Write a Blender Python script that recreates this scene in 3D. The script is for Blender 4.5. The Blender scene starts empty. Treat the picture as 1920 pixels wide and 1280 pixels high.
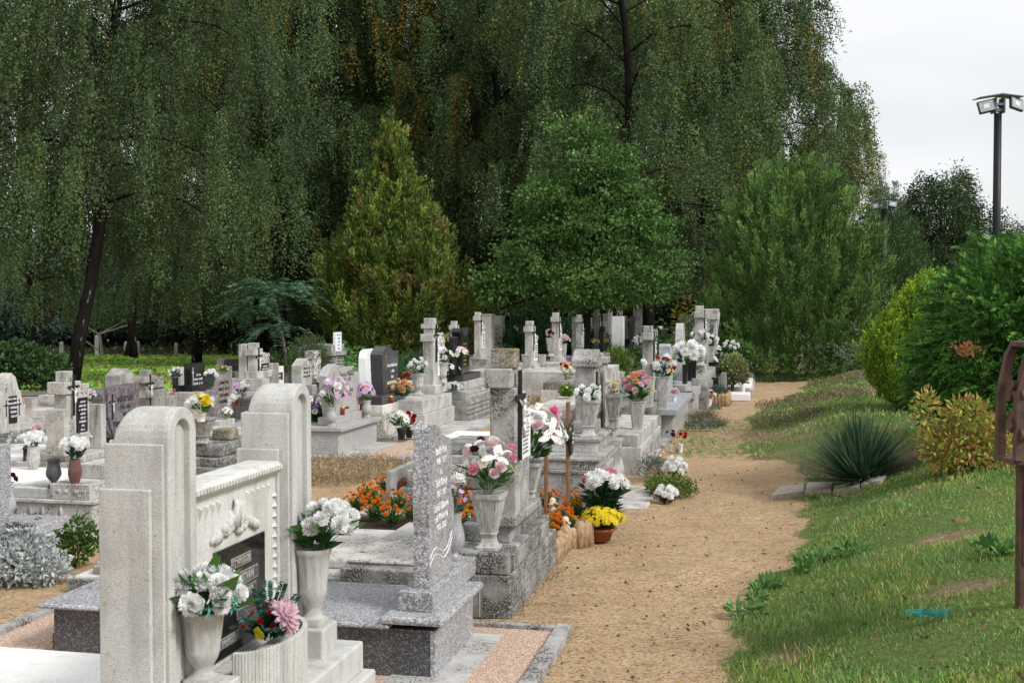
import bpy, math, random
import numpy as np
from mathutils import Vector, Matrix
# ---------------------------------------------------------------- camera, sky, sun, exposure
F=2200.; H=1.65; PITCH=math.atan(65/2200); TH=math.atan(480/2200)
scene=bpy.context.scene
col=scene.collection
cam=bpy.data.objects.new('camera',bpy.data.cameras.new('camera')); col.objects.link(cam)
cam.data.sensor_width=36; cam.data.lens=F/1920*36; cam.data.clip_end=1000; cam.data.clip_start=.05
cam.location=(0,0,H); cam.rotation_euler=(math.pi/2-PITCH,0,0)
cam.data.dof.use_dof=True; cam.data.dof.focus_distance=8.5; cam.data.dof.aperture_fstop=9
scene.camera=cam
SUN_EL=math.radians(43); SUN_AZ=math.radians(124)   # azimuth clockwise from +Y
w=bpy.data.worlds.new('World'); scene.world=w; w.use_nodes=True
nt=w.node_tree; nt.nodes.clear()
def wn(t): return nt.nodes.new(t)
out=wn('ShaderNodeOutputWorld'); bg=wn('ShaderNodeBackground'); sky=wn('ShaderNodeTexSky')
sky.sky_type='NISHITA'; sky.sun_disc=False; sky.sun_elevation=SUN_EL; sky.sun_rotation=SUN_AZ
sky.dust_density=4; sky.air_density=1.2
bg.inputs[1].default_value=.1
tc=wn('ShaderNodeTexCoord'); nz=wn('ShaderNodeTexNoise'); nz.inputs['Scale'].default_value=1.7; nz.inputs['Detail'].default_value=3
mp=wn('ShaderNodeMapping'); mp.inputs['Scale'].default_value=(1,1,3.2); mp.inputs['Location'].default_value=(.3,.4,.62)
nt.links.new(tc.outputs['Generated'],mp.inputs[0]); nt.links.new(mp.outputs[0],nz.inputs['Vector'])
cr=wn('ShaderNodeValToRGB'); cr.color_ramp.elements[0].position=.35; cr.color_ramp.elements[0].color=(.72,.72,.72,1)
cr.color_ramp.elements[1].position=.55; cr.color_ramp.elements[1].color=(.97,.97,.97,1)
nt.links.new(nz.outputs['Fac'],cr.inputs[0])
mx=wn('ShaderNodeMixRGB'); mx.inputs[2].default_value=(8.1,8.2,8.4,1)   # overcast cloud radiance (times .1)
nt.links.new(cr.outputs[0],mx.inputs[0]); nt.links.new(sky.outputs[0],mx.inputs[1]); nt.links.new(mx.outputs[0],bg.inputs[0])
nt.links.new(bg.outputs[0],out.inputs[0])
sun=bpy.data.objects.new('sun',bpy.data.lights.new('sun','SUN')); col.objects.link(sun)
sun.data.energy=2.6; sun.data.angle=math.radians(14); sun.data.color=(1,.98,.95)
sd=Vector((math.sin(SUN_AZ)*math.cos(SUN_EL),math.cos(SUN_AZ)*math.cos(SUN_EL),math.sin(SUN_EL)))
sun.rotation_euler=sd.to_track_quat('Z','Y').to_euler()
vs=scene.view_settings; vs.view_transform='Standard'; vs.look='None'; vs.gamma=1; vs.exposure=0.28; vs.use_curve_mapping=False
cy=scene.cycles
cy.max_bounces=5; cy.diffuse_bounces=3; cy.glossy_bounces=2; cy.transmission_bounces=3; cy.transparent_max_bounces=4
cy.caustics_reflective=False; cy.caustics_refractive=False
# ---------------------------------------------------------------- geometry of the place
LX=Vector((math.cos(TH),-math.sin(TH),0)); LY=Vector((math.sin(TH),math.cos(TH),0))
def ss(a,b,x):
    t=min(1,max(0,(x-a)/(b-a))); return t*t*(3-2*t)
EY=[-5,3.5,5.15,6.8,8.5,11.2,13.2,17,22,26.5,40,70]; EX=[.3,.6,.9,1.35,2.0,2.7,2.5,3.3,5.2,6.5,11,20]
def edge(y): return float(np.interp(y,EY,EX))
def gz(x,y):
    e=x-edge(y)
    k=ss(-2,-9,x)if x<-2 else 0
    z=.42*ss(-.15,1.5,e)+.10*ss(1,5,e)-.25*ss(8,30,y)*ss(0,1,e)*0.6
    z-=.027*max(0,y-22)*k
    return z
def ray(px,py):
    u=(px-960)/F; v=(640-py)/F
    return Vector((u, math.cos(PITCH)+v*math.sin(PITCH), -math.sin(PITCH)+v*math.cos(PITCH)))
def G(px,py,z=None):
    'the ground point a photo position looks at'
    d=ray(px,py); zz=z if z is not None else 0
    for i in range(30):
        t=(zz-H)/d.z; x,y=d.x*t,d.y*t
        if z is not None: break
        zz=.5*zz+.5*gz(x,y)
    return Vector((x,y,zz))
def Z(py,Y,px=960):
    d=ray(px,py); return H+d.z*Y/d.y
def XW(px,Y,py=615):
    d=ray(px,py); return d.x*Y/d.y
def L2W(C,a,b,z=0): return Vector((C.x,C.y,0))+LX*a+LY*b+Vector((0,0,C.z+z))
# ---------------------------------------------------------------- tagging
def T(o,label=None,cat=None,group=None,kind=None):
    if label: o['label']=label
    if cat: o['category']=cat
    if group: o['group']=group
    if kind: o['kind']=kind
    return o
def empty(name,loc,rz=0,label=None,cat=None,group=None):
    o=bpy.data.objects.new(name,None); col.objects.link(o); o.location=loc; o.rotation_euler=(0,0,rz); o.empty_display_size=.1
    return T(o,label,cat,group)
def inst(name,mesh,parent=None,loc=(0,0,0),rot=(0,0,0),s=1):
    o=bpy.data.objects.new(name,mesh); col.objects.link(o); o.parent=parent; o.location=loc; o.rotation_euler=rot
    o.scale=(s,s,s) if not hasattr(s,'__len__') else s
    return o
# ---------------------------------------------------------------- materials
MATS={}
class NB:
    def __init__(s,name):
        s.m=bpy.data.materials.new(name); s.m.use_nodes=True; s.t=s.m.node_tree; s.b=s.t.nodes['Principled BSDF']
        s.o=s.t.nodes['Material Output']
    def n(s,t,**k):
        n=s.t.nodes.new(t)
        for a,b in k.items():
            if a in n.inputs: n.inputs[a].default_value=b
            else: setattr(n,a,b)
        return n
    def l(s,a,b): s.t.links.new(a,b)
    def ramp(s,f,stops):
        r=s.n('ShaderNodeValToRGB'); e=r.color_ramp.elements
        while len(e)<len(stops): e.new(.5)
        for i,(p,c) in enumerate(stops): e[i].position=p; e[i].color=(c[0],c[1],c[2],1) if hasattr(c,'__len__') else (c,c,c,1)
        s.l(f,r.inputs[0]); return r.outputs[0]
    def mix(s,f,a,b,mode='MIX'):
        n=s.n('ShaderNodeMixRGB',blend_type=mode)
        for i,v in enumerate((f,a,b)):
            if isinstance(v,bpy.types.NodeSocket): s.l(v,n.inputs[i])
            elif i==0: n.inputs[0].default_value=v
            else: n.inputs[i].default_value=(v[0],v[1],v[2],1)
        return n.outputs[0]
    def coord(s,scale=(1,1,1),rnd=True,world=False):
        tc=s.n('ShaderNodeTexCoord'); src=tc.outputs['Object']
        if world: src=s.n('ShaderNodeNewGeometry').outputs['Position']
        if rnd and not world:
            oi=s.n('ShaderNodeObjectInfo'); mm=s.n('ShaderNodeVectorMath',operation='MULTIPLY_ADD')
            s.l(oi.outputs['Random'],mm.inputs[0]); mm.inputs[1].default_value=(37,51,23); s.l(src,mm.inputs[2]); src=mm.outputs[0]
        m=s.n('ShaderNodeMapping'); m.inputs['Scale'].default_value=scale; s.l(src,m.inputs[0]); return m.outputs[0]
    def noise(s,c,scale,detail=4,rough=.55):
        n=s.n('ShaderNodeTexNoise',Scale=scale,Detail=detail,Roughness=rough); s.l(c,n.inputs['Vector']); return n.outputs['Fac']
    def vor(s,c,scale,out='Color'):
        n=s.n('ShaderNodeTexVoronoi',Scale=scale); s.l(c,n.inputs['Vector']); return n.outputs[out]
    def bump(s,h,dist=.002,st=1):
        b=s.n('ShaderNodeBump',Strength=st,Distance=dist); s.l(h,b.inputs['Height']); s.l(b.outputs[0],s.b.inputs['Normal']); return b
    def fin(s,base,rough=.8,spec=.3):
        if isinstance(base,bpy.types.NodeSocket): s.l(base,s.b.inputs['Base Color'])
        else: s.b.inputs['Base Color'].default_value=(*base[:3],1)
        s.b.inputs['Roughness'].default_value=rough; s.b.inputs['Specular IOR Level'].default_value=spec
        return s.m
def plain(name,c,rough=.6,spec=.4,metal=0,var=.12,sc=12):
    if name in MATS: return MATS[name]
    k=NB(name); f=k.noise(k.coord(),sc,3)
    b=k.ramp(f,[(.3,[v*(1-var) for v in c]),(.7,[min(1,v*(1+var)) for v in c])])
    k.b.inputs['Metallic'].default_value=metal
    MATS[name]=k.fin(b,rough,spec); return MATS[name]
def weathered(name,base,dark=(.045,.043,.04),amt=.5,streak=.5,moss=0,grain=.003,fine=90,warm=(.42,.38,.30),bl=0):
    'weathered cast stone: pale base, black lichen speckle, rain streaks, moss'
    if name in MATS: return MATS[name]
    k=NB(name); c=k.coord(); cs=k.coord((1,1,.14))
    n1=k.noise(c,5,5,.6); n2=k.noise(c,fine,4,.7); n3=k.noise(cs,18,4,.65); n4=k.noise(c,1.6,3)
    b=k.mix(k.ramp(n1,[(.35,0),(.7,.6)]),base,warm)
    b=k.mix(k.ramp(n2,[(.3,.35),(.55,0)]),b,[v*.45 for v in base])
    lo=.62-.27*amt
    md=k.mix(1,k.ramp(n2,[(lo,0),(lo+.1,1)]),k.ramp(n1,[(.55-.3*amt,0),(.75-.25*amt,1)]),'MULTIPLY')
    b=k.mix(md,b,dark)
    st=k.mix(1,k.ramp(n3,[(.62-.2*streak,0),(.85-.2*streak,.85)]),k.ramp(n4,[(.35,0),(.6,1)]),'MULTIPLY')
    b=k.mix(st,b,[v*1.6 for v in dark])
    if moss:
        nm=k.noise(c,7,4,.6); nm2=k.noise(c,60,3)
        f=k.mix(1,k.ramp(nm,[(.6-.25*moss,0),(.72-.2*moss,1)]),k.ramp(nm2,[(.4,0),(.55,1)]),'MULTIPLY')
        b=k.mix(f,b,(.16,.12,.035))
    h=k.mix(.6,n2,n1); k.bump(h,grain,1)
    MATS[name]=k.fin(b,.92,.15); return MATS[name]
def rough_white(name,base=(.57,.57,.55),pit=.5):
    'pale rough limestone with fine grain and pits'
    if name in MATS: return MATS[name]
    k=NB(name); c=k.coord(); n1=k.noise(c,170,3,.7); n2=k.noise(c,38,3,.6); n3=k.noise(c,3,4)
    cz=k.noise(k.coord((1,1,.12)),14,3)
    b=k.mix(k.ramp(n1,[(.35,.5),(.56,0)]),base,[v*.55 for v in base])
    n6=k.noise(c,75,2,.5); b=k.mix(k.ramp(n6,[(.69-.04*pit,0),(.75-.04*pit,.7)]),b,(.26,.25,.23)); b=k.mix(k.mix(1,k.ramp(n2,[(.56,0),(.66,.5*pit)]),k.ramp(n3,[(.45,0),(.6,1)]),'MULTIPLY'),b,(.22,.21,.18))
    b=k.mix(k.ramp(n3,[(.4,0),(.75,.45)]),b,[base[0]*.72,base[1]*.7,base[2]*.62])
    b=k.mix(k.ramp(cz,[(.5,0),(.75,.5)]),b,(.27,.265,.25)); b=k.mix(k.ramp(k.noise(k.coord((1,1,.5)),9,4,.7),[(.5,0),(.68,.45)]),b,(.30,.295,.28))
    v=k.vor(c,240,'Distance')
    k.bump(k.mix(.5,n1,v),.0022,.9)
    MATS[name]=k.fin(b,.9,.2); return MATS[name]
def granite(name,c1,c2,c3,scale=110,rough=.35,spec=.5,bump=0):
    if name in MATS: return MATS[name]
    k=NB(name); c=k.coord(); v=k.vor(c,scale); v2=k.vor(c,scale*2.3); n=k.noise(c,4,3)
    hs=k.n('ShaderNodeSeparateColor'); k.l(v,hs.inputs[0]); hs2=k.n('ShaderNodeSeparateColor'); k.l(v2,hs2.inputs[0])
    b=k.ramp(hs.outputs[0],[(.25,c1),(.45,c2),(.72,c2),(.85,c3)])
    b=k.mix(k.ramp(hs2.outputs[1],[(.6,0),(.85,.7)]),b,c1)
    b=k.mix(k.ramp(n,[(.35,0),(.7,.25)]),b,c3)
    if bump: k.bump(v,bump)
    MATS[name]=k.fin(b,rough,spec); return MATS[name]
def marbled(name,c1,c2,rough=.3,sc=6):
    if name in MATS: return MATS[name]
    k=NB(name); c=k.coord(); n0=k.noise(c,sc,6,.7); n1=k.noise(c,sc*9,4,.7)
    b=k.ramp(n0,[(.36,c1),(.47,c2),(.52,[v*.7 for v in c1]),(.62,c2),(.72,c1)])
    b=k.mix(k.ramp(n1,[(.4,0),(.7,.5)]),b,c1)
    MATS[name]=k.fin(b,rough,.4); return MATS[name]
def leafmat(name,trans=.25,rough=.55):
    if name in MATS: return MATS[name]
    k=NB(name); a=k.n('ShaderNodeAttribute',attribute_name='Col')
    k.fin(a.outputs['Color'],rough,.25)
    if trans:
        t=k.n('ShaderNodeBsdfTranslucent'); k.l(a.outputs['Color'],t.inputs[0])
        m=k.n('ShaderNodeMixShader'); m.inputs[0].default_value=trans
        k.l(k.b.outputs[0],m.inputs[1]); k.l(t.outputs[0],m.inputs[2]); k.l(m.outputs[0],k.o.inputs[0])
    MATS[name]=k.m; return k.m
LEAF=leafmat('foliage_leaf')
def petal(name,c,c2=None,rough=.55):
    if name in MATS: return MATS[name]
    k=NB(name); n=k.noise(k.coord(),25,2); r=k.n('ShaderNodeNewGeometry').outputs['Random Per Island']
    c2=c2 or [v*.86 for v in c]
    b=k.ramp(r,[(0,c),(1,c2)]); b=k.mix(k.ramp(n,[(.4,0),(.7,.3)]),b,c2)
    k.fin(b,rough,.2)
    t=k.n('ShaderNodeBsdfTranslucent'); k.l(b,t.inputs[0]); m=k.n('ShaderNodeMixShader'); m.inputs[0].default_value=.4
    k.l(k.b.outputs[0],m.inputs[1]); k.l(t.outputs[0],m.inputs[2]); k.l(m.outputs[0],k.o.inputs[0])
    MATS[name]=k.m; return k.m
def bark(name,c1=(.018,.015,.013),c2=(.24,.23,.21),white=.05):
    if name in MATS: return MATS[name]
    k=NB(name); c=k.coord((1,1,.3)); n=k.noise(c,9,5,.7); n2=k.noise(k.coord((1,1,.25)),5,4,.8)
    b=k.ramp(n,[(.3,[v*.5 for v in c1]),(.6,c1),(.75,[v*2 for v in c1])])
    b=k.mix(k.ramp(n2,[(.68-white,0),(.72-white,1)]),b,c2)
    k.bump(n,.03,1); MATS[name]=k.fin(b,.95,.1); return MATS[name]
M=dict(
 white=rough_white('rough_limestone'), white2=rough_white('pale_limestone',(.66,.66,.635),.3),
 creamy=weathered('aged_limestone',(.55,.545,.52),amt=.5,streak=.55,grain=.003,fine=90,warm=(.46,.44,.39)),
 paint=weathered('whitewashed_stone',(.82,.82,.80),amt=.1,streak=.15,grain=.001,warm=(.62,.6,.55)),
 conc=weathered('weathered_concrete',(.44,.435,.42),amt=.62,streak=.55,warm=(.40,.385,.35)),
 dconc=weathered('blackened_concrete',(.40,.395,.38),amt=.74,streak=.7,grain=.004,warm=(.33,.32,.29)),
 mconc=weathered('mossy_concrete',(.42,.41,.38),amt=.6,streak=.4,moss=.9,grain=.004),
 lconc=weathered('light_concrete',(.52,.515,.495),amt=.48,streak=.5,warm=(.42,.405,.36)),
 slab=weathered('scaling_slab',(.58,.57,.55),amt=.5,streak=.1,fine=60),
 gran=granite('grey_granite',(.12,.12,.13),(.34,.34,.355),(.62,.62,.645),150),
 lgran=granite('light_granite',(.20,.20,.20),(.46,.455,.44),(.62,.61,.6),190),
 bgran=granite('bluish_granite',(.16,.17,.19),(.40,.42,.46),(.62,.64,.68),140),
 dgran=granite('dark_granite',(.02,.02,.022),(.06,.06,.065),(.2,.2,.21),170),
 black=granite('polished_black_stone',(.008,.008,.009),(.014,.014,.015),(.03,.03,.032),200,.12,.6),
 ash=granite('dark_grey_stone',(.03,.03,.032),(.05,.05,.053),(.09,.09,.095),200,.25,.5),
 purple=marbled('violet_grey_marble',(.10,.085,.095),(.27,.24,.26)),
 brown=marbled('brownish_marble',(.20,.17,.165),(.30,.26,.25)),
 red=marbled('red_marble',(.10,.045,.035),(.22,.11,.09),.2,9),
 marb=plain('white_marble',(.84,.84,.85),.35,.5,0,.04,5),
 iron=plain('black_iron',(.012,.012,.012),.45,.5), silver=plain('silver_paint',(.72,.72,.72),.4,.5,.3,.15,60),
 gold=plain('gold_paint',(.55,.38,.12),.4,.5,.6), ink=plain('engraved_black',(.02,.018,.018),.6),
 letter=plain('pale_lettering',(.75,.75,.76),.5), plast=plain('white_plastic',(.85,.85,.84),.4,.5,0,.03),
 bplast=plain('black_plastic',(.015,.015,.016),.4,.5), terra=plain('terracotta_pot',(.30,.09,.045),.6,.3),
 soil=plain('potting_soil',(.035,.025,.018),.95,.1,0,.5,50), copper=plain('copper_lantern',(.28,.13,.09),.35,.5,.8),
 glass=plain('red_candle_glass',(.25,.01,.012),.1,.6), wax=plain('candle_glass',(.55,.5,.38),.2,.5),
 wood=plain('varnished_wood',(.22,.115,.06),.5,.35,0,.3,20), log=plain('log_wood',(.36,.25,.15),.85,.1,0,.35,30),
 dirtywhite=weathered('flaking_whitewash',(.74,.72,.66),dark=(.10,.085,.06),amt=.55,streak=.5,fine=50,grain=.006),
)
# ---------------------------------------------------------------- mesh builder
def mkmesh(name,V,Fc,mats=(),mi=None,smooth=False,colr=None):
    me=bpy.data.meshes.new(name)
    V=np.asarray(V,dtype=np.float32).reshape(-1,3)
    if isinstance(Fc,np.ndarray):
        n,kk=Fc.shape; me.vertices.add(len(V)); me.vertices.foreach_set('co',V.ravel())
        me.loops.add(n*kk); me.loops.foreach_set('vertex_index',Fc.ravel().astype(np.int32))
        me.polygons.add(n); me.polygons.foreach_set('loop_start',np.arange(0,n*kk,kk,dtype=np.int32))
        if colr is not None:
            a=me.color_attributes.new('Col','FLOAT_COLOR','POINT'); c=np.ones((len(V),4),np.float32); c[:,:3]=colr; a.data.foreach_set('color',c.ravel())
        me.update(calc_edges=True)
    else: me.from_pydata(V.tolist(),[],Fc)
    for m in mats: me.materials.append(m)
    if mi is not None: me.polygons.foreach_set('material_index',np.asarray(mi,np.int32))
    if smooth: me.polygons.foreach_set('use_smooth',[True]*len(me.polygons))
    me.update(); return me
class MB:
    def __init__(s): s.v=[]; s.f=[]; s.m=[]; s.mi=0
    def add(s,V,Fc):
        o=len(s.v); s.v+= [tuple(v) for v in V]; s.f+=[tuple(i+o for i in f) for f in Fc]; s.m+=[s.mi]*len(Fc); return s
    def box(s,x0,x1,y0,y1,z0,z1,tx=0,ty=0):
        V=[(x0,y0,z0),(x1,y0,z0),(x1,y1,z0),(x0,y1,z0),(x0+tx,y0+ty,z1),(x1-tx,y0+ty,z1),(x1-tx,y1-ty,z1),(x0+tx,y1-ty,z1)]
        return s.add(V,[(3,2,1,0),(4,5,6,7),(0,1,5,4),(1,2,6,5),(2,3,7,6),(3,0,4,7)])
    def prism(s,pts,a0,a1,ax='x'):
        'outline pts: (y,z) for ax x, (x,z) for ax y, (x,y) for ax z'
        n=len(pts)
        mk={'x':lambda p,a:(a,p[0],p[1]),'y':lambda p,a:(p[0],a,p[1]),'z':lambda p,a:(p[0],p[1],a)}[ax]
        V=[mk(p,a0) for p in pts]+[mk(p,a1) for p in pts]
        return s.add(V,[tuple(range(n)),tuple(range(2*n-1,n-1,-1))]+[(i,i+n,(i+1)%n+n,(i+1)%n) for i in range(n)])
    def ring(s,prof,n=24,cx=0,cy=0,cz=0,p=2,fl=0,fk=12,cap=True,rot=0,sx=1,sy=1):
        'profile [(z,r)...], superellipse power p (2 round, 8 square), flutes'
        V=[]
        for q in prof:
            z,r=q[0],q[1]; pp=q[2] if len(q)>2 else p; ff=q[3] if len(q)>3 else fl
            for i in range(n):
                a=2*math.pi*i/n+rot; c,d=math.cos(a),math.sin(a)
                k=1/((abs(c)**pp+abs(d)**pp)**(1/pp)); k*=1+ff*math.cos(fk*(a-rot))
                V.append((cx+r*k*c*sx,cy+r*k*d*sy,cz+z))
        Fc=[(j*n+i,j*n+(i+1)%n,(j+1)*n+(i+1)%n,(j+1)*n+i) for j in range(len(prof)-1) for i in range(n)]
        if cap: Fc+=[tuple(range(n-1,-1,-1)),tuple((len(prof)-1)*n+i for i in range(n))]
        return s.add(V,Fc)
    def tube(s,pts,r0,r1=None,n=6,cap=True):
        r1=r0 if r1 is None else r1; P=[Vector(p) for p in pts]; V=[]; u=None
        for i,p in enumerate(P):
            d=(P[min(i+1,len(P)-1)]-P[max(i-1,0)]).normalized()
            if u is None: u=d.orthogonal().normalized()
            else: u=(u-d*u.dot(d)).normalized()
            w=d.cross(u); r=r0[i] if isinstance(r0,(list,tuple)) else r0+(r1-r0)*i/(len(P)-1)
            V+=[p+(u*math.cos(2*math.pi*k/n)+w*math.sin(2*math.pi*k/n))*r for k in range(n)]
        Fc=[(j*n+i,j*n+(i+1)%n,(j+1)*n+(i+1)%n,(j+1)*n+i) for j in range(len(P)-1) for i in range(n)]
        if cap: Fc+=[tuple(range(n-1,-1,-1)),tuple((len(P)-1)*n+i for i in range(n))]
        return s.add(V,Fc)
    def blob(s,c,r,n=8,jit=0,sq=(1,1,1),rnd=random):
        m=n//2+1; V=[(c[0],c[1],c[2]-r*sq[2])]
        for j in range(1,m):
            a=math.pi*j/m
            for i in range(n):
                b=2*math.pi*i/n; k=1+rnd.uniform(-jit,jit)
                V.append((c[0]+r*k*sq[0]*math.sin(a)*math.cos(b),c[1]+r*k*sq[1]*math.sin(a)*math.sin(b),c[2]-r*k*sq[2]*math.cos(a)))
        V.append((c[0],c[1],c[2]+r*sq[2])); e=len(V)-1
        Fc=[(0,1+(i+1)%n,1+i) for i in range(n)]+[(1+j*n+i,1+j*n+(i+1)%n,1+(j+1)*n+(i+1)%n,1+(j+1)*n+i) for j in range(m-2) for i in range(n)]
        Fc+=[(e,1+(m-2)*n+i,1+(m-2)*n+(i+1)%n) for i in range(n)]
        return s.add(V,Fc)
    def mesh(s,name,mats,smooth=False):
        if not isinstance(mats,(list,tuple)): mats=[mats]
        return mkmesh(name,s.v,s.f,mats,s.m,smooth)
    def build(s,name,mats,parent=None,smooth=False,bevel=0,loc=(0,0,0),rot=(0,0,0)):
        o=inst(name,s.mesh(name,mats,smooth),parent,loc,rot)
        if bevel:
            b=o.modifiers.new('bevel','BEVEL'); b.width=bevel; b.segments=2; b.limit_method='ANGLE'; b.angle_limit=math.radians(40)
        return o
def text(s,parent,x,y,z,size,mat,name='inscription',font_sx=1,ext=.0015,face='x',sp=1.15):
    cu=bpy.data.curves.new(name,'FONT'); cu.body=s; cu.size=size; cu.extrude=ext; cu.align_x='CENTER'; cu.align_y='CENTER'; cu.space_line=sp
    cu.resolution_u=2; cu.materials.append(mat)
    o=bpy.data.objects.new(name,cu); col.objects.link(o); o.parent=parent; o.location=(x,y,z)
    o.rotation_euler=(math.pi/2,0,math.pi/2) if face=='x' else ((math.pi/2,0,0) if face=='-y' else (0,0,math.pi/2))
    o.scale=(font_sx,1,1); FONTS.append(o); return o
FONTS=[]
# leaf quads ------------------------------------------------------
def unit(a): return a/np.maximum(np.linalg.norm(a,axis=-1,keepdims=True),1e-9)
def leafarr(P,D,ln,wd,colr,rng,fold=0):
    'diamond leaves at P along D'
    n=len(P); D=unit(D); R=unit(np.cross(D,unit(rng.normal(size=(n,3)))))
    ln=np.broadcast_to(np.asarray(ln,float),(n,))[:,None]; wd=np.broadcast_to(np.asarray(wd,float),(n,))[:,None]
    V=np.stack([P,P+D*ln*.45+R*wd*.5,P+D*ln,P+D*ln*.45-R*wd*.5],1).reshape(-1,3)
    C=np.repeat(colr,4,axis=0)
    return V,C
def quads(n): return np.arange(n*4).reshape(n,4)
def leafmesh(name,arrs,mat=None):
    V=np.concatenate([a[0] for a in arrs]); C=np.concatenate([a[1] for a in arrs])
    return mkmesh(name,V,quads(len(V)//4),[mat or LEAF],colr=C)
def tint(rng,n,cols,probs,var=.25):
    c=np.array(cols)[rng.choice(len(cols),n,p=np.array(probs)/sum(probs))]
    return c*(1+rng.uniform(-var,var,(n,1)))
# ================================================================ GROUND
def ssv(a,b,x):
    t=np.clip((x-a)/(b-a),0,1); return t*t*(3-2*t)
def vn(x,y,f,seed=0):
    r=np.random.default_rng(seed); o=0
    for i in range(5):
        a=r.uniform(0,6.28); k=f*r.uniform(.6,1.7); o=o+np.sin((x*np.cos(a)+y*np.sin(a))*k+r.uniform(0,6.28)+1.3*np.sin((x*np.sin(a)-y*np.cos(a))*k*.7+r.uniform(0,6)))
    return o/5
def gzv(x,y):
    e=x-np.interp(y,EY,EX); k=np.where(x<-2,ssv(-2,-9,-(-x)) if False else 1-ssv(-9,-2,x),0)
    z=.42*ssv(-.15,1.5,e)+.10*ssv(1,5,e)-.25*ssv(8,30,y)*ssv(0,1,e)*.6
    return z-.027*np.maximum(0,y-22)*k
def ss(a,b,x):
    if a>b: return 1-ss(b,a,x)
    t=min(1,max(0,(x-a)/(b-a))); return t*t*(3-2*t)
def axis(lo,hi,step,g):
    a=[0.]
    while a[-1]<hi: a.append(a[-1]+max(step,g*a[-1]))
    b=[0.]
    while b[-1]<-lo: b.append(b[-1]+max(step,g*b[-1]))
    return np.array([-v for v in b[:0:-1]]+a)
xs=axis(-400,400,.05,.016); ys=axis(-30,500,.05,.011)
X,Y=np.meshgrid(xs,ys)
BARE=[(G(p,q).x,G(p,q).y,a,b) for p,q,a,b in [(1835,1090,.24,.13),(1795,1005,.20,.16),(1700,930,.28,.18),(1560,880,.2,.4),(1470,1230,.12,.15)]]
def masks(x,y):
    e=x-np.interp(y,EY,EX); n1=vn(x,y,2.2,1); n2=vn(x,y,7,2); n3=vn(x,y,1.1,3)
    g=ssv(-.05,.30,e+.22*n1+.12*n2)
    # weedy strip that reaches over the path, and worn earth on the bank
    g=np.maximum(g,.48*ssv(12.2,13.2,y)*(1-ssv(16,19,y))*ssv(-1.3,-.4,e+.3*n1+.3*n2))
    g=np.maximum(g,(1-ssv(-3.4,-2.6,x+.06*y+.3*n1-0*y))*0)
    fld=ssv(22.6,23.6,y+.4*n1)*(1-ssv(-4.5,-2.5,x)) 
    fld=np.maximum(fld,ssv(30,34,y)); fld=np.maximum(fld,ssv(25.2,26.2,y+.3*n1)*ssv(3.6,4.6,x))
    fld=np.maximum(fld,ssv(60,60.1,np.abs(x)))
    dry=ssv(.12,.5,n3+.5*n2)*.8
    dry=np.maximum(dry,ssv(.3,.5,vn(x,y,1.7,9))*(1-ssv(3,9,e)))
    g=np.maximum(g,fld)
    for (a_,b_,rx_,ry_) in BARE:
        q=((x-a_)/rx_)**2+((y-b_)/ry_)**2+.9*n2+.7*n1+.5*vn(x,y,16,31); k_=1-ssv(.2,1.6,q); dry=np.maximum(dry,k_); g=g*(1-.35*k_)
    return g,dry
gm,dm=masks(X,Y)
e=X-np.interp(Y,EY,EX)
Zg=gzv(X,Y)+(.020*vn(X,Y,2.6,5)+.011*vn(X,Y,7,6)+.006*vn(X,Y,17,8))*(1-ssv(25,40,np.hypot(X,Y)))
Zg-=.03*ssv(0,-.5,-np.abs(e+.9)+.3)*0
Zg+=.045*np.exp(-((Y-6.9-.25*X)/.25)**2)*ssv(.1,.6,X)*(1-ssv(1.0,1.5,e+1.4)) # ridge of raked sand
nx,ny=len(xs),len(ys)
V=np.stack([X,Y,Zg],-1).reshape(-1,3)
ii=np.arange(nx*ny).reshape(ny,nx)
Q=np.stack([ii[:-1,:-1],ii[:-1,1:],ii[1:,1:],ii[1:,:-1]],-1).reshape(-1,4)
C=np.stack([gm,dm,0*gm],-1).reshape(-1,3)
gm_=0
k=NB('sandy_ground'); c=k.coord(world=True); at=k.n('ShaderNodeAttribute',attribute_name='Col'); sp=k.n('ShaderNodeSeparateColor'); k.l(at.outputs['Color'],sp.inputs[0])
n1=k.noise(c,1.9,6,.65); n2=k.noise(c,26,5,.7); cs=k.coord((1,2.2,1),world=True); n3=k.noise(cs,46,3,.6); n4=k.noise(c,160,3,.7); n5=k.noise(cs,17,4,.75)
sand=k.ramp(n1,[(.3,(.48,.34,.20)),(.7,(.63,.47,.30))])
sand=k.mix(k.ramp(k.noise(k.coord((1,1.9,1),world=True),5.5,5,.7),[(.52,0),(.66,.5)]),sand,(.27,.175,.095))
sand=k.mix(k.ramp(n2,[(.35,.4),(.6,0)]),sand,(.25,.15,.075))
sand=k.mix(k.ramp(n4,[(.35,.4),(.55,0)]),sand,(.30,.19,.10))
sand=k.mix(k.ramp(n3,[(.56,0),(.62,.8)]),sand,(.07,.045,.027))
sand=k.mix(k.ramp(n5,[(.55,0),(.66,.6)]),sand,(.17,.105,.06))
gr=k.ramp(n2,[(.3,(.07,.10,.03)),(.6,(.13,.18,.05)),(.8,(.20,.22,.09))])
dry=k.ramp(n2,[(.3,(.12,.085,.05)),(.6,(.26,.20,.12)),(.8,(.33,.27,.17))])
gr=k.mix(sp.outputs[1],gr,dry)
ma=k.n('ShaderNodeMath',operation='MULTIPLY_ADD'); k.l(k.noise(c,11,5,.75),ma.inputs[0]); ma.inputs[1].default_value=1.5; ma.inputs[2].default_value=-.75
mb_=k.n('ShaderNodeMath',operation='ADD'); k.l(ma.outputs[0],mb_.inputs[0]); k.l(sp.outputs[0],mb_.inputs[1])
base=k.mix(k.ramp(mb_.outputs[0],[(.35,0),(.62,1)]),sand,gr)
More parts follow.
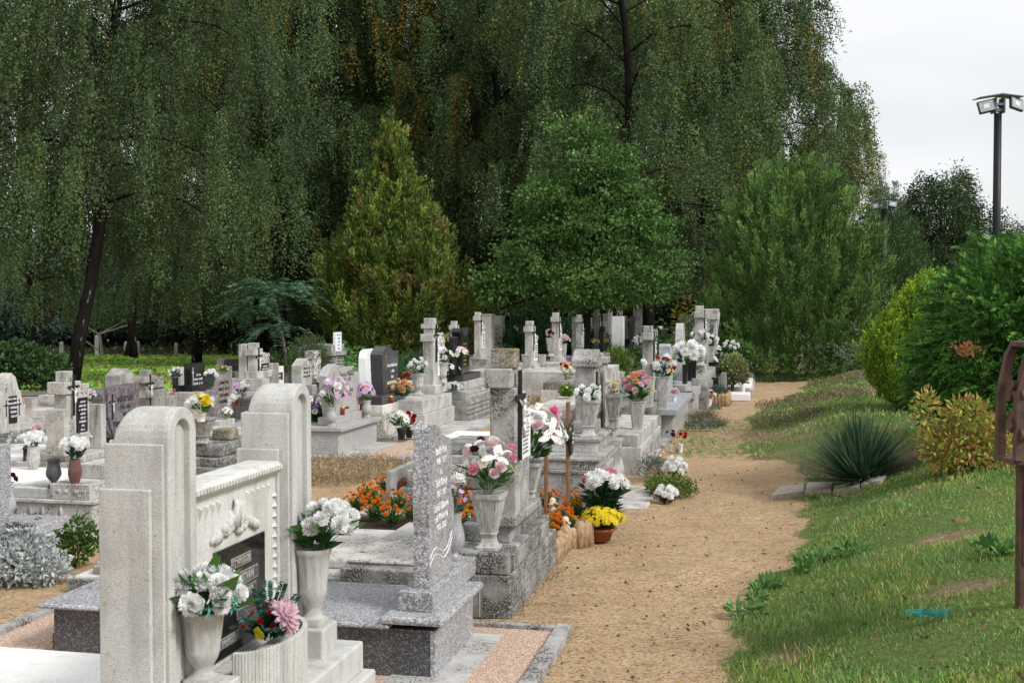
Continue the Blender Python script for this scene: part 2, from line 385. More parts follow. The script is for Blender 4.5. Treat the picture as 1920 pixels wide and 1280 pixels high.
hb=k.mix(.5,n2,n3); k.bump(hb,.035,.9)
gmat=k.fin(base,.95,.1)
ground=inst('ground',mkmesh('ground',V,Q,[gmat],smooth=True,colr=C)); T(ground,kind='structure')
# grey gravel track beyond the graves, on the left
k=NB('track_gravel'); c=k.coord(world=True); n=k.noise(c,30,4,.7); k.bump(n,.01,.5)
trm=k.fin(k.ramp(n,[(.3,(.10,.095,.09)),(.7,(.2,.19,.185))]),.95,.1)
V=[];Fc=[]
N=60
for i in range(N+1):
    x=-22+20.5*i/N; yc=22.2+.02*x+.15*math.sin(x*.7)
    for q in (-.75,.75): V.append((x,yc+q,float(gzv(np.array(x),np.array(yc+q)))+.03))
    if i: a=2*i; Fc.append((a-2,a,a+1,a-1))
T(inst('gravel_path',mkmesh('gravel_path',V,Fc,[trm])),kind='structure')
rg=np.random.default_rng(11)
def clear(x,y):  # grave plots left free of grass
    return (x-np.interp(y,EY,EX))
# ---- grass on the bank
def blades(n,r0,r1,ln,wd,cond,seed,cols,probs,up=.9,p=1.0):
    r=np.random.default_rng(seed); out=[]
    R=r0*(r1/r0)**r.uniform(0,1,n)     # denser near
    A=r.uniform(-.62,.62,n)
    x=R*np.sin(A); y=R*np.cos(A)
    gmm,dd=masks(x,y); keep=cond(x,y,gmm,dd,r)
    x,y,dd,R=x[keep],y[keep],dd[keep],R[keep]; m=len(x)
    P=np.stack([x,y,gzv(x,y)-.005],-1)
    D=np.stack([r.normal(0,.45,m),r.normal(0,.45,m),np.full(m,up)],-1)
    sc=.6+.8*ssv(-.4,.6,vn(x,y,3.1,21))
    L=ln*r.uniform(.5,1.35,m)*sc*(1-.3*dd); Wd=wd*r.uniform(.7,1.3,m)*np.maximum(1,R/7)
    c=tint(r,m,cols,probs,.3)
    pn=vn(x,y,1.9,51)[:,None]; pn2=vn(x,y,5.5,52)[:,None]; c=c*(1+.45*pn+.25*pn2); c=c*np.where(pn2>.15,[1.25,1.0,.9],[1,1,1])
    dc=tint(r,m,[(.42,.33,.20),(.30,.22,.13),(.24,.25,.09)],[3,2,3],.25)
    c=np.where((r.uniform(0,1,m)<dd*.8)[:,None],dc,c)
    return leafarr(P,D,L,Wd,c,r)
GC=[(.13,.26,.055),(.18,.33,.075),(.24,.37,.12),(.42,.38,.22)]
arrs=[blades(330000,2.6,13,.038,.0045,lambda x,y,g,d,r:(g>.25+.6*r.uniform(0,1,len(x)))&(x-np.interp(y,EY,EX)>-1.6),31,GC,[4,4,2,.9]),
 blades(110000,9,34,.05,.009,lambda x,y,g,d,r:(g>.3+.6*r.uniform(0,1,len(x)))&(x-np.interp(y,EY,EX)>-1.6),32,GC,[4,4,2,2])]
T(inst('grass',leafmesh('grass',arrs)),kind='stuff')
arrs=[blades(120000,22,75,.10,.03,lambda x,y,g,d,r:(x<-3)&(g>.3),33,[(.22,.44,.07),(.28,.50,.08),(.34,.52,.13)],[3,4,2])]
T(inst('grass',leafmesh('meadow_grass',arrs)),kind='stuff')
# brown dry weeds on the far bank and dry stubble between the plots
def weedpatch(cx,cy,rx,ry,n,h,cols,seed,wd=.008):
    r=np.random.default_rng(seed); a=r.uniform(0,6.28,n); q=np.sqrt(r.uniform(0,1,n))
    x=cx+rx*q*np.cos(a); y=cy+ry*q*np.sin(a)
    P=np.stack([x,y,gzv(x,y)],-1); D=np.stack([r.normal(0,.35,n),r.normal(0,.35,n),np.ones(n)],-1)
    L=h*r.uniform(.4,1.3,n); c=tint(r,n,cols,[1]*len(cols),.3)
    A=[leafarr(P,D,L,wd,c,r)]
    P2=P+unit(D)*L[:,None]*r.uniform(.3,1,(n,1)); A.append(leafarr(P2,r.normal(size=(n,3))+[0,0,.6],L*.35,wd*1.6,c,r))
    return A
BR=[(.17,.11,.08),(.24,.17,.11),(.13,.10,.06)]
A=[]
for q in [(4.6,18.2,.7,2.2,1700,.07),(6.6,22.5,.8,2,1300,.07),(3.6,15.4,.4,1.2,1000,.07)]: A+=weedpatch(*q,BR+[(.14,.19,.07),(.17,.20,.08),(.22,.17,.11)],int(q[0]*10),.010)
for (p,q,rx,ry,n) in [(650,880,.75,.9,4200),(615,905,.4,.35,1200),(850,905,.01,.01,1),(1085,860,.0,.0,1),(1030,745,.9,1.8,2500),(880,775,.0,.0,1)]:
    g_=G(p,q,0); A+=weedpatch(g_.x,g_.y,rx,ry,int(n*.55),.085,[(.24,.17,.11),(.34,.25,.15),(.38,.30,.19),(.20,.20,.08)],p,.006)
T(inst('dry_grass',leafmesh('dry_grass',A)),kind='stuff')
# clods and dead leaves on the raked sand
r=np.random.default_rng(5); n=9000; R=3*(22/3)**r.uniform(0,1,n); A_=r.uniform(-.5,.35,n); x=R*np.sin(A_); y=R*np.cos(A_)
e=x-np.interp(y,EY,EX); kp=(e<-.05)&(e>-4.5); x,y=x[kp],y[kp]; m=len(x)
sz=r.uniform(.002,.007,m)*np.where(r.uniform(0,1,m)<.03,1.6,1)
mb=MB()
P=np.stack([x,y,gzv(x,y)+.002],-1)
oc=np.array([(1,0,0),(0,1,0),(-1,0,0),(0,-1,0),(0,0,.8),(0,0,-.8)])
V=(P[:,None,:]+oc[None]*sz[:,None,None]*r.uniform(.5,1.3,(m,6,1))).reshape(-1,3)
f0=np.array([(0,1,4),(1,2,4),(2,3,4),(3,0,4)]); Fq=(f0[None]+np.arange(m)[:,None,None]*6).reshape(-1,3)
cc=np.repeat(tint(r,m,[(.10,.065,.04),(.16,.11,.07),(.05,.035,.025),(.26,.18,.11)],[3,4,3,3]),6,axis=0)
T(inst('dirt',mkmesh('dirt',V,Fq,[LEAF],colr=cc)),kind='stuff')

# fallen birch leaves on path, turf and slabs of paving
r=np.random.default_rng(15); n=2600; R=3*(24/3)**r.uniform(0,1,n); A_=r.uniform(-.55,.55,n); x=R*np.sin(A_); y=R*np.cos(A_)
P=np.stack([x,y,gzv(x,y)+.012+.01*r.uniform(0,1,n)],-1); D=np.stack([r.normal(size=n),r.normal(size=n),.25*r.normal(size=n)],-1)
kp=(x-np.interp(y,EY,EX)>-3.2)
T(inst('leaf_litter',leafmesh('leaf_litter',[leafarr(P[kp],D[kp],r.uniform(.018,.04,kp.sum()),.018,tint(r,int(kp.sum()),[(.30,.21,.05),(.16,.10,.05),(.34,.27,.10),(.10,.07,.04)],[2,3,1,3]),r)])),kind='stuff')
# ================================================================ TREES
def birch(seed,Ht=17,R=4.6,low=3.2,nb=44,yel=.03,dens=1.0,lean=.6,bot=1.0,ls_=1.0):
    r=np.random.default_rng(seed); mb=MB()
    lx,ly=r.normal(0,lean,2)
    tp=lambda h:np.array([lx*(max(h,0)/Ht)**1.5+.12*math.sin(h*.8+seed),ly*(max(h,0)/Ht)**1.5+.1*math.sin(h*.6),h])
    mb.tube([tp(h) for h in np.linspace(-.3,Ht,14)],.20,.04,10)
    P=[];D=[];Cc=[];L=[]
    G1=np.array([(.068,.112,.038),(.098,.155,.058),(.132,.182,.055),(.082,.135,.062)]); Yc=np.array([(.36,.23,.03),(.28,.22,.04)])
    for b in range(nb):
        h=low+(Ht-low-.5)*(b+r.uniform(0,1))/nb; az=b*2.4+r.uniform(-.4,.4)
        u=(h-low)/(Ht-low); Lb=R*(.75+.5*math.sin(math.pi*min(1,u*1.15+.1)))*(1-.55*u**2)*r.uniform(.75,1.15)
        o=np.array([math.cos(az),math.sin(az),0]); rise=r.uniform(.35,.75)*(1 if u>.15 else .5)
        p0=tp(h); br=lambda t:p0+o*Lb*t+np.array([0,0,1])*Lb*(rise*1.6*t-(1.15*rise+.28)*t*t*1.15)
        mb.tube([br(t) for t in np.linspace(0,.9,6)],.05*(1-.5*u),.01,5,False)
        side=np.array([-o[1],o[0],0]); bcol=r.uniform(0,1)<.5
        lf=r.uniform(.5,1.2); bm=r.uniform(.75,1.25); yb=r.uniform()<yel*2.2
        for q in range(int(9*dens)):
            t=min(1.05,r.uniform(.1,1.12)**.75); w=r.normal(0,.75)*(.3+t)
            tip=br(t)+side*w+np.array([0,0,r.uniform(-.35,.45)]); tm=bm*r.uniform(.7,1.35); tl=lf*r.uniform(.7,2.1)*(1+.45*(1-u))
            if tip[2]<bot+.5: continue
            for s in range(15):
                a=r.uniform(0,6.28); hd=np.array([math.cos(a),math.sin(a),0])*r.uniform(.1,.55); st=tip+r.normal(0,.10,3)
                ln=min(tl*r.uniform(.45,1.15),max(.35,st[2]-r.uniform(bot,bot+.9)))
                k=int(ln/.034)+4; tt=np.linspace(0,1,k)
                pts=st+hd[None]*np.sqrt(tt)[:,None]*min(1,ln)+o[None]*.22*tt[:,None]; pts[:,2]+=.14*np.sin(np.pi*np.minimum(1,tt*2.2))-ln*tt**1.25
                pts=pts+r.normal(0,.045,(k,3))
                yl=r.uniform(0,1)<(.35 if yb else .0015)
                base=Yc[r.integers(2)] if yl else G1[r.integers(4)]*r.uniform(.85,1.15)*tm*(1 if ls_==1 else .82)  # leaf colour of the small-leaved variant darkened to stand in for shade
                P.append(pts);Cc.append(np.tile(base,(k,1))*r.uniform(.7,1.3,(k,1)))
                D.append(r.normal(0,.7,(k,3))+[0,0,-.7]); L.append(r.uniform(.05,.09,k)*ls_)
    P=np.concatenate(P);D=np.concatenate(D);Cc=np.concatenate(Cc);L=np.concatenate(L)
    return mb.mesh('birch_trunk',bark('birch_bark'),True),leafmesh('birch_crown',[leafarr(P,D,L,L*.72,Cc,r)])
def clumpcrown(seed,blobs,nper,leaves,lsz,cols,probs,rad=.45,name='crown',droop=0,flat=.6):
    r=np.random.default_rng(seed); P=[];D=[];Cc=[];L=[]
    for (x,y,z,R,rz) in blobs:
        n=int(nper*R*R)
        d=unit(r.normal(size=(n,3))); q=r.uniform(.45,1.05,n)**.6
        ctr=np.array([x,y,z])+d*q[:,None]*np.array([R,R,rz])
        for i in range(n):
            k=leaves; cr=rad*r.uniform(.5,1.4)
            o=r.normal(0,1,(k,3))*np.array([cr,cr,cr*flat])*.6
            P.append(ctr[i]+o); dd=unit(o+1e-6)*.7+d[i]*.5+r.normal(0,.5,(k,3)); dd[:,2]-=droop; D.append(dd)
            b=tint(r,1,cols,probs,.25)[0]; Cc.append(np.tile(b,(k,1))*r.uniform(.7,1.35,(k,1))); L.append(r.uniform(.7,1.3,k)*lsz)
    P=np.concatenate(P);D=np.concatenate(D);Cc=np.concatenate(Cc);L=np.concatenate(L)
    return leafmesh(name,[leafarr(P,D,L,L*.62,Cc,r)])
def limbs(seed,Ht,blobs,r0=.2,lean=(0,0),fork=.35):
    r=np.random.default_rng(seed); mb=MB()
    top=np.array([lean[0],lean[1],Ht]); ptr=lambda t:top*np.array([max(t,0)**1.3,max(t,0)**1.3,t])
    mb.tube([ptr(t) for t in np.linspace(-.02,1,8)],r0,r0*.25,9)
    for (x,y,z,R,rz) in blobs:
        for q in range(3):
            t=min(.95,max(fork,r.uniform(.4,.95)*z/Ht)); e=np.array([x,y,z])+r.normal(0,R*.45,3); s=ptr(t)
            m=(s+e)/2+np.array([0,0,.25*R]); mb.tube([s,m,e],r0*.35,.02,5,False)
    return mb
def plumes(seed,prof,n,L,per,cols,probs,up=.8,lw=(.10,.028),spread=.3,inner=.35,name='crown',thick=.14,la=.10):
    'conifer crown of upright plumes; prof: list of (z, radius)'
    r=np.random.default_rng(seed); zs=[p[0] for p in prof]; rs=[p[1] for p in prof]
    zz=np.linspace(zs[0],zs[-1],200); wt=np.interp(zz,zs,rs)+.15; wt/=wt.sum()
    z=r.choice(zz,n,p=wt)+r.uniform(-.05,.05,n); a=r.uniform(0,2*np.pi,n)
    lob=1+la*np.sin(a*3+z*1.7+seed)+la*.7*np.sin(a*7-z*2.3)+la*.6*np.sin(a*11+z*4.1)
    ins=np.where(r.uniform(0,1,n)<inner,r.uniform(.45,.85,n),r.uniform(.86,1.04,n))
    R=np.interp(z,zs,rs)*lob*ins
    B=np.stack([R*np.cos(a),R*np.sin(a),z],-1)
    ax=unit(np.stack([np.cos(a),np.sin(a),np.zeros(n)],-1)*(1-up)+np.array([0,0,up])+r.normal(0,.12,(n,3)))
    Lp=L*r.uniform(.6,1.35,n)
    pc=tint(r,n,cols,probs,.35)
    t=r.uniform(0,1,(n,per)); off=r.normal(0,1,(n,per,3))*(thick*(1-t*.75))[:,:,None]*(Lp/L)[:,None,None]
    P=B[:,None,:]+ax[:,None,:]*(t*Lp[:,None])[:,:,None]+off
    D=ax[:,None,:]*.8+off*(spread/thick)*1.2+r.normal(0,.25,(n,per,3))
    col_=np.repeat(pc[:,None,:],per,1)*(r.uniform(.75,1.3,(n,per,1)))*(.62+.75*t)[:,:,None]  # tuft shade painted into the colour: dark at base, paler new growth at tips
    P=P.reshape(-1,3);D=D.reshape(-1,3);col_=col_.reshape(-1,3); m=len(P)
    return leafmesh(name,[leafarr(P,D,r.uniform(.6,1.3,m)*lw[0],lw[1],col_,r)])
def tree(name,trunk,crown,x,y,rz,s,label,cat,group=None,z=None):
    t=empty(name,(x,y,gz(x,y) if z is None else z),rz,label,cat,group); t.scale=(s,s,s) if not hasattr(s,'__len__') else s
    if trunk: inst('trunk',trunk,t)
    inst('crown',crown,t); return t
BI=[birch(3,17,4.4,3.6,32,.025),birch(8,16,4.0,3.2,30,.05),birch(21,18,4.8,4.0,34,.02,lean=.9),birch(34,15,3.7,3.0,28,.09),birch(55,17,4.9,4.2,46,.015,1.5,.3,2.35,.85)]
BL=[ # px, depth, variant, scale, label
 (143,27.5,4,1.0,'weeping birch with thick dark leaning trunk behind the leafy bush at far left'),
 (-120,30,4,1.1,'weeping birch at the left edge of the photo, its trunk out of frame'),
 (372,44,1,1.05,'weeping birch hanging over the grass behind the black headstone'),
 (492,45,3,1.1,'weeping birch with dark trunk just behind the white stone cross'),
 (532,42,0,1.0,'weeping birch whose trunk stands beside the sumac stem'),
 (655,47,2,1.05,'weeping birch behind the olive conical thuja, with yellow strands'),
 (785,44,1,1.1,'weeping birch with bare dark trunk rising above the olive thuja tip'),
 (830,47,0,1.15,'weeping birch with second dark trunk right of the thuja tip'),
 (956,42,3,1.15,'weeping birch with dark trunk behind the white double column tomb'),
 (1075,48,2,1.1,'weeping birch rising behind the crown of the green oak'),
 (1212,36,0,1.0,'weeping birch with massive black trunk behind the grey crosses'),
 (1310,44,1,1.1,'weeping birch towering behind the round juniper tree'),
 (1405,46,3,1.1,'weeping birch at the right end of the row with pale bare limbs'),
 (1555,50,3,.72,'smaller birch at the open sky, right of the juniper top'),
 (250,60,0,1.15,'second row birch seen through the gap at upper left'),
 (60,58,3,1.2,'second row birch behind the leaning trunk at far left'),
 (610,66,1,1.25,'second row birch filling the gap left of the thuja tip'),
 (720,62,3,1.2,'second row birch with speckles of sky in its crown'),
 (900,63,2,1.15,'second row birch behind the drooping yellow tipped branches'),
 (1000,68,0,1.2,'second row birch above the small sky gap'),
 (1160,62,1,1.2,'second row birch left of the massive black trunk'),
 (1290,64,2,1.15,'second row birch between black trunk and round juniper'),
 (1370,62,0,1.0,'second row birch above the round juniper'),
]
rr=random.Random(4)
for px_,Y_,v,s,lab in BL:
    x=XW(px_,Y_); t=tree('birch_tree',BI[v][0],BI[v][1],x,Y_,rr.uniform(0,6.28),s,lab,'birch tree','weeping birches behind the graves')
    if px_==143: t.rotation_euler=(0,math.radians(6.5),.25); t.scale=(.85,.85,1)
# oak in front of the birches
GO=[(.065,.14,.035),(.095,.195,.05),(.14,.26,.07),(.30,.20,.03)]
ob=[(.3,0,6.4,1.2,1.0),(-1.3,0,5.0,1.3,1.0),(1.2,0,5.4,1.4,1.2),(0,.3,4.2,2.0,1.3),(-1.7,-.2,3.4,1.5,1.0),(1.9,0,3.7,1.3,1.0),(-2.8,0,2.5,1.2,.7),(1.4,-.5,2.7,1.4,.8),(0,-.6,2.6,1.6,.8),(-.5,0,7.3,.7,.5),(1.5,0,6.3,.6,.45),(2.7,0,4.6,.7,.5),(-2.3,0,4.5,.7,.5),(-3.4,0,2.4,.8,.45),(3.2,0,3.3,.7,.4),(2.6,.2,2.5,.9,.5)]
oc=clumpcrown(5,ob,36,50,.13,GO,[5,5,3,.05],.42,flat=.33)
tree('oak_tree',limbs(5,6.2,ob,.16,(.4,0)).mesh('oak_trunk',bark('dark_bark',(.03,.027,.022),(.1,.1,.09),.0),True),oc,XW(1098,31.5),31.5,0,(.72,.72,.87),'bright green oak with spreading crown behind the central crosses','oak tree')
# conifers
OL=[(.11,.17,.032),(.16,.22,.04),(.19,.23,.05),(.08,.13,.028),(.20,.15,.06)]
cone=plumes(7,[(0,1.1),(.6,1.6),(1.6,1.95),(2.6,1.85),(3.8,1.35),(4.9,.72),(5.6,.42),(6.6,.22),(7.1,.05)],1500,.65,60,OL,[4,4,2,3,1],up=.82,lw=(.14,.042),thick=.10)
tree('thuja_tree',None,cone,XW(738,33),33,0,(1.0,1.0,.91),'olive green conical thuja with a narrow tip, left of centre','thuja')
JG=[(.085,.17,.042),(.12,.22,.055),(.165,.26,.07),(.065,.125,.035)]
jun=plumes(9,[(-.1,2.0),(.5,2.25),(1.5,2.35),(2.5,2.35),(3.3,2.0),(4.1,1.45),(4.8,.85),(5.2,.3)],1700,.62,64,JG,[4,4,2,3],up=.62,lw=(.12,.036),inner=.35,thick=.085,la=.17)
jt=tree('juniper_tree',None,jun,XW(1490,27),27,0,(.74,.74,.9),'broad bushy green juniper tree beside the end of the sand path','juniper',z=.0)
r_=np.random.default_rng(90)
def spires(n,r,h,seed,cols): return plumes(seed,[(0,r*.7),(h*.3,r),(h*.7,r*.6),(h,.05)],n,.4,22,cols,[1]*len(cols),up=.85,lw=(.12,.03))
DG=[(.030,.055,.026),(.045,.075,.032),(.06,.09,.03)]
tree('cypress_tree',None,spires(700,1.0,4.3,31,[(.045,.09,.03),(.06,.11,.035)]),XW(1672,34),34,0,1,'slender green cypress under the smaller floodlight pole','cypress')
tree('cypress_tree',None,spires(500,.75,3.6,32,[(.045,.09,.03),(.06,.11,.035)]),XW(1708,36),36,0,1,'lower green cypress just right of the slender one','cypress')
pb=[(0,0,6.3,1.8,2.0),(-1.8,0,4.8,1.5,2.0),(1.8,0,5,1.5,2.0),(0,0,3.3,2.5,2.2),(.9,0,7.6,.8,1.2),(-.8,0,7.4,.7,1.1),(2.6,0,3.2,1.3,1.6),(-2.6,0,3,1.3,1.6)]
tree('pine_tree',limbs(6,7.5,pb,.2).mesh('pine_trunk',bark('dark_bark'),True),clumpcrown(12,pb,70,60,.12,[(v[0]*1.5,v[1]*1.5,v[2]*1.5) for v in DG]+[(.12,.10,.04)],[4,4,3,.3],.34,flat=1.4),XW(1762,55),55,0,(1.0,1.0,.86),'dark green pine standing against the open sky','pine tree')
tree('pine_tree',limbs(6,7.5,pb,.2).mesh('pine_trunk',bark('dark_bark'),True),clumpcrown(13,pb,40,40,.13,DG,[4,4,3],.34,flat=1.4),XW(1905,75),75,1,(.9,.9,.75),'far pine peeking over the dark hedge at right edge','pine tree')
# wood edge far behind: individual trees between the trunks
FG=[(.035,.06,.03),(.05,.08,.035),(.06,.09,.05),(.08,.10,.04)]
fb=[(0,0,4.2,2.4,2.0),(-1.8,0,3,1.9,1.7),(1.8,0,3,1.9,1.7),(0,0,5.8,1.5,1.3),(0,0,2,2.5,1.4)]
FT=[(limbs(40+i,5,fb,.22).mesh('far_trunk',bark('dark_bark'),True),clumpcrown(40+i,fb,26,22,.26,FG if i<2 else [(.05,.09,.08),(.06,.10,.085),(.04,.07,.06)],[3,3,2,1] if i<2 else [1,1,1],.5)) for i in range(3)]
FL=['dark tree of the far wood seen under the birches at far left','bluish conifer of the far wood left of the leaning trunk','far wood tree right of the leaning trunk','bluish spruce behind the fence posts','far wood tree above the meadow','far wood tree behind the black headstone','far wood tree left of the white stone cross','dark far tree behind the sumac','dark far tree behind the grey block monument','far tree behind the olive thuja','far tree between thuja and grey crosses','far tree behind the double column tomb','pale far tree seen between two dark trunks','far tree behind the oak trunk','far tree left of the massive black trunk','far tree right of the massive black trunk','far tree behind the yellow leaved stems','far tree behind the juniper']
for i,lab in enumerate(FL):
    px_=-40+i*92+rr.uniform(-15,15); Y_=78+rr.uniform(-6,10); v=2 if 'bluish' in lab or 'spruce' in lab else i%2
    x=XW(px_,Y_); tree('woodland_tree',FT[v][0],FT[v][1],x,Y_,rr.uniform(0,6),rr.uniform(1.0,1.35),lab,'tree','trees of the far wood')
# far undergrowth behind the meadow, one mass
A=[]; r=np.random.default_rng(77); n=52000; x=r.uniform(-62,48,n); y=r.uniform(88,104,n)
hh=4.2+1.6*vn(x,y*.2,.35,4); zz=gzv(x,y)+hh*r.uniform(0,1,n)**.8
T(inst('woodland',leafmesh('woodland',[leafarr(np.stack([x,y,zz],-1),r.normal(size=(n,3))+[0,0,.2],r.uniform(.35,.8,n),r.uniform(.25,.5,n),tint(r,n,FG,[3,3,2,1],.3)*.8,r)])),kind='stuff')
n=9000; x=r.uniform(-48,-6,n); y=73+1.2*r.normal(size=n); zz=gzv(x,y)+.55*r.uniform(0,1,n)**1.5
T(inst('undergrowth',leafmesh('undergrowth',[leafarr(np.stack([x,y,zz],-1),r.normal(size=(n,3))+[0,0,.8],r.uniform(.1,.35,n),.05,tint(r,n,[(.13,.10,.06),(.09,.10,.04),(.06,.09,.03)],[2,2,2],.3),r)])),kind='stuff')
# ================================================================ SHRUBS, POLES, BANK
def sprays(seed,blobs,n,L,cols,probs,lw,up=.1,droop=.25,name='foliage',k=14,inner=.25,zmin=.02,patch=None):
    'flat ferny sprays standing out from rounded masses'
    r=np.random.default_rng(seed); tot=sum(b[3]**2 for b in blobs); A=[]
    for (x,y,z,R,rz) in blobs:
        m=int(n*R*R/tot); d=unit(r.normal(size=(m,3))); q=np.where(r.uniform(0,1,m)<inner,r.uniform(.5,.85,m),r.uniform(.9,1.05,m))
        lob=1+.08*np.sin(d[:,0]*7+d[:,2]*9+seed)+.06*np.sin(d[:,1]*11-d[:,2]*6)
        B=np.array([x,y,z])+d*(q*lob)[:,None]*np.array([R,R,rz]); kp=B[:,2]>zmin; B=B[kp];d=d[kp];m=len(B)
        ax=unit(d*(1-up)+np.array([0,0,up])+r.normal(0,.28,(m,3))); sd=unit(np.cross(ax,r.normal(size=(m,3))))
        c=tint(r,m,cols,probs,.25); Ls=L*r.uniform(.6,1.3,m)
        t=np.tile(np.linspace(.1,1,k),(m,1)); sg=np.tile(np.where(np.arange(k)%2,1,-1),(m,1))
        dr=np.zeros((m,k,3)); dr[:,:,2]=-(t**2)*droop*Ls[:,None]
        P=B[:,None]+ax[:,None]*(t*Ls[:,None])[:,:,None]+dr
        D=ax[:,None]*.75+sd[:,None]*sg[:,:,None]*.75*(1.1-t)[:,:,None]+r.normal(0,.1,(m,k,3))
        ll=(Ls[:,None]*(.5-.28*t)*lw[0]).reshape(-1)
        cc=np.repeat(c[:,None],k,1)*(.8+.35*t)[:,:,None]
        A.append(leafarr(P.reshape(-1,3),D.reshape(-1,3),ll,ll*lw[1],cc.reshape(-1,3),r))
    return leafmesh(name,A)
def shrub(name,mesh,x,y,label,cat,group=None,rz=0,s=1,z=None,stem=None):
    o=empty(name,(x,y,gz(x,y) if z is None else z),rz,label,cat,group); o.scale=(s,s,s) if not hasattr(s,'__len__') else s
    inst('foliage',mesh,o)
    if stem: inst('stem',stem,o)
    return o
def stems(n,h,spread,mat,r0=.008,seed=1):
    rr=random.Random(seed); mb=MB()
    for i in range(n):
        a=rr.uniform(0,6.28); q=rr.uniform(.2,1)*spread; hh=h*rr.uniform(.7,1)
        mb.tube([(0,0,-.02),(math.cos(a)*q*.4,math.sin(a)*q*.4,hh*.5),(math.cos(a)*q,math.sin(a)*q,hh)],r0,r0*.4,5)
    return mb.mesh('stem',[mat],True)
STEM=plain('woody_stem',(.09,.06,.04),.9,.1)
# big dark thuja hedge plant at the right, golden thuja beside it
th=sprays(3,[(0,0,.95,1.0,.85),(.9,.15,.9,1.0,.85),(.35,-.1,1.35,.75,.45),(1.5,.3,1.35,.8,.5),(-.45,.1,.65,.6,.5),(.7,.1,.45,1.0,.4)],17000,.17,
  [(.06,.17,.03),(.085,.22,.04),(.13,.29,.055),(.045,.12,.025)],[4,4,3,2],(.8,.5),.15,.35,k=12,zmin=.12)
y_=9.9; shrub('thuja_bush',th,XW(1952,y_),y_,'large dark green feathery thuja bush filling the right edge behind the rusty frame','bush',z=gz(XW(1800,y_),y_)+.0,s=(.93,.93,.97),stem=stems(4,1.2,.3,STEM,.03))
# scorched twig patch
A=[];r=np.random.default_rng(8); P=np.array([0,0,0])+r.normal(0,1,(170,3))*[.055,.03,.028]
inst('withered_sprig',leafmesh('withered_sprig',[leafarr(P,r.normal(size=(170,3)),.045,.010,tint(r,170,[(.30,.12,.05),(.36,.17,.07)],[1,1]),r)]),None,(XW(1813,9.0),9.0,Z(655,9.0)))
T(bpy.data.objects['withered_sprig'],'rust brown withered sprigs on the front of the dark thuja bush','dead sprig')
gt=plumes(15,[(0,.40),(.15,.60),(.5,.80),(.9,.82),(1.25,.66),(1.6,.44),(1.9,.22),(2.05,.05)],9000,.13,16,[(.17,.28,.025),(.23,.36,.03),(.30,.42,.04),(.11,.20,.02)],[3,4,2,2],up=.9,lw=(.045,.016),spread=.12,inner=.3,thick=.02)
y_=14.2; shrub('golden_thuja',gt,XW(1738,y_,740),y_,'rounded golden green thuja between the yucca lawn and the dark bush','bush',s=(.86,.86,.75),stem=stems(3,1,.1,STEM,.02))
# wispy grey juniper arching behind the golden thuja
def arching(seed,n,R,h,cols,L=.8,lw=(.07,.012),per=46,droop=.5):
    r=np.random.default_rng(seed); P=[];D=[];Cc=[]
    for i in range(n):
        a=r.uniform(0,6.28); el=r.uniform(.25,1.2); d=np.array([math.cos(a)*math.cos(el),math.sin(a)*math.cos(el),math.sin(el)])
        l=L*r.uniform(.6,1.2); b=np.array([r.normal(0,R*.25),r.normal(0,R*.25),r.uniform(0,h*.6)])
        t=np.linspace(.1,1,per); p=b+d*(t*l)[:,None]; p[:,2]-=droop*l*t**2*.5; p+=r.normal(0,.03*l,(per,3))*t[:,None]
        P.append(p); D.append(d+r.normal(0,.55,(per,3))); Cc.append(tint(r,1,cols,[1]*len(cols))[0]*r.uniform(.7,1.3,(per,1)))
    P=np.concatenate(P); P[:,2]=np.maximum(P[:,2],.02)
    return leafmesh('foliage',[leafarr(P,np.concatenate(D),lw[0],lw[1],np.concatenate(Cc),r)])
y_=16; shrub('wispy_juniper',arching(4,80,1.0,1.2,[(.16,.19,.14),(.12,.16,.11)],1.0),XW(1690,y_),y_,'wispy grey green juniper with arching tips behind the golden thuja','bush')
# yucca
def strap(seed,n,L,wd,cols,elmin=.05,elmax=1.5,droop=.3,base=.03,seg=4,pw=.8):
    r=np.random.default_rng(seed); V=[];Fc=[];Cc=[]
    for i in range(n):
        a=r.uniform(0,6.28); el=elmin+(elmax-elmin)*r.uniform(0,1)**pw; l=L*r.uniform(.75,1.12)*(1 if el>.3 else .9); w_=wd*r.uniform(.7,1.2)
        h=np.array([math.cos(a),math.sin(a),0]); s=np.array([-math.sin(a),math.cos(a),0]); b=h*base*r.uniform(0,1)
        c=tint(r,1,cols,[1]*len(cols),.25)[0]; o=len(V)
        for j in range(seg+1):
            t=j/seg; p=b+h*l*t*math.cos(el)+np.array([0,0,l*t*math.sin(el)-droop*l*t*t*math.cos(el)]); p[2]=max(p[2],.01)
            ww=w_*(1-t**2.2)*.5+.0006
            V+= [p-s*ww,p+s*ww]; Cc+=[c,c]
            if j: q=o+2*j; Fc.append((q-2,q-1,q+1,q))
    return mkmesh('leaves',V,np.array(Fc),[LEAF],colr=np.array(Cc))
yp=G(1612,902)
yu=shrub('yucca',strap(1,760,.56,.017,[(.07,.14,.07),(.10,.20,.10),(.16,.28,.15),(.05,.10,.055)],.05,1.5,.16,.05,pw=1.05),yp.x,yp.y,'spiky blue green yucca clump above the stone steps','yucca',s=(1.25,1.1,1.05))
inst('foliage',strap(2,200,.40,.016,[(.04,.085,.055),(.06,.115,.07)],.1,1.45,.2,.03),yu,(.02,-.14,-.02))
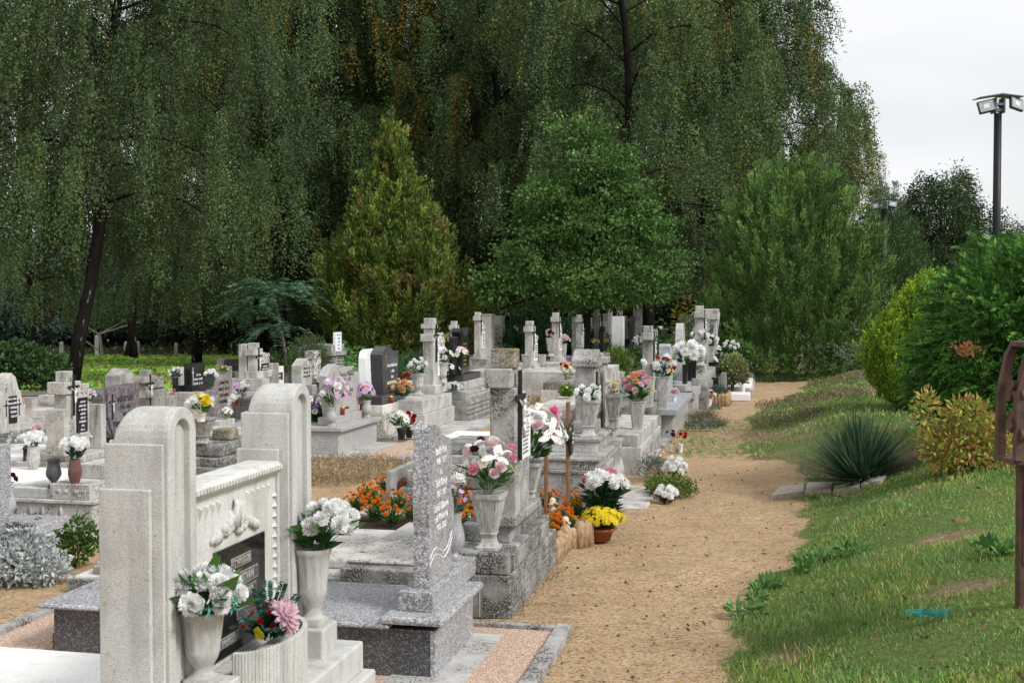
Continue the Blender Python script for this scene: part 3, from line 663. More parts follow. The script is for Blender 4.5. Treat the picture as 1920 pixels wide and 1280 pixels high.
# yellow and orange autumn shrub
r=np.random.default_rng(3)
def leafy(seed,blobs,n,ls,cols,probs,wr=.4,up=.2,zmin=.03):
    r=np.random.default_rng(seed); tot=sum(b[3]**2 for b in blobs); A=[]
    for (x,y,z,R,rz) in blobs:
        m=int(n*R*R/tot); d=unit(r.normal(size=(m,3))); q=r.uniform(.3,1.08,m)**.6
        P=np.array([x,y,z])+d*q[:,None]*np.array([R,R,rz]); kp=P[:,2]>zmin; P=P[kp];d=d[kp];m=len(P)
        c=tint(r,m,cols,probs,.25); l=ls*r.uniform(.6,1.3,m)
        A.append(leafarr(P,d+r.normal(0,.6,(m,3))+[0,0,up],l,l*wr,c,r))
    return leafmesh('foliage',A)
au=leafy(6,[(0.02,0,.22,.30,.24),(-.22,0,.2,.2,.2),(.3,0,.18,.25,.18),(-.33,.05,.52,.12,.18),(.05,0,.45,.22,.18)],3900,.06,[(.48,.32,.08),(.44,.24,.10),(.42,.40,.08),(.22,.32,.07),(.38,.17,.09)],[3,2.5,5,5,.7])
ap=G(1815,888); shrub('autumn_shrub',au,ap.x,ap.y+.1,'shrub with orange and yellow autumn leaves below the dark thuja','shrub',stem=stems(14,.5,.35,plain('reddish_stem',(.2,.09,.05),.8),.004,3),s=(.8,.85,.9))
# broad leaved weeds along the bank edge
WC=[(.06,.14,.035),(.09,.18,.05),(.13,.22,.08)]
WC=[(.08,.20,.05),(.12,.26,.07),(.17,.31,.10)]
wm=[leafy(20+i,[(0,0,.03,.09,.05),(.07,.03,.03,.06,.04),(-.06,-.03,.02,.07,.04)],110,.085,WC,[1,1,1],.36,.55,0) for i in range(3)]
for i,(p,q,s,lab) in enumerate([(1392,1150,1.1,'broad leaved weed hanging over the sand, lowest along the bank edge'),(1440,1105,1.2,'upright leafy weed on the bank edge, second from below'),(1512,1070,1.1,'leafy weed where the bank edge turns uphill'),(1545,1052,1.0,'leafy weed under the grey dry stalks on the bank'),(1600,1040,1.1,'pale leafy weed in the middle of the bank'),(1868,1040,1.3,'large leafy weed beside the rusty post'),(1420,1125,.9,'weed squeezed between the two lowest on the edge')]):
    g_=G(p,q); shrub('broadleaf_weed',wm[i%3],g_.x,g_.y,lab,'weed','leafy weeds along the bank edge',rr.uniform(0,6),s*.62)
# stepping slabs
for i,(q,lab) in enumerate([((1445,936,1462,918,1506,914,1508,928),'first pale stepping slab, lowest and nearest the sand'),((1509,928,1514,911,1561,909,1558,924),'second stepping slab in the row of four, chipped corner'),((1562,925,1572,903,1612,902,1612,919),'third stepping slab, right below the yucca'),((1614,915,1628,901,1662,899,1650,908),'topmost stepping slab half under the grass')]):
    pts=[G(q[j],q[j+1]) for j in range(0,8,2)]; c0=sum(pts,Vector())/4; mb=MB(); zz=max(p.z for p in pts)-c0.z
    pr=[((p-c0).x,(p-c0).y) for p in pts]; V=[(a,b,pp.z-c0.z+.035) for (a,b),pp in zip(pr,pts)]+[(a,b,pp.z-c0.z-.03) for (a,b),pp in zip(pr,pts)]
    mb.add(V,[(0,3,2,1)[::-1],(4,5,6,7)[::-1],(0,1,5,4)[::-1],(1,2,6,5)[::-1],(2,3,7,6)[::-1],(3,0,4,7)[::-1]])
    T(mb.build('stepping_slab',plain('worn_slab',(.42,.37,.30),.9,.1,0,.2,20),None,loc=c0),lab,'stepping stone','stepping slabs below the yucca')
g_=G(1740,1168); r=np.random.default_rng(2); P=np.stack([r.uniform(-.075,.075,260),r.normal(0,.012,260),r.uniform(.0,.022,260)],-1)
o=inst('netting_scrap',leafmesh('netting_scrap',[leafarr(P,np.stack([r.normal(0,1,260),r.normal(0,.3,260),r.normal(0,.15,260)],-1),.035,.004,tint(r,260,[(.03,.26,.22),(.05,.34,.29)],[1,1]),r)]),None,(g_.x,g_.y,g_.z+.035)); T(o,'scrap of turquoise netting lying in the grass','scrap')
g_=G(1805,985); o=inst('fallen_leaf',leafmesh('fallen_leaf',[leafarr(np.array([[0,0,.03],[0,0,.03],[0,0,.03]]),np.array([[1,.2,.1],[.3,.8,.1],[-.8,.4,.2]]),.05,.03,tint(r,3,[(.42,.27,.13)],[1]),r)]),None,g_); T(o,'curled tan leaf lying on the worn grass','leaf')
# rusty steel frame at the right edge
RU=NB('rusted_steel'); c=RU.coord(); n=RU.noise(c,14,5,.65); RU.bump(n,.003,.6); RUST=RU.fin(RU.ramp(n,[(.3,(.045,.026,.02)),(.55,(.10,.052,.038)),(.75,(.17,.10,.075))]),.65,.4)
Yr=4.85; xr=XW(1925,Yr,1100); zb=gz(xr,Yr); PX=Yr/F
ru=empty('rusty_monument',(xr,Yr,zb),0,'rusty steel frame with an arched head and rows of spools, cut by the right edge','steel monument')
z1=Z(868,Yr)-zb; zt=Z(640,Yr)-zb
mb=MB(); mb.tube([(-.012,0,-.1),(-.026,0,z1)],.036,.027,4); mb.build('post',RUST,ru,bevel=.003)
mb=MB(); mb.box(-.024,-.004,-.030,-.024,.18,z1-.02); mb.build('painted_strip',M['dirtywhite'],ru)
mb=MB(); mb.prism([(-.085,.0),(.22,.0),(.22,.02),(-.085,.02)],-.06,.14,'y'); mb.build('plate',RUST,ru,loc=(-.0,0,z1)); 
def archpts(w,h,th):
    o=[(-w,0),(-w*.98,h*.55),(-w*.72,h*.88),(-w*.5,h),(w*.5,h),(w*.72,h*.88),(w*.98,h*.55),(w,0)]
    i_=[(w-th,0),(w-th,h*.53),(w*.68-th*.7,h*.85-th*.4),(w*.4,h-th),(-w*.4,h-th),(-w*.68+th*.7,h*.85-th*.4),(-w+th,h*.53),(-w+th,0)]
    return o,i_
for yy in (-.06,.12):
    mb=MB(); oo,inn=archpts(.13,zt-z1-.02,.034); n=len(oo)
    for j in range(n-1):
        a,b=oo[j],oo[j+1]; c1,d1=inn[n-1-j],inn[n-2-j]
        mb.prism([a,b,d1,c1],yy-.018,yy+.018,'y')
    mb.build('arch_plate',RUST,ru,loc=(.045,0,z1+.02))
mb=MB(); mb.box(-.085,.085,-.045,.105,0,.02); mb.build('arch_cap',RUST,ru,loc=(.045,0,zt-.022))
for j,(zz,x0,yy) in enumerate([(zt-z1-.20,-.105,-.03),(zt-z1-.235,-.075,-.06),(zt-z1-.36,-.105,-.03),(zt-z1-.335,-.075,.03),(zt-z1-.40,-.08,-.075),(zt-z1-.245,-.08,.04)]):
    mb=MB(); 
    for a,b,rad in ((0,.012,.028),(.012,.05,.016),(.05,.062,.024),(.062,.15,.013)):
        m2=MB(); m2.ring([(a,rad),(b,rad)],14); mb.add([(v[2],v[1],v[0]) for v in m2.v],m2.f)
    mb.build('spool',RUST,ru,loc=(x0+.008,yy,z1+.02+zz),bevel=.002)
# floodlight poles
LAMP=plain('floodlight_glass',(.36,.40,.43),.1,.6,0,.05)
def pole(px_,Y_,top,base_py,r_,label,yaw=0,s=1):
    x=XW(px_,Y_,300); zb=gz(x,Y_); h=Z(top,Y_)-zb
    t=empty('floodlight_pole',(x,Y_,zb),yaw,label,'floodlight pole','floodlight poles')
    mb=MB(); mb.ring([(0,r_),(h,r_*.92)],12); mb.build('pole',plain('dark_pole_paint',(.010,.011,.014),.5,.3),t,True)
    mb=MB(); mb.prism([(-.42*s,.0),(0,.07*s),(.42*s,.03*s),(.42*s,.045*s),(0,.09*s),(-.42*s,.015*s)],-.17*s,.17*s,'y'); mb.build('canopy',plain('grey_sheet_metal',(.16,.17,.18),.4,.5,.4),t,loc=(0,0,h+.26*s))
    mb=MB()
    for a in (-.08,.08): mb.box(a*s-.015,a*s+.015,-.1*s,.1*s,0,.28*s)
    mb.box(-.1*s,.1*s,-.05*s,.05*s,.03*s,.09*s); mb.box(-.09*s,.09*s,-.09*s,.09*s,.14*s,.18*s); mb.build('bracket',plain('grey_sheet_metal',(.16,.17,.18)),t,loc=(0,0,h))
    for sgn,lab in ((-1,None),(1,None)):
        m=MB(); m.box(-.15*s,.15*s,-.03*s,.03*s,-.12*s,.12*s); f=m.build('floodlight',plain('floodlight_body',(.03,.035,.045),.4),t,bevel=.01*s,loc=(sgn*.29*s,-.12*s,h+.10*s+(.06*s if sgn>0 else 0)),rot=(math.radians(-14),math.radians(12*sgn),math.radians(sgn*16)))
        m=MB(); m.box(-.125*s,.125*s,-.034*s,-.031*s,-.095*s,.095*s); m.build('lens',LAMP,f)
        m=MB(); m.box(-.05*s,.05*s,-.037*s,-.0345*s,-.04*s,.04*s); m.build('led_panel',plain('led_panel',(.75,.74,.62),.3),f)
pole(1870,22,213,430,.075,'tall black pole with two floodlights above the dark thuja bush',.1,1.0)
pole(1659,29.5,392,430,.07,'shorter looking black floodlight pole beyond the juniper tree',-.4,.72)
# fence posts beyond the meadow
FP=[(236,640,668,'pale concrete fence post left of the birch trunk'),(181,628,668,'leaning grey fence post with a fallen branch on it'),(258,639,668,'lone pale concrete fence post in the meadow, right of the dark stump'),(330,642,668,'concrete fence post half hidden by hanging birch twigs'),(150,652,668,'short fence post beside the birch trunk'),(115,640,664,'fence post peeking over the leafy bush')]
for p,t_,b,lab in FP:
    Y_=69; x=XW(p,Y_); zb=gz(x,Y_); h=Z(t_,Y_)-zb
    mb=MB(); mb.box(-.09,.09,-.09,.09,0,h-.1); mb.box(-.09,.09,-.09,.09,h-.1,h,.05,.05); T(mb.build('fence_post',M['lconc'],None,loc=(x,Y_,zb)),lab,'fence post','concrete fence posts along the meadow')
x=XW(243,68);mb=MB(); mb.tube([(0,0,0),(.1,0,.8),(.35,0,1.5)],.4,.14,8); mb.tube([(.1,0,1),(.5,.1,1.5)],.12,.05,5); T(mb.build('tree_stump',bark('dark_bark'),None,True,loc=(x,68,gz(x,68))),'black broken stump leaning beside the pale fence post','stump')
x=XW(185,67); mb=MB(); mb.tube([(-1.0,0,1.9),(0,.1,1.3),(1.3,0,1.7),(2.4,0,2.0)],.07,.03,5); mb.tube([(0,.1,1.3),(1.5,.2,2.1)],.05,.02,5); mb.tube([(-1.2,0,1.2),(0,0,.4)],.06,.03,5); mb.tube([(0,.1,1.3),(.2,0,0)],.09,.09,5)
T(mb.build('fallen_branch',plain('bleached_branch',(.30,.28,.24),.9),None,loc=(x,67,gz(x,67))),'bleached forked branch caught on the fence at the wood edge','branch')
# leafy bush left of the birch trunk
LB=[(.035,.085,.03),(.05,.11,.035),(.07,.14,.045)]
lb=[(0,0,.9,.9,.6),(-1.2,0,1.0,1.0,.65),(.9,.1,.75,.75,.55),(-2.1,0,.95,.9,.7),(-.5,-.2,.5,1.0,.5),(.2,-.1,1.2,.55,.35),(-1.5,0,1.35,.6,.3),(1.3,0,.45,.5,.4)]
shrub('leafy_bush',leafy(9,lb,11000,.13,LB,[3,3,2],.62),XW(22,23.3),23.3,'broad leafy green bush at the foot of the leaning birch','bush',s=.66,stem=stems(8,1,.9,STEM,.02,4))
# sumac: compound leaves
def fronds(seed,base,n,L,cols,el0=.1,el1=1.2,lf=.16,pairs=12,droop=.55,h0=0,h1=0,spread=.1):
    r=np.random.default_rng(seed); P=[];D=[];Cc=[];LL=[]
    for i in range(n):
        a=r.uniform(0,6.28); el=r.uniform(el0,el1); l=L*r.uniform(.7,1.15); h=np.array([math.cos(a),math.sin(a),0]); s=np.array([-h[1],h[0],0])
        b=np.array(base)+h*r.uniform(0,spread)+[0,0,r.uniform(h0,h1)]; c=tint(r,1,cols,[1]*len(cols),.2)[0]
        for j in range(pairs+1):
            t=(j+1)/(pairs+1); p=b+h*l*t*math.cos(el)+np.array([0,0,l*t*math.sin(el)-droop*l*t*t])
            for sg in (1,-1):
                P.append(p); D.append(s*sg+h*.55+np.array([0,0,-.25])+r.normal(0,.08,3)); Cc.append(c*r.uniform(.8,1.25)); LL.append(lf*(1-.5*abs(t-.45))*r.uniform(.85,1.1))
    LL=np.array(LL); return leafarr(np.array(P),np.array(D),LL,LL*.24,np.array(Cc),r)
SG=[(.045,.10,.055),(.06,.13,.07),(.09,.17,.095)]
Y_=25; hs=Z(520,Y_)
mb=MB(); mb.tube([(0,0,0),(-.05,0,.8),(-.18,0,1.5),(-.3,0,hs-.3)],.045,.02,6)
A=[fronds(1,(-.3,0,hs-.35),26,1.05,SG,.1,1.1,.24,13,.5),fronds(2,(.15,.1,hs-.25),16,.85,SG,0,1.0,.2,12,.5),fronds(3,(-.75,0,hs-.7),18,.8,SG,-.1,.9,.2,12,.6),fronds(6,(-.2,0,hs-1.0),14,.9,SG,-.1,.5,.2,12,.6)]
t=tree('sumac_tree',mb.mesh('sumac_trunk',[plain('sumac_bark',(.16,.13,.09),.8)],True),leafmesh('sumac_crown',A),XW(538,Y_),Y_,0,1,'young sumac tree with drooping feathered leaves left of the olive thuja','sumac')
BG=[(.10,.24,.06),(.13,.30,.08),(.07,.18,.05)]
for p,q,Y_,n,L,lab,sd_ in [(640,690,24,22,.75,'bright green young sumac behind the black and white headstones',4),(612,688,25,12,.6,'small bright sumac shoot beside the grey block monument',5),(668,690,25.5,12,.55,'young sumac shoot just left of the black headstone top',7)]:
    x=XW(p,Y_); shrub('sumac_shrub',leafmesh('foliage',[fronds(sd_,(0,0,.1),n,L,BG,.3,1.4,.17,11,.35,0,.5)]),x,Y_,lab,'sumac','young sumac shoots')
# spreading junipers and small shrubs among the graves
JS=[(.04,.10,.035),(.06,.135,.045),(.08,.16,.06)]
SJ=arching(11,150,1.0,.8,JS,1.1,(.09,.026),70,.3); SJ2=arching(12,120,.6,.5,JS,.7,(.07,.02),60,.35)
for p,Y_,s,m_,lab in [(985,33,1.15,SJ,'spreading dark juniper behind the cross with two empty urns'),(1085,34,1.0,SJ,'spreading juniper behind the brown mossy headstone'),(1040,36,1.1,SJ,'spreading juniper behind the cross with pink rose urns'),(1270,27,.9,SJ,'spreading juniper below the yellow leaved stems'),(1215,27,.5,SJ2,'low juniper left of the narrow grey cross'),(790,30,.8,SJ2,'low juniper behind the pedestal cross'),(725,24,.9,SJ2,'low juniper right of the black headstone'),(1180,30,.9,SJ2,'low juniper between the white flowers and the tall crosses')]:
    x=XW(p,Y_); shrub('spreading_juniper',m_,x,Y_,lab,'juniper','spreading junipers among the graves',rr.uniform(0,6),s)
bb=leafy(14,[(0,0,.3,.42,.36),(.2,0,.2,.3,.25),(-.2,.1,.2,.3,.25)],5200,.035,[(.09,.20,.04),(.12,.25,.05),(.06,.14,.03)],[3,2,2],.6)
x=XW(1254,20); shrub('round_bush',bb,x,20,'rounded bright green dwarf bush right of the tall grey cross','bush',s=(1.1,1.1,1.25),z=.25)
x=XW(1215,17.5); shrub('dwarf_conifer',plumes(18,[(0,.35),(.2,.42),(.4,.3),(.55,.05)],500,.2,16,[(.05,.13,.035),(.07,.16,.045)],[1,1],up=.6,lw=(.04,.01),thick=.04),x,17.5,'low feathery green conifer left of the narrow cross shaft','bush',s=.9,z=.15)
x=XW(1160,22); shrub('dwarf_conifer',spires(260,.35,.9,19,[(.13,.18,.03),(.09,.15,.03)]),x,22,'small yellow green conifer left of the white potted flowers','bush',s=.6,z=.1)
x=XW(543,25); shrub('clipped_bush',leafy(22,[(0,0,.35,.7,.45),(.7,0,.3,.5,.4)],4200,.05,[(.025,.06,.025),(.035,.08,.03)],[1,1],.6),x,25,'dark clipped bush behind the small black plaque stone','bush')
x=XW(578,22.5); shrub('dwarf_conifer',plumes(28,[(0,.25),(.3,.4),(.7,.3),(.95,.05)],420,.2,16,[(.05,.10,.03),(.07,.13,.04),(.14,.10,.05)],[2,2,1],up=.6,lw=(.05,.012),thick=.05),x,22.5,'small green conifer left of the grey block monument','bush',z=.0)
# yellow leaved stems
YS=[(.45,.36,.06),(.36,.33,.07),(.50,.42,.10)]
for p,top,Y_,lab in [(1270,573,28,'leftmost of three yellow leaved stems under the black trunk'),(1290,555,28,'middle yellow leaved stem under the black trunk'),(1317,545,28,'tallest yellow leaved stem, above the tall grey cross'),(1283,590,28.5,'short yellow leaved stem between the two taller ones')]:
    x=XW(p,Y_); hh=Z(top,Y_); r=np.random.default_rng(p); n=70; t=r.uniform(.45,1,n); a=r.uniform(0,6.28,n)
    P=np.stack([.02*np.cos(a),.02*np.sin(a),t*hh],-1); D=np.stack([np.cos(a),np.sin(a),r.uniform(-.1,.6,n)],-1)
    mb=MB(); mb.tube([(0,0,0),(.01,0,hh*.6),(0,0,hh)],.012,.005,5)
    shrub('yellow_stem_plant',leafmesh('foliage',[leafarr(P,D,.17,.035,tint(r,n,YS,[1,1,1]),r)]),x,Y_,lab,'plant','yellow leaved stems',stem=mb.mesh('stem',[STEM]))
for p,Y_,lab,s in [(832,40,'shrub with yellow autumn leaves behind the cross with yellow mums',1.4),(862,42,'second yellow autumn shrub left of the far tall cross',1.3)]:
    x=XW(p,Y_); shrub('yellowing_shrub',leafy(int(p),[(0,0,.8,.8,.9),(.6,0,.6,.6,.7)],2200,.09,[(.36,.25,.05),(.20,.19,.05),(.10,.13,.04)],[2,2,2],.6),x,Y_,lab,'shrub',s=s)
# low plants by the path
def tuft(seed,n,h,cols,sp=.5,wd=.004): 
    r=np.random.default_rng(seed); return leafmesh('foliage',[leafarr(np.stack([r.normal(0,.05,n),r.normal(0,.05,n),np.zeros(n)],-1),np.stack([r.normal(0,sp,n),r.normal(0,sp,n),np.ones(n)*.7],-1),h*r.uniform(.6,1.2,n),wd,tint(r,n,cols,[1]*len(cols)),r)])
g_=G(1318,792); shrub('fescue_tuft',tuft(1,900,.26,[(.20,.19,.12),(.26,.24,.16),(.16,.17,.10)],.9,.006),g_.x,g_.y,'wide tuft of dry grey fescue beside the path',"grass tuft")
g_=G(1340,797); shrub('fescue_tuft',tuft(2,500,.2,[(.20,.19,.12),(.26,.24,.16)],.9,.006),g_.x,g_.y-.1,'smaller fescue tuft hugging the right side of the wide one',"grass tuft")
for p,q,s,lab in [(1303,808,1.2,'grey green cushion plant in front of the fescue tuft'),(1331,806,.8,'small round cushion plant right of the larger one'),(1362,758,.7,'cushion plant at the corner of the log edged bed'),(1342,770,.8,'low green sprawling plant below the white vase with red roses')]:
    g_=G(p,q); shrub('cushion_plant',leafy(int(p),[(0,0,.05,.12,.07)],700,.03,[(.12,.17,.12),(.16,.21,.15)],[1,1],.4),g_.x,g_.y,lab,'plant','grey cushion plants by the path',0,s)
g_=G(1222,905); shrub('lavender',leafy(31,[(0,0,.12,.14,.12),(.08,.1,.1,.12,.1)],1500,.03,[(.13,.16,.13),(.17,.20,.17)],[1,1],.25,.6),g_.x,g_.y+.1,'grey green lavender bush between the pale tomb and the white flowers','bush')
g_=G(1260,938); gc=shrub('sedum_cushion',leafy(32,[(0,0,.07,.18,.10),(.1,.12,.07,.15,.1),(-.05,.15,.08,.15,.1)],2600,.028,[(.12,.19,.04),(.17,.22,.05),(.22,.13,.05),(.08,.14,.03)],[4,3,1,2],.7),g_.x,g_.y+.12,'low mounded green cushion with reddish tips beside the path','plant')
# dusty miller and small green shrub at lower left
g_=G(30,1098)
shrub('silver_ragwort',leafy(41,[(0,0,.16,.24,.18),(.2,.0,.12,.18,.14),(-.25,.05,.14,.25,.17),(0,.1,.26,.2,.12)],5200,.05,[(.56,.60,.59),(.46,.50,.49),(.34,.37,.37)],[3,3,1],.45),g_.x,g_.y+.05,'silvery white ragwort with ragged leaves at lower left','plant',s=.8,stem=stems(14,.42,.22,plain('withered_head',(.05,.035,.035),.9),.003,8))
r=np.random.default_rng(9); n=700; cl=np.array([(r.normal(0,.12),r.normal(0,.1),r.uniform(.34,.46)) for _ in range(22)]); P=cl[r.integers(0,22,n)]+r.normal(0,.013,(n,3))*[1.4,1.4,.4]
o=[x for x in bpy.data.objects if x.name.startswith('silver_ragwort')][0]; inst('withered_flower_heads',leafmesh('withered_flower_heads',[leafarr(P,r.normal(size=(n,3)),.014,.008,tint(r,n,[(.04,.03,.03),(.08,.055,.05),(.35,.25,.04)],[5,3,.3]),r)]),o,(.02,0,.02))
g_=G(140,1062); shrub('green_shrub',leafy(42,[(0,0,.1,.1,.11),(.02,0,.22,.07,.1),(.09,.02,.16,.07,.09),(-.08,0,.13,.06,.08)],800,.04,[(.05,.12,.02),(.07,.16,.03),(.30,.26,.04),(.16,.06,.04)],[4,4,.6,.5],.5),g_.x,g_.y,'small glossy green shrub beside the silver ragwort','shrub',s=1.05,stem=stems(6,.25,.1,STEM,.004))
# ================================================================ TOMBS
ST,CT=math.sin(TH),math.cos(TH)
def onx(C,a,p,q):
    d=ray(p,q); t=((C.x)*LX.x+(C.y)*LX.y+a)/(d.x*LX.x+d.y*LX.y); X,Y=d.x*t-C.x,d.y*t-C.y
    return X*LY.x+Y*LY.y, H+d.z*t-C.z
def ony(C,b,p,q):
    d=ray(p,q); t=(C.x*LY.x+C.y*LY.y+b)/(d.x*LY.x+d.y*LY.y); X,Y=d.x*t-C.x,d.y*t-C.y
    return X*LX.x+Y*LX.y, H+d.z*t-C.z
def bp(C,px,a=0): # local y whose picture column is px, on plane x=a
    return onx(C,a,px,640)[0]
def zp(C,b,py): return Z(py,C.y+b*CT)-C.z
def tomb(label,C,cat='tomb',name='tomb',group=None,rz=0): return empty(name,C,-TH+rz,label,cat,group)
def bx(root,name,mat,x0,x1,y0,y1,z0,z1,bevel=.006,tx=0,ty=0):
    return MB().box(x0,x1,y0,y1,z0,z1,tx,ty).build(name,mat,root,bevel=bevel)
def bxs(root,name,mat,L,bevel=.006):
    m=MB()
    for b in L: m.box(*b)
    return m.build(name,mat,root,bevel=bevel)
def scribble(root,x,y,z,w,rows,mat,rh=.035,gap=.6,ax='x',seed=1,name='inscription',wv=None):
    rr=random.Random(seed); m=MB()
    for i in range(rows):
        ww=w*(wv[i%len(wv)] if wv else rr.uniform(.45,1)); h=rh*(1-gap*.4); q=-ww/2; zz=z-i*rh*1.5
        while q<ww/2:
            g_=rr.uniform(.35,.8)*h
            if rr.random()<.14: q+=g_*.8; continue
            hh=h*rr.choice((1,1,.75)); t=.16*h
            for (a,b,c,d) in ((q,q+t,0,hh),(q+g_*.75-t,q+g_*.75,0,hh*rr.choice((.5,1))),(q,q+g_*.75,hh-t,hh) if rr.random()<.5 else (q,q+g_*.7,hh*.45,hh*.45+t)):
                m.box(x-.001,x+.0015,y+a,y+b,zz+c,zz+d)
            q+=g_*1.08
    return m.build(name,mat,root)
def corpus(m,x,y,z,h):
    'crucified figure of height h, arms up to (y±.38h)'
    m.tube([(x+.06*h,y,z+.50*h),(x+.07*h,y,z+.36*h),(x+.05*h,y+.01*h,z+.22*h),(x+.08*h,y+.03*h,z+.02*h),(x+.07*h,y,z-.18*h),(x+.06*h,y,z-.36*h)],[.055*h,.075*h,.05*h,.075*h,.045*h,.03*h],None,8)
    m.tube([(x+.06*h,y-.02*h,z),(x+.11*h,y-.05*h,z-.17*h),(x+.06*h,y-.01*h,z-.36*h)],[.045*h,.035*h,.02*h],None,6)
    m.blob((x+.09*h,y-.03*h,z+.60*h),.06*h,8,0,(.9,.85,1.15)); m.tube([(x+.06*h,y,z+.48*h),(x+.08*h,y-.02*h,z+.58*h)],.03*h,.03*h,6)
    for s in (-1,1): m.tube([(x+.06*h,y+s*.05*h,z+.47*h),(x+.05*h,y+s*.2*h,z+.55*h),(x+.03*h,y+s*.36*h,z+.66*h)],[.033*h,.024*h,.018*h],None,6)
    m.blob((x+.07*h,y,z+.08*h),.09*h,8,.1,(.8,1,.9))
def crucifix(root,x,y,zt,h,mat=None,fig=True,w=.028):
    w=w*h/.45
    c=bxs(root,'crucifix',mat or M['iron'],[(x,x+w*.6,y-w/2,y+w/2,zt-h,zt),(x+w*.05,x+w*.65,y-h*.22,y+h*.22,zt-h*.30-w/2,zt-h*.30+w/2)],.002)
    if fig: m=MB(); corpus(m,x+w*.6,y,zt-h*.60,h*.42); m.build('corpus_figure',M['silver'],c,True)
    return c
def relief(root,x,y,z,w,h,mat,seed=1,n=26,name='relief'):
    'carved leaves and fruit standing proud of the stone'
    rr=random.Random(seed); m=MB()
    for i in range(n):
        a=rr.uniform(0,6.28); q=rr.uniform(0,1)**.5
        yy,zz=y+w/2*q*math.cos(a),z+h/2*q*math.sin(a); s=rr.uniform(.10,.22)*min(w,h)
        m.blob((x,yy,zz),s,7,.25,(.55,rr.uniform(.5,1.2),rr.uniform(.5,1.2)),rr)
    return m.build(name,mat,root,True)
def cross_head(root,C,xf,y0,z0,zt,mat,s=1,plq='black',wing=True,fig=True,hs=.74,stepped=False,pw=.42,seed=1):
    d=.15*s; w=.17*s; za=zt-.21*s; zb=zt-.10*s
    L=[(xf-d,xf,y0,y0+w,z0,za),(xf-d-.01,xf+.008,y0-.10*s,y0+w+.10*s,za,zb),(xf-d+.006,xf-.004,y0+.004,y0+w-.004,zb,zt)]
    if stepped: L=[(xf-d,xf,y0,y0+w,z0,za-.1*s),(xf-d-.02,xf+.008,y0-.06*s,y0+w+.06*s,za-.1*s,za),(xf-d+.01,xf-.006,y0+.01,y0+w-.01,za,za+.07*s),(xf-d-.02,xf+.004,y0-.03,y0+w+.03,za+.07*s,zb+.02*s),(xf-d+.01,xf-.004,y0+.01,y0+w-.01,zb+.02*s,zt)]
    L.append((xf-d-.03*s,xf+.03*s,y0-.02*s,y0+w+(pw+.02)*s,z0-.001,z0+.12*s))
    bxs(root,'cross_pillar',mat,L,.008)
    if wing:
        z1=z0+(zt-z0)*hs; a,b=y0+w+.003,y0+w+pw*s
        pts=[(a,z0+.12*s),(b,z0+.12*s),(b,z1-.12*s),(b-.05*s,z1-.05*s),((a+b)/2,z1),(a,z1-.04*s)]
        m=MB(); m.prism(pts,xf-d+.02,xf-.012); m.build('headstone',mat,root,bevel=.006)
        relief(root,xf-.012,(a+b)/2+.02,z1-.09*s,(b-a)*.9,.16*s,mat,seed,22)
        pm={'black':M['black'],'white':M['marb'],'none':None}[plq]
        if pm:
            h=(z1-z0)*.48; p=MB().box(xf-.012,xf-.001,a+.05*s,b-.05*s,z1-.19*s-h,z1-.19*s).build('plaque',pm,root,bevel=.003)
            scribble(p,xf,(a+b)/2,z1-.25*s,(b-a-.16*s),max(3,int(h/(.045*s))-1),M['letter'] if plq=='black' else M['ink'],.03*s,seed=seed)
    crucifix(root,xf+.003,y0+w*.55,zt-.08*s,.50*s,None,fig)
def dentil(m,x,y0,y1,z0,z1,n,dp=.012):
    w=(y1-y0)/n
    for i in range(n): m.box(x-.002,x+dp,y0+w*(i+.18),y0+w*(i+.82),z0,z1,0,w*.1)
def diamonds(m,x,y0,y1,z0,z1,ny,nz,dp=.008):
    a,b=(y1-y0)/ny,(z1-z0)/nz
    for i in range(ny):
        for j in range(nz):
            cy_,cz=y0+a*(i+.5),z0+b*(j+.5)
            m.add([(x,cy_-a*.46,cz),(x,cy_,cz-b*.46),(x,cy_+a*.46,cz),(x,cy_,cz+b*.46),(x+dp,cy_,cz)],[(0,1,4),(1,2,4),(2,3,4),(3,0,4)])

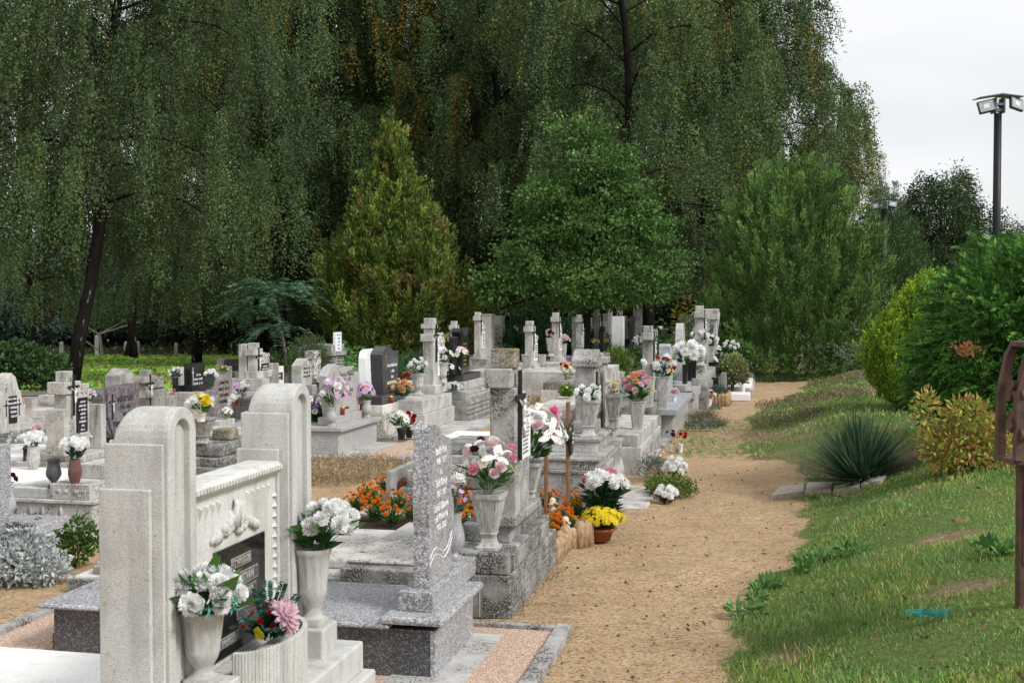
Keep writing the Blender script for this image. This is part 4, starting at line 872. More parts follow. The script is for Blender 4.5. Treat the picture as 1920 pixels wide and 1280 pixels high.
# ---- foreground tomb with two arched pillars ------------------------------
C0=Vector((-.9687,3.3,0)); W0=M['white']
t0=tomb('large white limestone tomb with two round headed pillars and a black plaque, nearest the camera',C0)
def archpil(y0,y1,zt,step1,step2,name='arched_pillar'):
    w=y1-y0; r=w/2; zc=zt-r; m=MB(); n=14; yc=(y0+y1)/2
    # solid body, rounded over the top; niche sunk into the face
    arc=[(yc-r*math.cos(math.pi*i/n)*1.0,zc+r*math.sin(math.pi*i/n)*1.0) for i in range(n+1)]
    def band(x0,x1,rin_,zlow):
        # ring between outer outline and niche outline
        ri=rin_; zi=zc
        inn=[(yc-ri*math.cos(math.pi*i/n),zi+ri*math.sin(math.pi*i/n)) for i in range(n+1)]
        o2=[(y0,zlow)]+arc+[(y1,zlow)]; i2=[(yc-ri,zlow)]+inn+[(yc+ri,zlow)]
        for j in range(len(o2)-1): m.prism([o2[j],o2[j+1],i2[j+1],i2[j]],x0,x1)
    # dome like end: pillar section swept back, its top rounded fore and aft
    prof=[]
    V=[];K=[(-.172,.05),(-.167,.028),(-.156,.012),(-.14,.003),(-.12,0),(-.022,0)]
    ol=[(y0,.29)]+arc+[(y1,.29)]
    for x,d in K: V+=[(x,y,z-(d*(.35+.65*(z-zc)/r)if z>=zc-.001 else 0)) for y,z in ol]
    no=len(ol); Fc=[tuple(range(no)),tuple(range(len(K)*no-1,len(K)*no-no-1,-1))]
    for j in range(len(K)-1): Fc+=[(j*no+i,(j+1)*no+i,(j+1)*no+(i+1)%no,j*no+(i+1)%no) for i in range(no)]
    m.add(V,Fc)
    fr=MB(); ri=r*.56; inn=[(yc-ri*math.cos(math.pi*i/n),zc+ri*math.sin(math.pi*i/n)) for i in range(n+1)]
    o2=[(y0,.32)]+arc+[(y1,.32)]; i2=[(yc-ri,.32)]+inn+[(yc+ri,.32)]; no=len(o2)
    V=[(x,y,z) for x,oo in ((-.0225,o2),(0,o2),(0,i2),(-.0225,i2)) for y,z in oo]
    fr.add(V,[(q*no+i,q*no+i+1,(q+1)*no+i+1,(q+1)*no+i) for q in range(3) for i in range(no-1)]+[(0,no,2*no,3*no),(no-1,4*no-1,3*no-1,2*no-1)])
    m.box(-.19,-.166,y0+.004,y1-.004,.29,zc-.01)
    m.box(-.195,-.012,y0-.012,y0,.29,step1); m.box(-.205,-.045,y0-.028,y0-.012,.29,step2)
    m.box(-.195,-.012,y1,y1+.012,.29,step1); m.box(-.205,-.045,y1+.012,y1+.028,.29,step2)
    o=m.build(name,W0,t0,bevel=.007); fr.build('niche_frame',W0,o,bevel=.005); return o
archpil(.0,.165,1.362,1.262,1.135)
archpil(.885,1.06,1.372,1.272,1.145)
# carved back panel between the pillars
m=MB(); m.prism([(-.16,.50),(-.055,.50),(-.055,1.05),(-.03,1.075),(-.03,1.096),(-.05,1.105),(-.16,1.105)],.19,.86,'y'); P0=m.build('carved_panel',M['white2'],t0,bevel=.006)
m=MB(); N=30
for i in range(N): a=.192+(.666)*i/N; m.box(-.034,-.024,a+.003,a+.018,1.078,1.094)
m.build('bead_moulding',M['white2'],P0,bevel=.002)
m=MB()
def notch(m,y,z,w,h,dp=.014,sl=1):
    m.add([(-.056,y,z),(-.056,y+w,z),(-.056,y+w/2,z-h),(-.056+dp,y+w*.5,z-h*.18)],[(0,3,1),(1,3,2),(2,3,0)] if 0 else [(0,1,3),(1,2,3),(2,0,3)])
for i in range(5): notch(m,.225+i*.042,1.035,.036,.055); notch(m,.60+i*.042,1.035,.036,.055)
for i in range(13):
    z=1.0-.036*i; m.add([(-.056,.852,z),(-.056,.852,z-.034),(-.056,.818,z-.017),(-.042,.842,z-.017)],[(0,1,3),(1,2,3),(2,0,3)][::1]); 
    m.add([(-.056,.198,z),(-.056,.198,z-.034),(-.056,.232,z-.017),(-.042,.208,z-.017)],[(1,0,3),(2,1,3),(0,2,3)])
m.build('chip_carving',M['white2'],P0)
rr2=random.Random(5); m=MB()
for i in range(34):
    u=rr2.uniform(-1,1); z=.90+(1-abs(u))*.075*rr2.uniform(.2,1)+.0; m.blob((-.052,.52+u*.17,z+.01),rr2.uniform(.012,.024),8,.25,(.8,rr2.uniform(.6,1.3),rr2.uniform(.7,1.3)),rr2)
for a in (-.02,.02): m.tube([(-.05,.52+a,.93),(-.035,.52+a*.5,1.005),(-.05,.52,1.022)],.014,.005,6)
m.box(-.056,-.035,.512,.528,.93,1.0); m.build('carved_flowers',M['white2'],P0,True)
pl=bx(t0,'plaque',M['black'],-.054,-.046,.372,.746,.525,.876,.002)
for s_,y_,z_,w_,h_,sz in [('ITT NYUGSZIK',.555,.815,.15,.036,.030),('ISTVÁN',.60,.755,.17,.045,.040),('1979',.62,.705,.10,.036,.032),('',.58,.64,.12,.036,.03),('',.60,.60,.14,.03,.03),('EMLÉKEZÜNK',.47,.575,.17,.034,.028)]:
    f=bx(pl,'name_strip',plain('etched_strip',(.30,.29,.27),.4),-.046,-.0445,y_-w_/2,y_+w_/2,z_-h_/2,z_+h_/2,.001)
    g2=bx(pl,'strip_field',M['dgran'],-.0445,-.0438,y_-w_/2+.004,y_+w_/2-.004,z_-h_/2+.004,z_+h_/2-.004,0)
    if s_: text(s_,pl,-.0432,y_,z_-.001,sz,plain('etched_letter',(.5,.48,.45),.5),font_sx=.72,ext=.0004)
bxs(t0,'plinth',W0,[(-.26,.0,.166,.884,.29,.50),(-.20,.045,.02,1.04,.285,.395),(-.05,.11,-.04,.22,.395,.545),(-.03,.11,.88,1.03,.395,.50)],.006)
bxs(t0,'ledge',W0,[(-.23,.175,-.30,1.13,.288,.40),(-.24,.215,-.34,1.155,.0,.289)],.008)
bx(t0,'grave_slab',M['paint'],-2.4,-.232,-.2,1.05,.0,.31,.01)
# curved fluted planter on the ledge
m=MB(); N=40; V=[]
for k in range(N+1):
    a=math.pi*k/N; R=.235; rr_=R*(1+.012*math.cos(k*math.pi)); V.append((rr_*math.sin(a)*.50,-R*math.cos(a)))
y0=.53; o=[(p[0],y0+p[1]) for p in V]; inn=[(p[0]*.86,y0+p[1]*.9) for p in V]
for j in range(N): m.prism([o[j],o[j+1],inn[j+1],inn[j]],.40,.585,'z')
m.prism([(0.0,y0-.19),(.06,y0-.14),(.06,y0+.14),(0,y0+.19)],.42,.55,'z'); pm=m.build('fluted_planter',W0,None,bevel=.003,loc=C0,rot=(0,0,-TH)); T(pm,'half round fluted white stone planter on the front ledge of the pillared tomb','planter')
pm.location=L2W(C0,.045,0,0)

# ---- R1 grey granite tomb with a waved headstone ---------------------------
C1=G(815,1284,0); t=tomb('polished grey granite tomb with a wavy edged headstone and silver names',C1)
bxs(t,'base',M['dgran'],[(-1.86,-.003,.003,.66,0,.238),(-1.9,-1.8,.05,.2,0,.1)],.002)
bx(t,'end_panel',M['gran'],-.02,.004,.0,.664,0,.237,.002)
bx(t,'slab',M['gran'],-1.93,-.20,-.03,.70,.238,.262,.012)
bx(t,'raised_slab',M['gran'],-.24,.05,-.035,.705,.2625,.298,.014)
bx(t,'plinth',M['gran'],-.19,-.03,.075,.86,.2985,.385,.004)
pts=[(.15,.386)]+[(.15-.012*math.sin(i/9*math.pi*1.2),.386+i/9*.73) for i in range(1,10)]
top=[(.2,1.118),(.27,1.112),(.33,1.095),(.38,1.055),(.44,1.04),(.50,1.03),(.545,1.0)]
right=[(.55,.9),(.53,.82),(.55,.75),(.59,.69),(.585,.62),(.55,.53),(.54,.47),(.56,.43),(.56,.386)]
m=MB(); m.prism([(.15,.386),(.155,.50),(.165,.62),(.15,.75),(.155,.9),(.17,1.10)]+top+right,-.145,-.07); hd=m.build('headstone',M['gran'],t,bevel=.003)
for i,(s_,z_,sz) in enumerate([('Baráth Ilona',.985,.052),('1942 - 1977',.935,.043),('és',.885,.038),('Tóth Károly',.835,.052),('1907 - 1987',.785,.043),('Szabó Gáborné',.725,.05),('szül. Molnár Ida',.675,.045),('1912 - 2022',.63,.043)]):
    text(s_,hd,-.0692,.36,z_,sz,plain('silver_letter',(.86,.86,.87),.4),font_sx=.78,ext=.001)
m=MB(); w_=[(.17+.38*i/16,.47+.035*math.sin(i/16*6.3+.4)+.06*(i/16)) for i in range(17)]
for dz in (0,.03): m.tube([(-.0695,a,b+dz) for a,b in w_],.0018,.0018,5)
m.build('wave_line',plain('silver_letter',(.86,.86,.87),.4),hd)
# paving and kerbs round it
kb=NB('pebble_dash'); c=kb.coord(world=True); v=kb.vor(c,150); s3=kb.n('ShaderNodeSeparateColor'); kb.l(v,s3.inputs[0]); d_=kb.vor(c,150,'Distance')
pb_=kb.ramp(s3.outputs[0],[(.1,(.42,.26,.17)),(.4,(.55,.40,.29)),(.7,(.65,.53,.42)),(.95,(.76,.70,.62))]); pb_=kb.mix(kb.ramp(d_,[(.3,0),(.6,.6)]),pb_,(.28,.16,.11)); kb.bump(d_,.004,.6); PEB=kb.fin(pb_,.8,.3)
def flat(name,C,poly,z,mat,label=None,kind='structure',th=.02):
    m=MB(); m.prism([(p.x-C.x,p.y-C.y) for p in poly],-th,z,'z'); o=m.build(name,mat,None,loc=(C.x,C.y,0),bevel=.003 if th>.03 else 0); return T(o,kind=kind)
def quadl(C,a0,a1,b0,b1): return [L2W(C,a0,b0),L2W(C,a1,b0),L2W(C,a1,b1),L2W(C,a0,b1)]
flat('paving',C1,quadl(C1,-2.3,.38,-.9,.86),.026,PEB)
flat('concrete_strip',C1,quadl(C1,-.2,.14,-.5,.72),.034,M['lconc'])
flat('kerb',C1,quadl(C1,.38,.455,-.7,.93),.05,M['conc'],th=.06); flat('kerb',C1,quadl(C1,-2.36,-2.29,-.9,.93),.05,M['conc'],th=.06); flat('kerb',C1,quadl(C1,-2.29,.38,.862,.91),.045,M['conc'],th=.06)

# ---- R2 dark stepped tomb with stone cross ----------------------------------
C2=G(957,1163,0); t=tomb('blackened three stepped concrete tomb with a mossy square topped cross',C2)
bx(t,'base',M['dconc'],-.95,0,0,1.37,0,.236,.01)
bx(t,'block_joint',M['lconc'],-.17,-.163,-.002,.01,.01,.225,0)
m=MB(); diamonds(m,-.001,.06,1.31,.02,.215,34,5,.0035); m.build('knotted_panel',M['dconc'],t)
bxs(t,'step',M['dconc'],[(-.30,-.012,.0,1.19,.237,.352),(-.34,-.06,.27,1.19,.352,.447)],.01)
bx(t,'moulding',M['dconc'],-.02,.004,.08,1.1,.25,.335,.006)
L=[(-.183,-.036,.30,.43,.447,1.205),(-.2,-.055,.24,.54,1.205,1.312),(-.178,-.04,.305,.425,1.312,1.418)]
cp=bxs(t,'cross_pillar',M['conc'],L[:2],.008); bx(t,'mossy_cross_top',M['mconc'],*L[2],.008); 
bxs(t,'headstone',M['conc'],[(-.17,-.06,.432,.80,.447,1.08),(-.19,-.02,.24,.95,.446,.50),(-.17,-.04,.432,.60,.50,.78)],.01)
relief(t,-.058,.62,1.10,.34,.14,M['conc'],3,20)
crucifix(t,-.034,.365,1.30,.50); 
p=bx(t,'plaque',M['marb'],-.06,-.046,.47,.76,.78,1.06,.002); scribble(p,-.0455,.615,1.035,.22,11,plain('faded_ink',(.25,.25,.27)),.015,seed=4)
bxs(t,'grave_slab',M['slab'],[(-2.6,-.96,.06,1.3,0,.10),(-2.5,-.955,.14,1.24,.10,.17),(-2.4,-.955,.24,1.15,.17,.225),(-.95,-.345,.1,1.25,.2375,.262)],.012)
bxs(t,'dark_plank_rim',M['dconc'],[(-2.62,-.96,.02,.058,.02,.085),(-2.5,-.96,.10,.138,.10,.15)],.004)

# ---- marigold bed with two wooden crosses ------------------------------------
Cb=L2W(C2,-.02,1.42); Cb.z=0
bed=T(empty('flower_bed',Cb,-TH),'sunken marigold bed edged with upright half logs','flower bed')
bx(bed,'soil',M['soil'],-2.05,-.03,.03,.95,-.02,.05,.0)
NL=0; mm=MB()
lm=[]
for i in range(6):
    m=MB(); r0=random.Random(i); m.ring([(-.05,.036),(.12,.036),(.13,.033),(.145+.01*i%.02,.02)],10); lm.append(m.mesh('log_stake',[M['log']],True))
pth=[(.01,-.02+.075*i) for i in range(7)]+[(.0+.03*i,.46+.055*i) for i in range(5)]+[(-.03-.07*i,.98) for i in range(3)]
for i,(a,b) in enumerate(pth):
    o=inst('log_stake',lm[i%6],bed,(a,b,0),(rr.uniform(-.08,.08),rr.uniform(-.08,.08),rr.uniform(0,6)),rr.uniform(.9,1.12))
bxs(bed,'brick_edge',plain('brick_edge',(.16,.10,.07),.9,.1,0,.4,20),[(-2.05-.0,-.4,.93,1.0,0,.075)],.006)
bx(bed,'concrete_edge',M['slab'],-2.35,-.45,1.003,1.10,0,.085,.004)
for (p0,q0,top_,lab,dx,br) in [(1065,985,753,'taller varnished wooden grave cross carrying an oval black name plate',.0,True),(1024,962,845,'shorter leaning wooden grave post in front of the urn with pink flowers',0,False)]:
    g_=G(p0,q0,.05); h=Z(top_,g_.y)-.05
    wc=empty('wooden_cross',g_,-TH,lab,'wooden cross')
    bx(wc,'upright',M['wood'],-.012,.012,-.03,.03,0,h,.003)
    if br: bx(wc,'crossbar',M['wood'],-.014,.0,-.19,.19,h-.31,h-.25,.003); m=MB(); m.ring([(0,.09),(.012,.09),(.02,.08)],20,sx=1.35); o=m.build('name_plate',M['black'],wc,True,loc=(.014,0,h-.27),rot=(math.pi/2,math.pi/2,math.pi/2)); o.rotation_euler=(0,math.pi/2,0); scribble(wc,.036,0,h-.24,.10,3,M['letter'],.02,seed=9)

# ---- generic helper for the tombs further back ---------------------------------
def base_tomb(label,px,py,pxf,Ln,layers,slab=None,z=None,cat='tomb',group=None,name='tomb'):
    'near right ground corner seen at (px,py), far corner column pxf; layers (inset, ztop pixel or metres, material)'
    C=G(px,py,0 if z is None else z); W=bp(C,pxf); t=tomb(label,C,cat,name,group); z0=-.05
    for k,ly in enumerate(layers):
        ins,zt,mat=ly[:3]; zt=zp(C,ins,zt) if zt>5 else zt
        bx(t,'base' if k==0 else 'step',mat,-(ly[3] if len(ly)>3 else Ln)-0*ins,-ins,ins*.6,W-ins*.6,z0,zt,.008); z0=zt-.0005 if False else zt
    if slab:
        for j,(x0,x1,zt,mat) in enumerate(slab): bx(t,'grave_slab',mat,-x1,-x0,.02+.03*j,W-.02-.03*j,(0 if j==0 else slab[j-1][2])+(.0 if j else -.05),zt,.01)
    return t,C,W,z0
def slabstack(t,W,x0,x1,zs,mats,yb=0):
    z=-.05
    for j,zt in enumerate(zs): bx(t,'grave_slab',mats[j%len(mats)],-x1+.05*j,-x0-.003,yb+.02+.05*j,W-.02-.05*j,z,zt,.01); z=zt
# R3 ornate moulded tomb
C3=G(1120,990,0); t=tomb('ornate grey tomb with rows of carved beading and a gabled column headstone',C3)
m=MB(); m.box(-1.0,-.02,.2,2.07,0,.36)
bx(t,'base',M['conc'],-.95,-.06,.50,2.05,-.05,.33,.01)
bx(t,'lower_cornice',M['conc'],-.95,-.05,.485,2.07,.33,.36,.006); bx(t,'lower_course',M['conc'],-.95,-.075,.5,2.05,.36,.43,.006); bx(t,'upper_cornice',M['conc'],-.95,-.05,.485,2.07,.43,.455,.006)
bx(t,'upper_step',M['lconc'],-.5,-.12,.84,2.06,.455,.545,.006); bx(t,'step_cornice',M['conc'],-.52,-.10,.825,2.07,.545,.575,.006)
m=MB(); dentil(m,-.075,.52,2.0,.375,.42,34); dentil(m,-.12,.87,2.0,.475,.53,28); m.build('beading',M['lconc'],t)
m=MB(); diamonds(m,-.06,.56,2.0,.05,.3,14,1,.03); m.build('pyramid_frieze',M['lconc'],t)
slabstack(t,2.05,.96,1.78,[.10,.16,.30,.35,.42,.47],[M['conc'],M['dconc'],M['conc'],M['slab']],.50)
bx(t,'pyramid_end',M['conc'],-1.83,-1.78,.52,1.9,0,.3,.01)
y0=1.18; L=[(-.36,-.20,y0,y0+.26,.575,1.14)]; 
m=MB(); m.box(*L[0]); m.box(-.38,-.18,y0-.02,y0+.28,.575,.68); m.prism([(y0-.03,1.14),(y0+.29,1.14),(y0+.29,1.20),(y0+.13,1.29),(y0-.03,1.20)],-.39,-.17); m.build('headstone',M['conc'],t,bevel=.01)
bxs(t,'side_column',M['conc'],[(-.35,-.19,y0+.62,y0+.80,.575,1.14),(-.34,-.23,y0+.27,y0+.62,.575,1.05),(-.37,-.17,y0+.60,y0+.83,1.14,1.2)],.01)
crucifix(t,-.199,y0+.12,1.10,.40); m=MB(); m.tube([(-.19,y0+.60,.58+.02*i) for i in range(26)],.02,.02,6); m.build('twisted_column',M['lconc'],t)
p=bx(t,'plaque',M['marb'],-.231,-.22,y0+.31,y0+.58,.72,.95,.002); scribble(p,-.2195,y0+.445,.9,.2,4,M['ink'],.03,seed=2)
relief(t,-.23,y0+.45,1.03,.3,.1,M['conc'],7,18)
# R4 plain pale slab stone
t,C4,W4,z=base_tomb('pale smooth concrete tomb with a tall plain rectangular stone',1202,892,1240,1.6,[(0,.28,M['lconc'],.7),(.03,.40,M['lconc'],.45)])
bx(t,'headstone',M['lconc'],-.42,-.28,-.1,.50,.40,zp(C4,0,688),.008); m=MB(); m.box(-.279,-.27,.0,.44,.5,zp(C4,0,700)); m.build('panel',M['lconc'],t,bevel=.004)
slabstack(t,W4,.71,1.3,[.25,.40,.52,.62],[M['dconc'],M['slab'],M['conc'],M['slab']]); bx(t,'arched_niche',M['conc'],-.002,.01,.12,W4-.1,.04,.22,.01)
# R5 tall narrow cross on blackened base
t,C5,W5,z=base_tomb('tall narrow grey cross on a black streaked concrete base beside the fescue',1228,838,1262,1.2,[(0,.33,M['dconc'],1.0),(.04,.47,M['dconc'],.6)])
cross_head(t,C5,-.13,bp(C5,1213,-.2),.47,zp(C5,.2,613),M['conc'],.85,'none',True,True,.62,seed=5); slabstack(t,W5,1.01,1.5,[.25,.33],[M['dconc'],M['slab']])
# R6 bluish granite
t,C6,W6,z=base_tomb('bluish speckled granite gravestone with a slanted top and a bench like slab',1262,822,1292,.8,[(.0,.30,M['lgran'],.6)])
bx(t,'bench_slab',M['bgran'],-.75,.06,-.12,W6+.1,.30,.38,.008)
m=MB(); y0=bp(C6,1250,-.25); zt=zp(C6,y0,645); m.prism([(y0,.38),(y0+.02,zt-.03),(y0+.1,zt),(y0+.2,zt-.04),(y0+.48,zt-.32),(y0+.5,.38)],-.36,-.2); m.build('headstone',M['bgran'],t,bevel=.004); slabstack(t,W6,.76,1.6,[.2],[M['bgran']])
# R7 round topped pale granite
t,C7,W7,z=base_tomb('tall round topped granite stone with black vases at its foot',1300,783,1322,1.5,[(0,.27,M['lgran'],1.4),(-.03,.38,M['lgran'],.7),(.12,.48,M['lgran'],.4)])
y0=bp(C7,1279,-.25); zt=zp(C7,y0,606); m=MB(); m.prism([(y0,.38),(y0,zt-.25),(y0+.06,zt-.1),(y0+.18,zt),(y0+.34,zt-.03),(y0+.5,zt-.16),(y0+.6,zt-.4),(y0+.6,.38)],-.36,-.24); m.build('headstone',M['lgran'],t,bevel=.006); slabstack(t,W7,1.41,1.7,[.2],[M['lgran']])
# R8 pale cross with fluted urns
t,C8,W8,z=base_tomb('tall pale stone cross with white garland on a speckled grey base',1326,768,1346,1.6,[(0,.36,M['dconc'],1.2),(.03,.50,M['conc'],.7)])
cross_head(t,C8,-.16,bp(C8,1309,-.25),.50,zp(C8,.5,573),M['creamy'],1.0,'none',True,True,.7,seed=6); slabstack(t,W8,1.21,1.7,[.3],[M['conc']])
# R9 black arch, R10..12
t,C9,W9,z=base_tomb('glossy black round headed stone between pale crosses at the end of the row',1352,750,1372,1.4,[(0,.18,M['ash'],1.3),(.05,.40,M['black'],.6)])
y0=bp(C9,1336,-.3); zt=zp(C9,y0+.2,608); m=MB(); m.prism([(y0,.4),(y0,zt-.22),(y0+.07,zt-.08),(y0+.22,zt),(y0+.4,zt-.08),(y0+.48,zt-.25),(y0+.48,.4)],-.42,-.28); m.build('headstone',M['black'],t,bevel=.006); bxs(t,'front_slab',M['marb'],[(-.2,.5,-.1,.5,0,.12)],.01)
t,C10,W10,z=base_tomb('grey capped column tomb just behind the glossy black arch',1362,738,1378,1.4,[(0,.4,M['conc'],1.2)])
y0=bp(C10,1326,-.3)
bxs(t,'headstone',M['conc'],[(-.5,-.3,y0,y0+.5,.4,zp(C10,y0,600)),(-.53,-.27,y0-.05,y0+.55,zp(C10,y0,600),zp(C10,y0,585))],.02); relief(t,-.3,y0+.25,zp(C10,y0,612),.4,.25,M['conc'],8)
t,C11,W11,z=base_tomb('tall pale draped column tomb against the juniper',1372,722,1385,1.4,[(0,.4,M['conc'],1.2)])
y0=bp(C11,1344,-.3); bxs(t,'headstone',M['lconc'],[(-.55,-.3,y0,y0+.5,.4,zp(C11,y0,600)),(-.58,-.27,y0-.05,y0+.5,zp(C11,y0,600),zp(C11,y0,579))],.02)
m=MB(); m.add([(-.29,y0,1.5),(-.29,y0+.5,zp(C11,y0,582)),(-.29,y0+.1,1.1),(-.24,y0+.2,1.5)],[(0,2,3),(0,3,1),(2,1,3)]); m.build('stone_drapery',M['lconc'],t)
t,C12,W12,z=base_tomb('small white stone half hidden by the juniper at the row end',1388,715,1400,1.4,[(0,.25,M['lconc'],1.2),(.1,.4,M['marb'],.8)])
y0=bp(C12,1369,-.3); bx(t,'headstone',M['marb'],-.4,-.28,y0,y0+.3,.4,zp(C12,y0,596),.02); bx(t,'side_stone',M['paint'],-.4,-.28,y0+.6,y0+.9,.4,zp(C12,y0,618),.02)
# slim far pillar
x=XW(1343,42); T(MB().box(-.14,.14,-.14,.14,0,Z(563,42)).build('grave_column',M['lconc'],None,loc=(x,42,0),rot=(0,0,-TH),bevel=.01),'slim pale pillar rising above the row end, left of the juniper','gravestone')

# ================ middle row
tM1,Cm1,Wm1,z=base_tomb('light grey granite tomb with an ogee topped stone and flower vases',635,858,706,1.7,[(0,.285,M['lgran'],1.6),(-.05,.335,M['lgran'],.85)])
y0=bp(Cm1,633,-.2); bx(tM1,'plinth',M['lgran'],-.30,-.13,.15,1.28,.336,.42,.004)
zt=zp(Cm1,.3,683); m=MB(); a,b=.22,1.16; m.prism([(a,.42),(a-.1,.75),(a-.12,zt-.12),(a+.0,zt-.03),(a+.15,zt),(a+.32,zt-.04),(a+.5,zt-.12),(a+.62,zt-.11),(b,zt-.13),(b,.75),(b-.05,.42)],-.27,-.17); hd=m.build('headstone',M['lgran'],tM1,bevel=.005)
for s_,z_,sz in [('Gerzsi Miklós',.875,.085),('1907 - 1972',.81,.06),('és',.75,.05),('Bartha Anna',.69,.085),('1914 - 2002',.63,.06)]: text(s_,hd,-.169,.72,z_,sz,M['ink'],font_sx=1,ext=.001)
bxs(hd,'engraved_cross',M['ink'],[(-.1705,-.1685,.30,.31,.62,.92),(-.1705,-.1685,.25,.36,.83,.84)],0); scribble(hd,-.169,.7,.475,.35,1,M['ink'],.03)
slabstack(tM1,Wm1,1.62,2.6,[.26],[M['dgran']]); flat('concrete_strip',Cm1,quadl(Cm1,-.4,.28,-.2,Wm1+.0),.03,M['lconc']); flat('paving',Cm1,quadl(Cm1,.28,.75,-.1,3.0),.02,PEB); flat('kerb',Cm1,quadl(Cm1,.75,.83,-.3,3.0),.05,M['conc'],th=.06)
# M3 black stone on flaking plinth
t,Cm3,Wm3,z=base_tomb('dark grey granite stone with pale inscription on a flaking whitewashed plinth',722,824,768,1.3,[(-.08,.04,M['conc'],1.2),(0,.32,M['dirtywhite'],.55),(.03,.42,M['dirtywhite'],.5)])
bx(t,'stone_foot',M['ash'],-.42,-.06,.06,Wm3-.02,.42,.53,.005)
y0=bp(Cm3,716,-.2); zt=zp(Cm3,y0+.2,649); b=y0+.62; m=MB(); m.prism([(y0,.53),(y0-.06,zt-.1),(y0+.0,zt-.06),(y0+.12,zt),(y0+.25,zt),(y0+.42,zt-.07),(b,zt-.07),(b,.53)],-.34,-.18); hd=m.build('headstone',M['ash'],t,bevel=.005)
scribble(hd,-.179,y0+.36,zt-.27,.42,5,M['letter'],.05,seed=3,wv=[.95,.4,.2,1,.4]); scribble(hd,-.179,y0+.34,zt-.88,.42,4,M['letter'],.045,seed=4,wv=[1,.8,.95,.95])
bxs(hd,'engraved_cross',M['gold'],[(-.18,-.178,y0+.1,y0+.108,zt-.3,zt-.08),(-.18,-.178,y0+.06,y0+.15,zt-.14,zt-.132)],0)
bx(t,'side_stone',M['black'],-.34,-.2,b+.03,b+.25,.53,zt-.62,.01)
# M4 white stone behind it
t,Cm4,Wm4,z=base_tomb('narrow white round shouldered stone left of the dark grey granite one',704,795,735,1.2,[(0,.3,M['lconc'],1.1)])
y0=bp(Cm4,684,-.3); zt=zp(Cm4,y0+.2,655); m=MB(); m.prism([(y0,.3),(y0,zt-.12),(y0+.05,zt-.03),(y0+.16,zt),(y0+.55,zt),(y0+.6,.3)],-.4,-.28); hd=m.build('headstone',M['marb'],t,bevel=.008); scribble(hd,-.279,y0+.3,zt-.25,.3,6,plain('faded_gold_letter',(.5,.45,.33)),.04)
# M5 rusticated block
t,Cm5,Wm5,z=base_tomb('massive grey block monument with grooved sides and a small white tablet',628,735,668,1.4,[(0,.35,M['lconc'],1.2),(.04,.45,M['lconc'],.9)])
y0=bp(Cm5,612,-.1); zt=zp(Cm5,.3,646); L=[]
n=8; hh=(zt-.22-.45)/n
for i in range(n): L.append((-.72+(.02 if i%2 else 0),-.12-(.02 if i%2 else 0),.12,.85,.45+hh*i+.012,.45+hh*(i+1)))
bxs(t,'headstone',M['conc'],L+[(-.69,-.15,.14,.83,.45,zt-.22)],.02); bxs(t,'cap_stone',M['conc'],[(-.76,-.08,.08,.89,zt-.22,zt-.13),(-.72,-.12,.12,.85,zt-.13,zt)],.01)
bx(t,'tablet',M['marb'],-.16,-.105,.33,.66,.72,1.15,.004); scribble(t,-.104,.5,1.08,.22,5,plain('blue_letter',(.15,.25,.42)),.045,seed=6)
relief(t,-.13,.5,zt-.3,.6,.16,M['conc'],12,20); relief(t,-.13,.84,zt-.3,.12,.3,M['conc'],13,8)
# M6 pedestal cross with two fluted urns
t,Cm6,Wm6,z=base_tomb('tall stepped pale cross between two fluted urns on a netted pedestal',797,815,852,1.5,[(-.03,.04,M['lconc'],1.1),(0,.26,M['lconc'],1.0),(.03,.44,M['lconc'],.75)])
m=MB(); diamonds(m,-.001,.06,Wm6-.06,.05,.25,30,6,.006); m.build('knotted_panel',M['lconc'],t)
cross_head(t,Cm6,-.2,bp(Cm6,800,-.3),.44,zp(Cm6,.5,597),M['creamy'],1.05,'white',True,True,.8,True,seed=8); slabstack(t,Wm6,1.11,2.4,[.2,.28],[M['dconc'],M['slab']])
flat('concrete_strip',Cm6,quadl(Cm6,-.2,.55,-.7,2.0),.025,M['lconc'])
# M7 black curved stone on ridged base
t,Cm7,Wm7,z=base_tomb('polished black stone with a scooped top on a ridged grey base',880,792,930,1.6,[(-.03,.05,M['dconc'],1.2)])
L=[]
for i in range(8): L.append((-1.05,-.02-(i%2)*.02,.02,Wm7-.02,.05+.032*i,.05+.032*(i+1)))
bxs(t,'ridged_base',M['conc'],L,.002); bx(t,'step',M['conc'],-.9,-.06,.05,Wm7-.05,.306,.44,.01)
m=MB(); diamonds(m,-.06,.1,Wm7-.1,.32,.43,16,2,.008); m.build('frieze',M['lconc'],t)
bx(t,'plinth',M['lconc'],-.45,-.14,.28,Wm7-.2,.44,.56,.008); bx(t,'stone_foot',M['ash'],-.42,-.17,.32,Wm7-.3,.56,.66,.005)
y0=.40; b=y0+.55; zt=zp(Cm7,.6,615); m=MB(); m.prism([(y0,.66),(y0+.0,.95),(y0+.06,1.15),(y0+.02,zt-.05),(y0+.06,zt),(y0+.12,zt-.0),(y0+.2,zt-.09),(y0+.3,zt-.12),(y0+.4,zt-.09),(y0+.47,zt),(y0+.53,zt-.04),(y0+.48,1.15),(b,.95),(b,.66)],-.38,-.24); hd=m.build('headstone',M['black'],t,bevel=.006)
m=MB(); m.box(-.37,-.25,y0-.16,y0-.01,.66,zt-.12); m.build('side_pillar',M['black'],t,bevel=.01); scribble(hd,-.239,y0+.27,zt-.25,.3,6,M['gold'],.04,seed=12)
flat('concrete_strip',Cm7,quadl(Cm7,-.2,.1,-.2,1.7),.02,M['conc'])
# low weathered slabs of a grave between M6 and M7 (left)
t,Cx,Wx,z=base_tomb('low dark speckled tomb with stone books left of the ridged base',845,770,870,1.6,[(0,.3,M['dconc'],1.3),(.1,.42,M['slab'],1.2)])
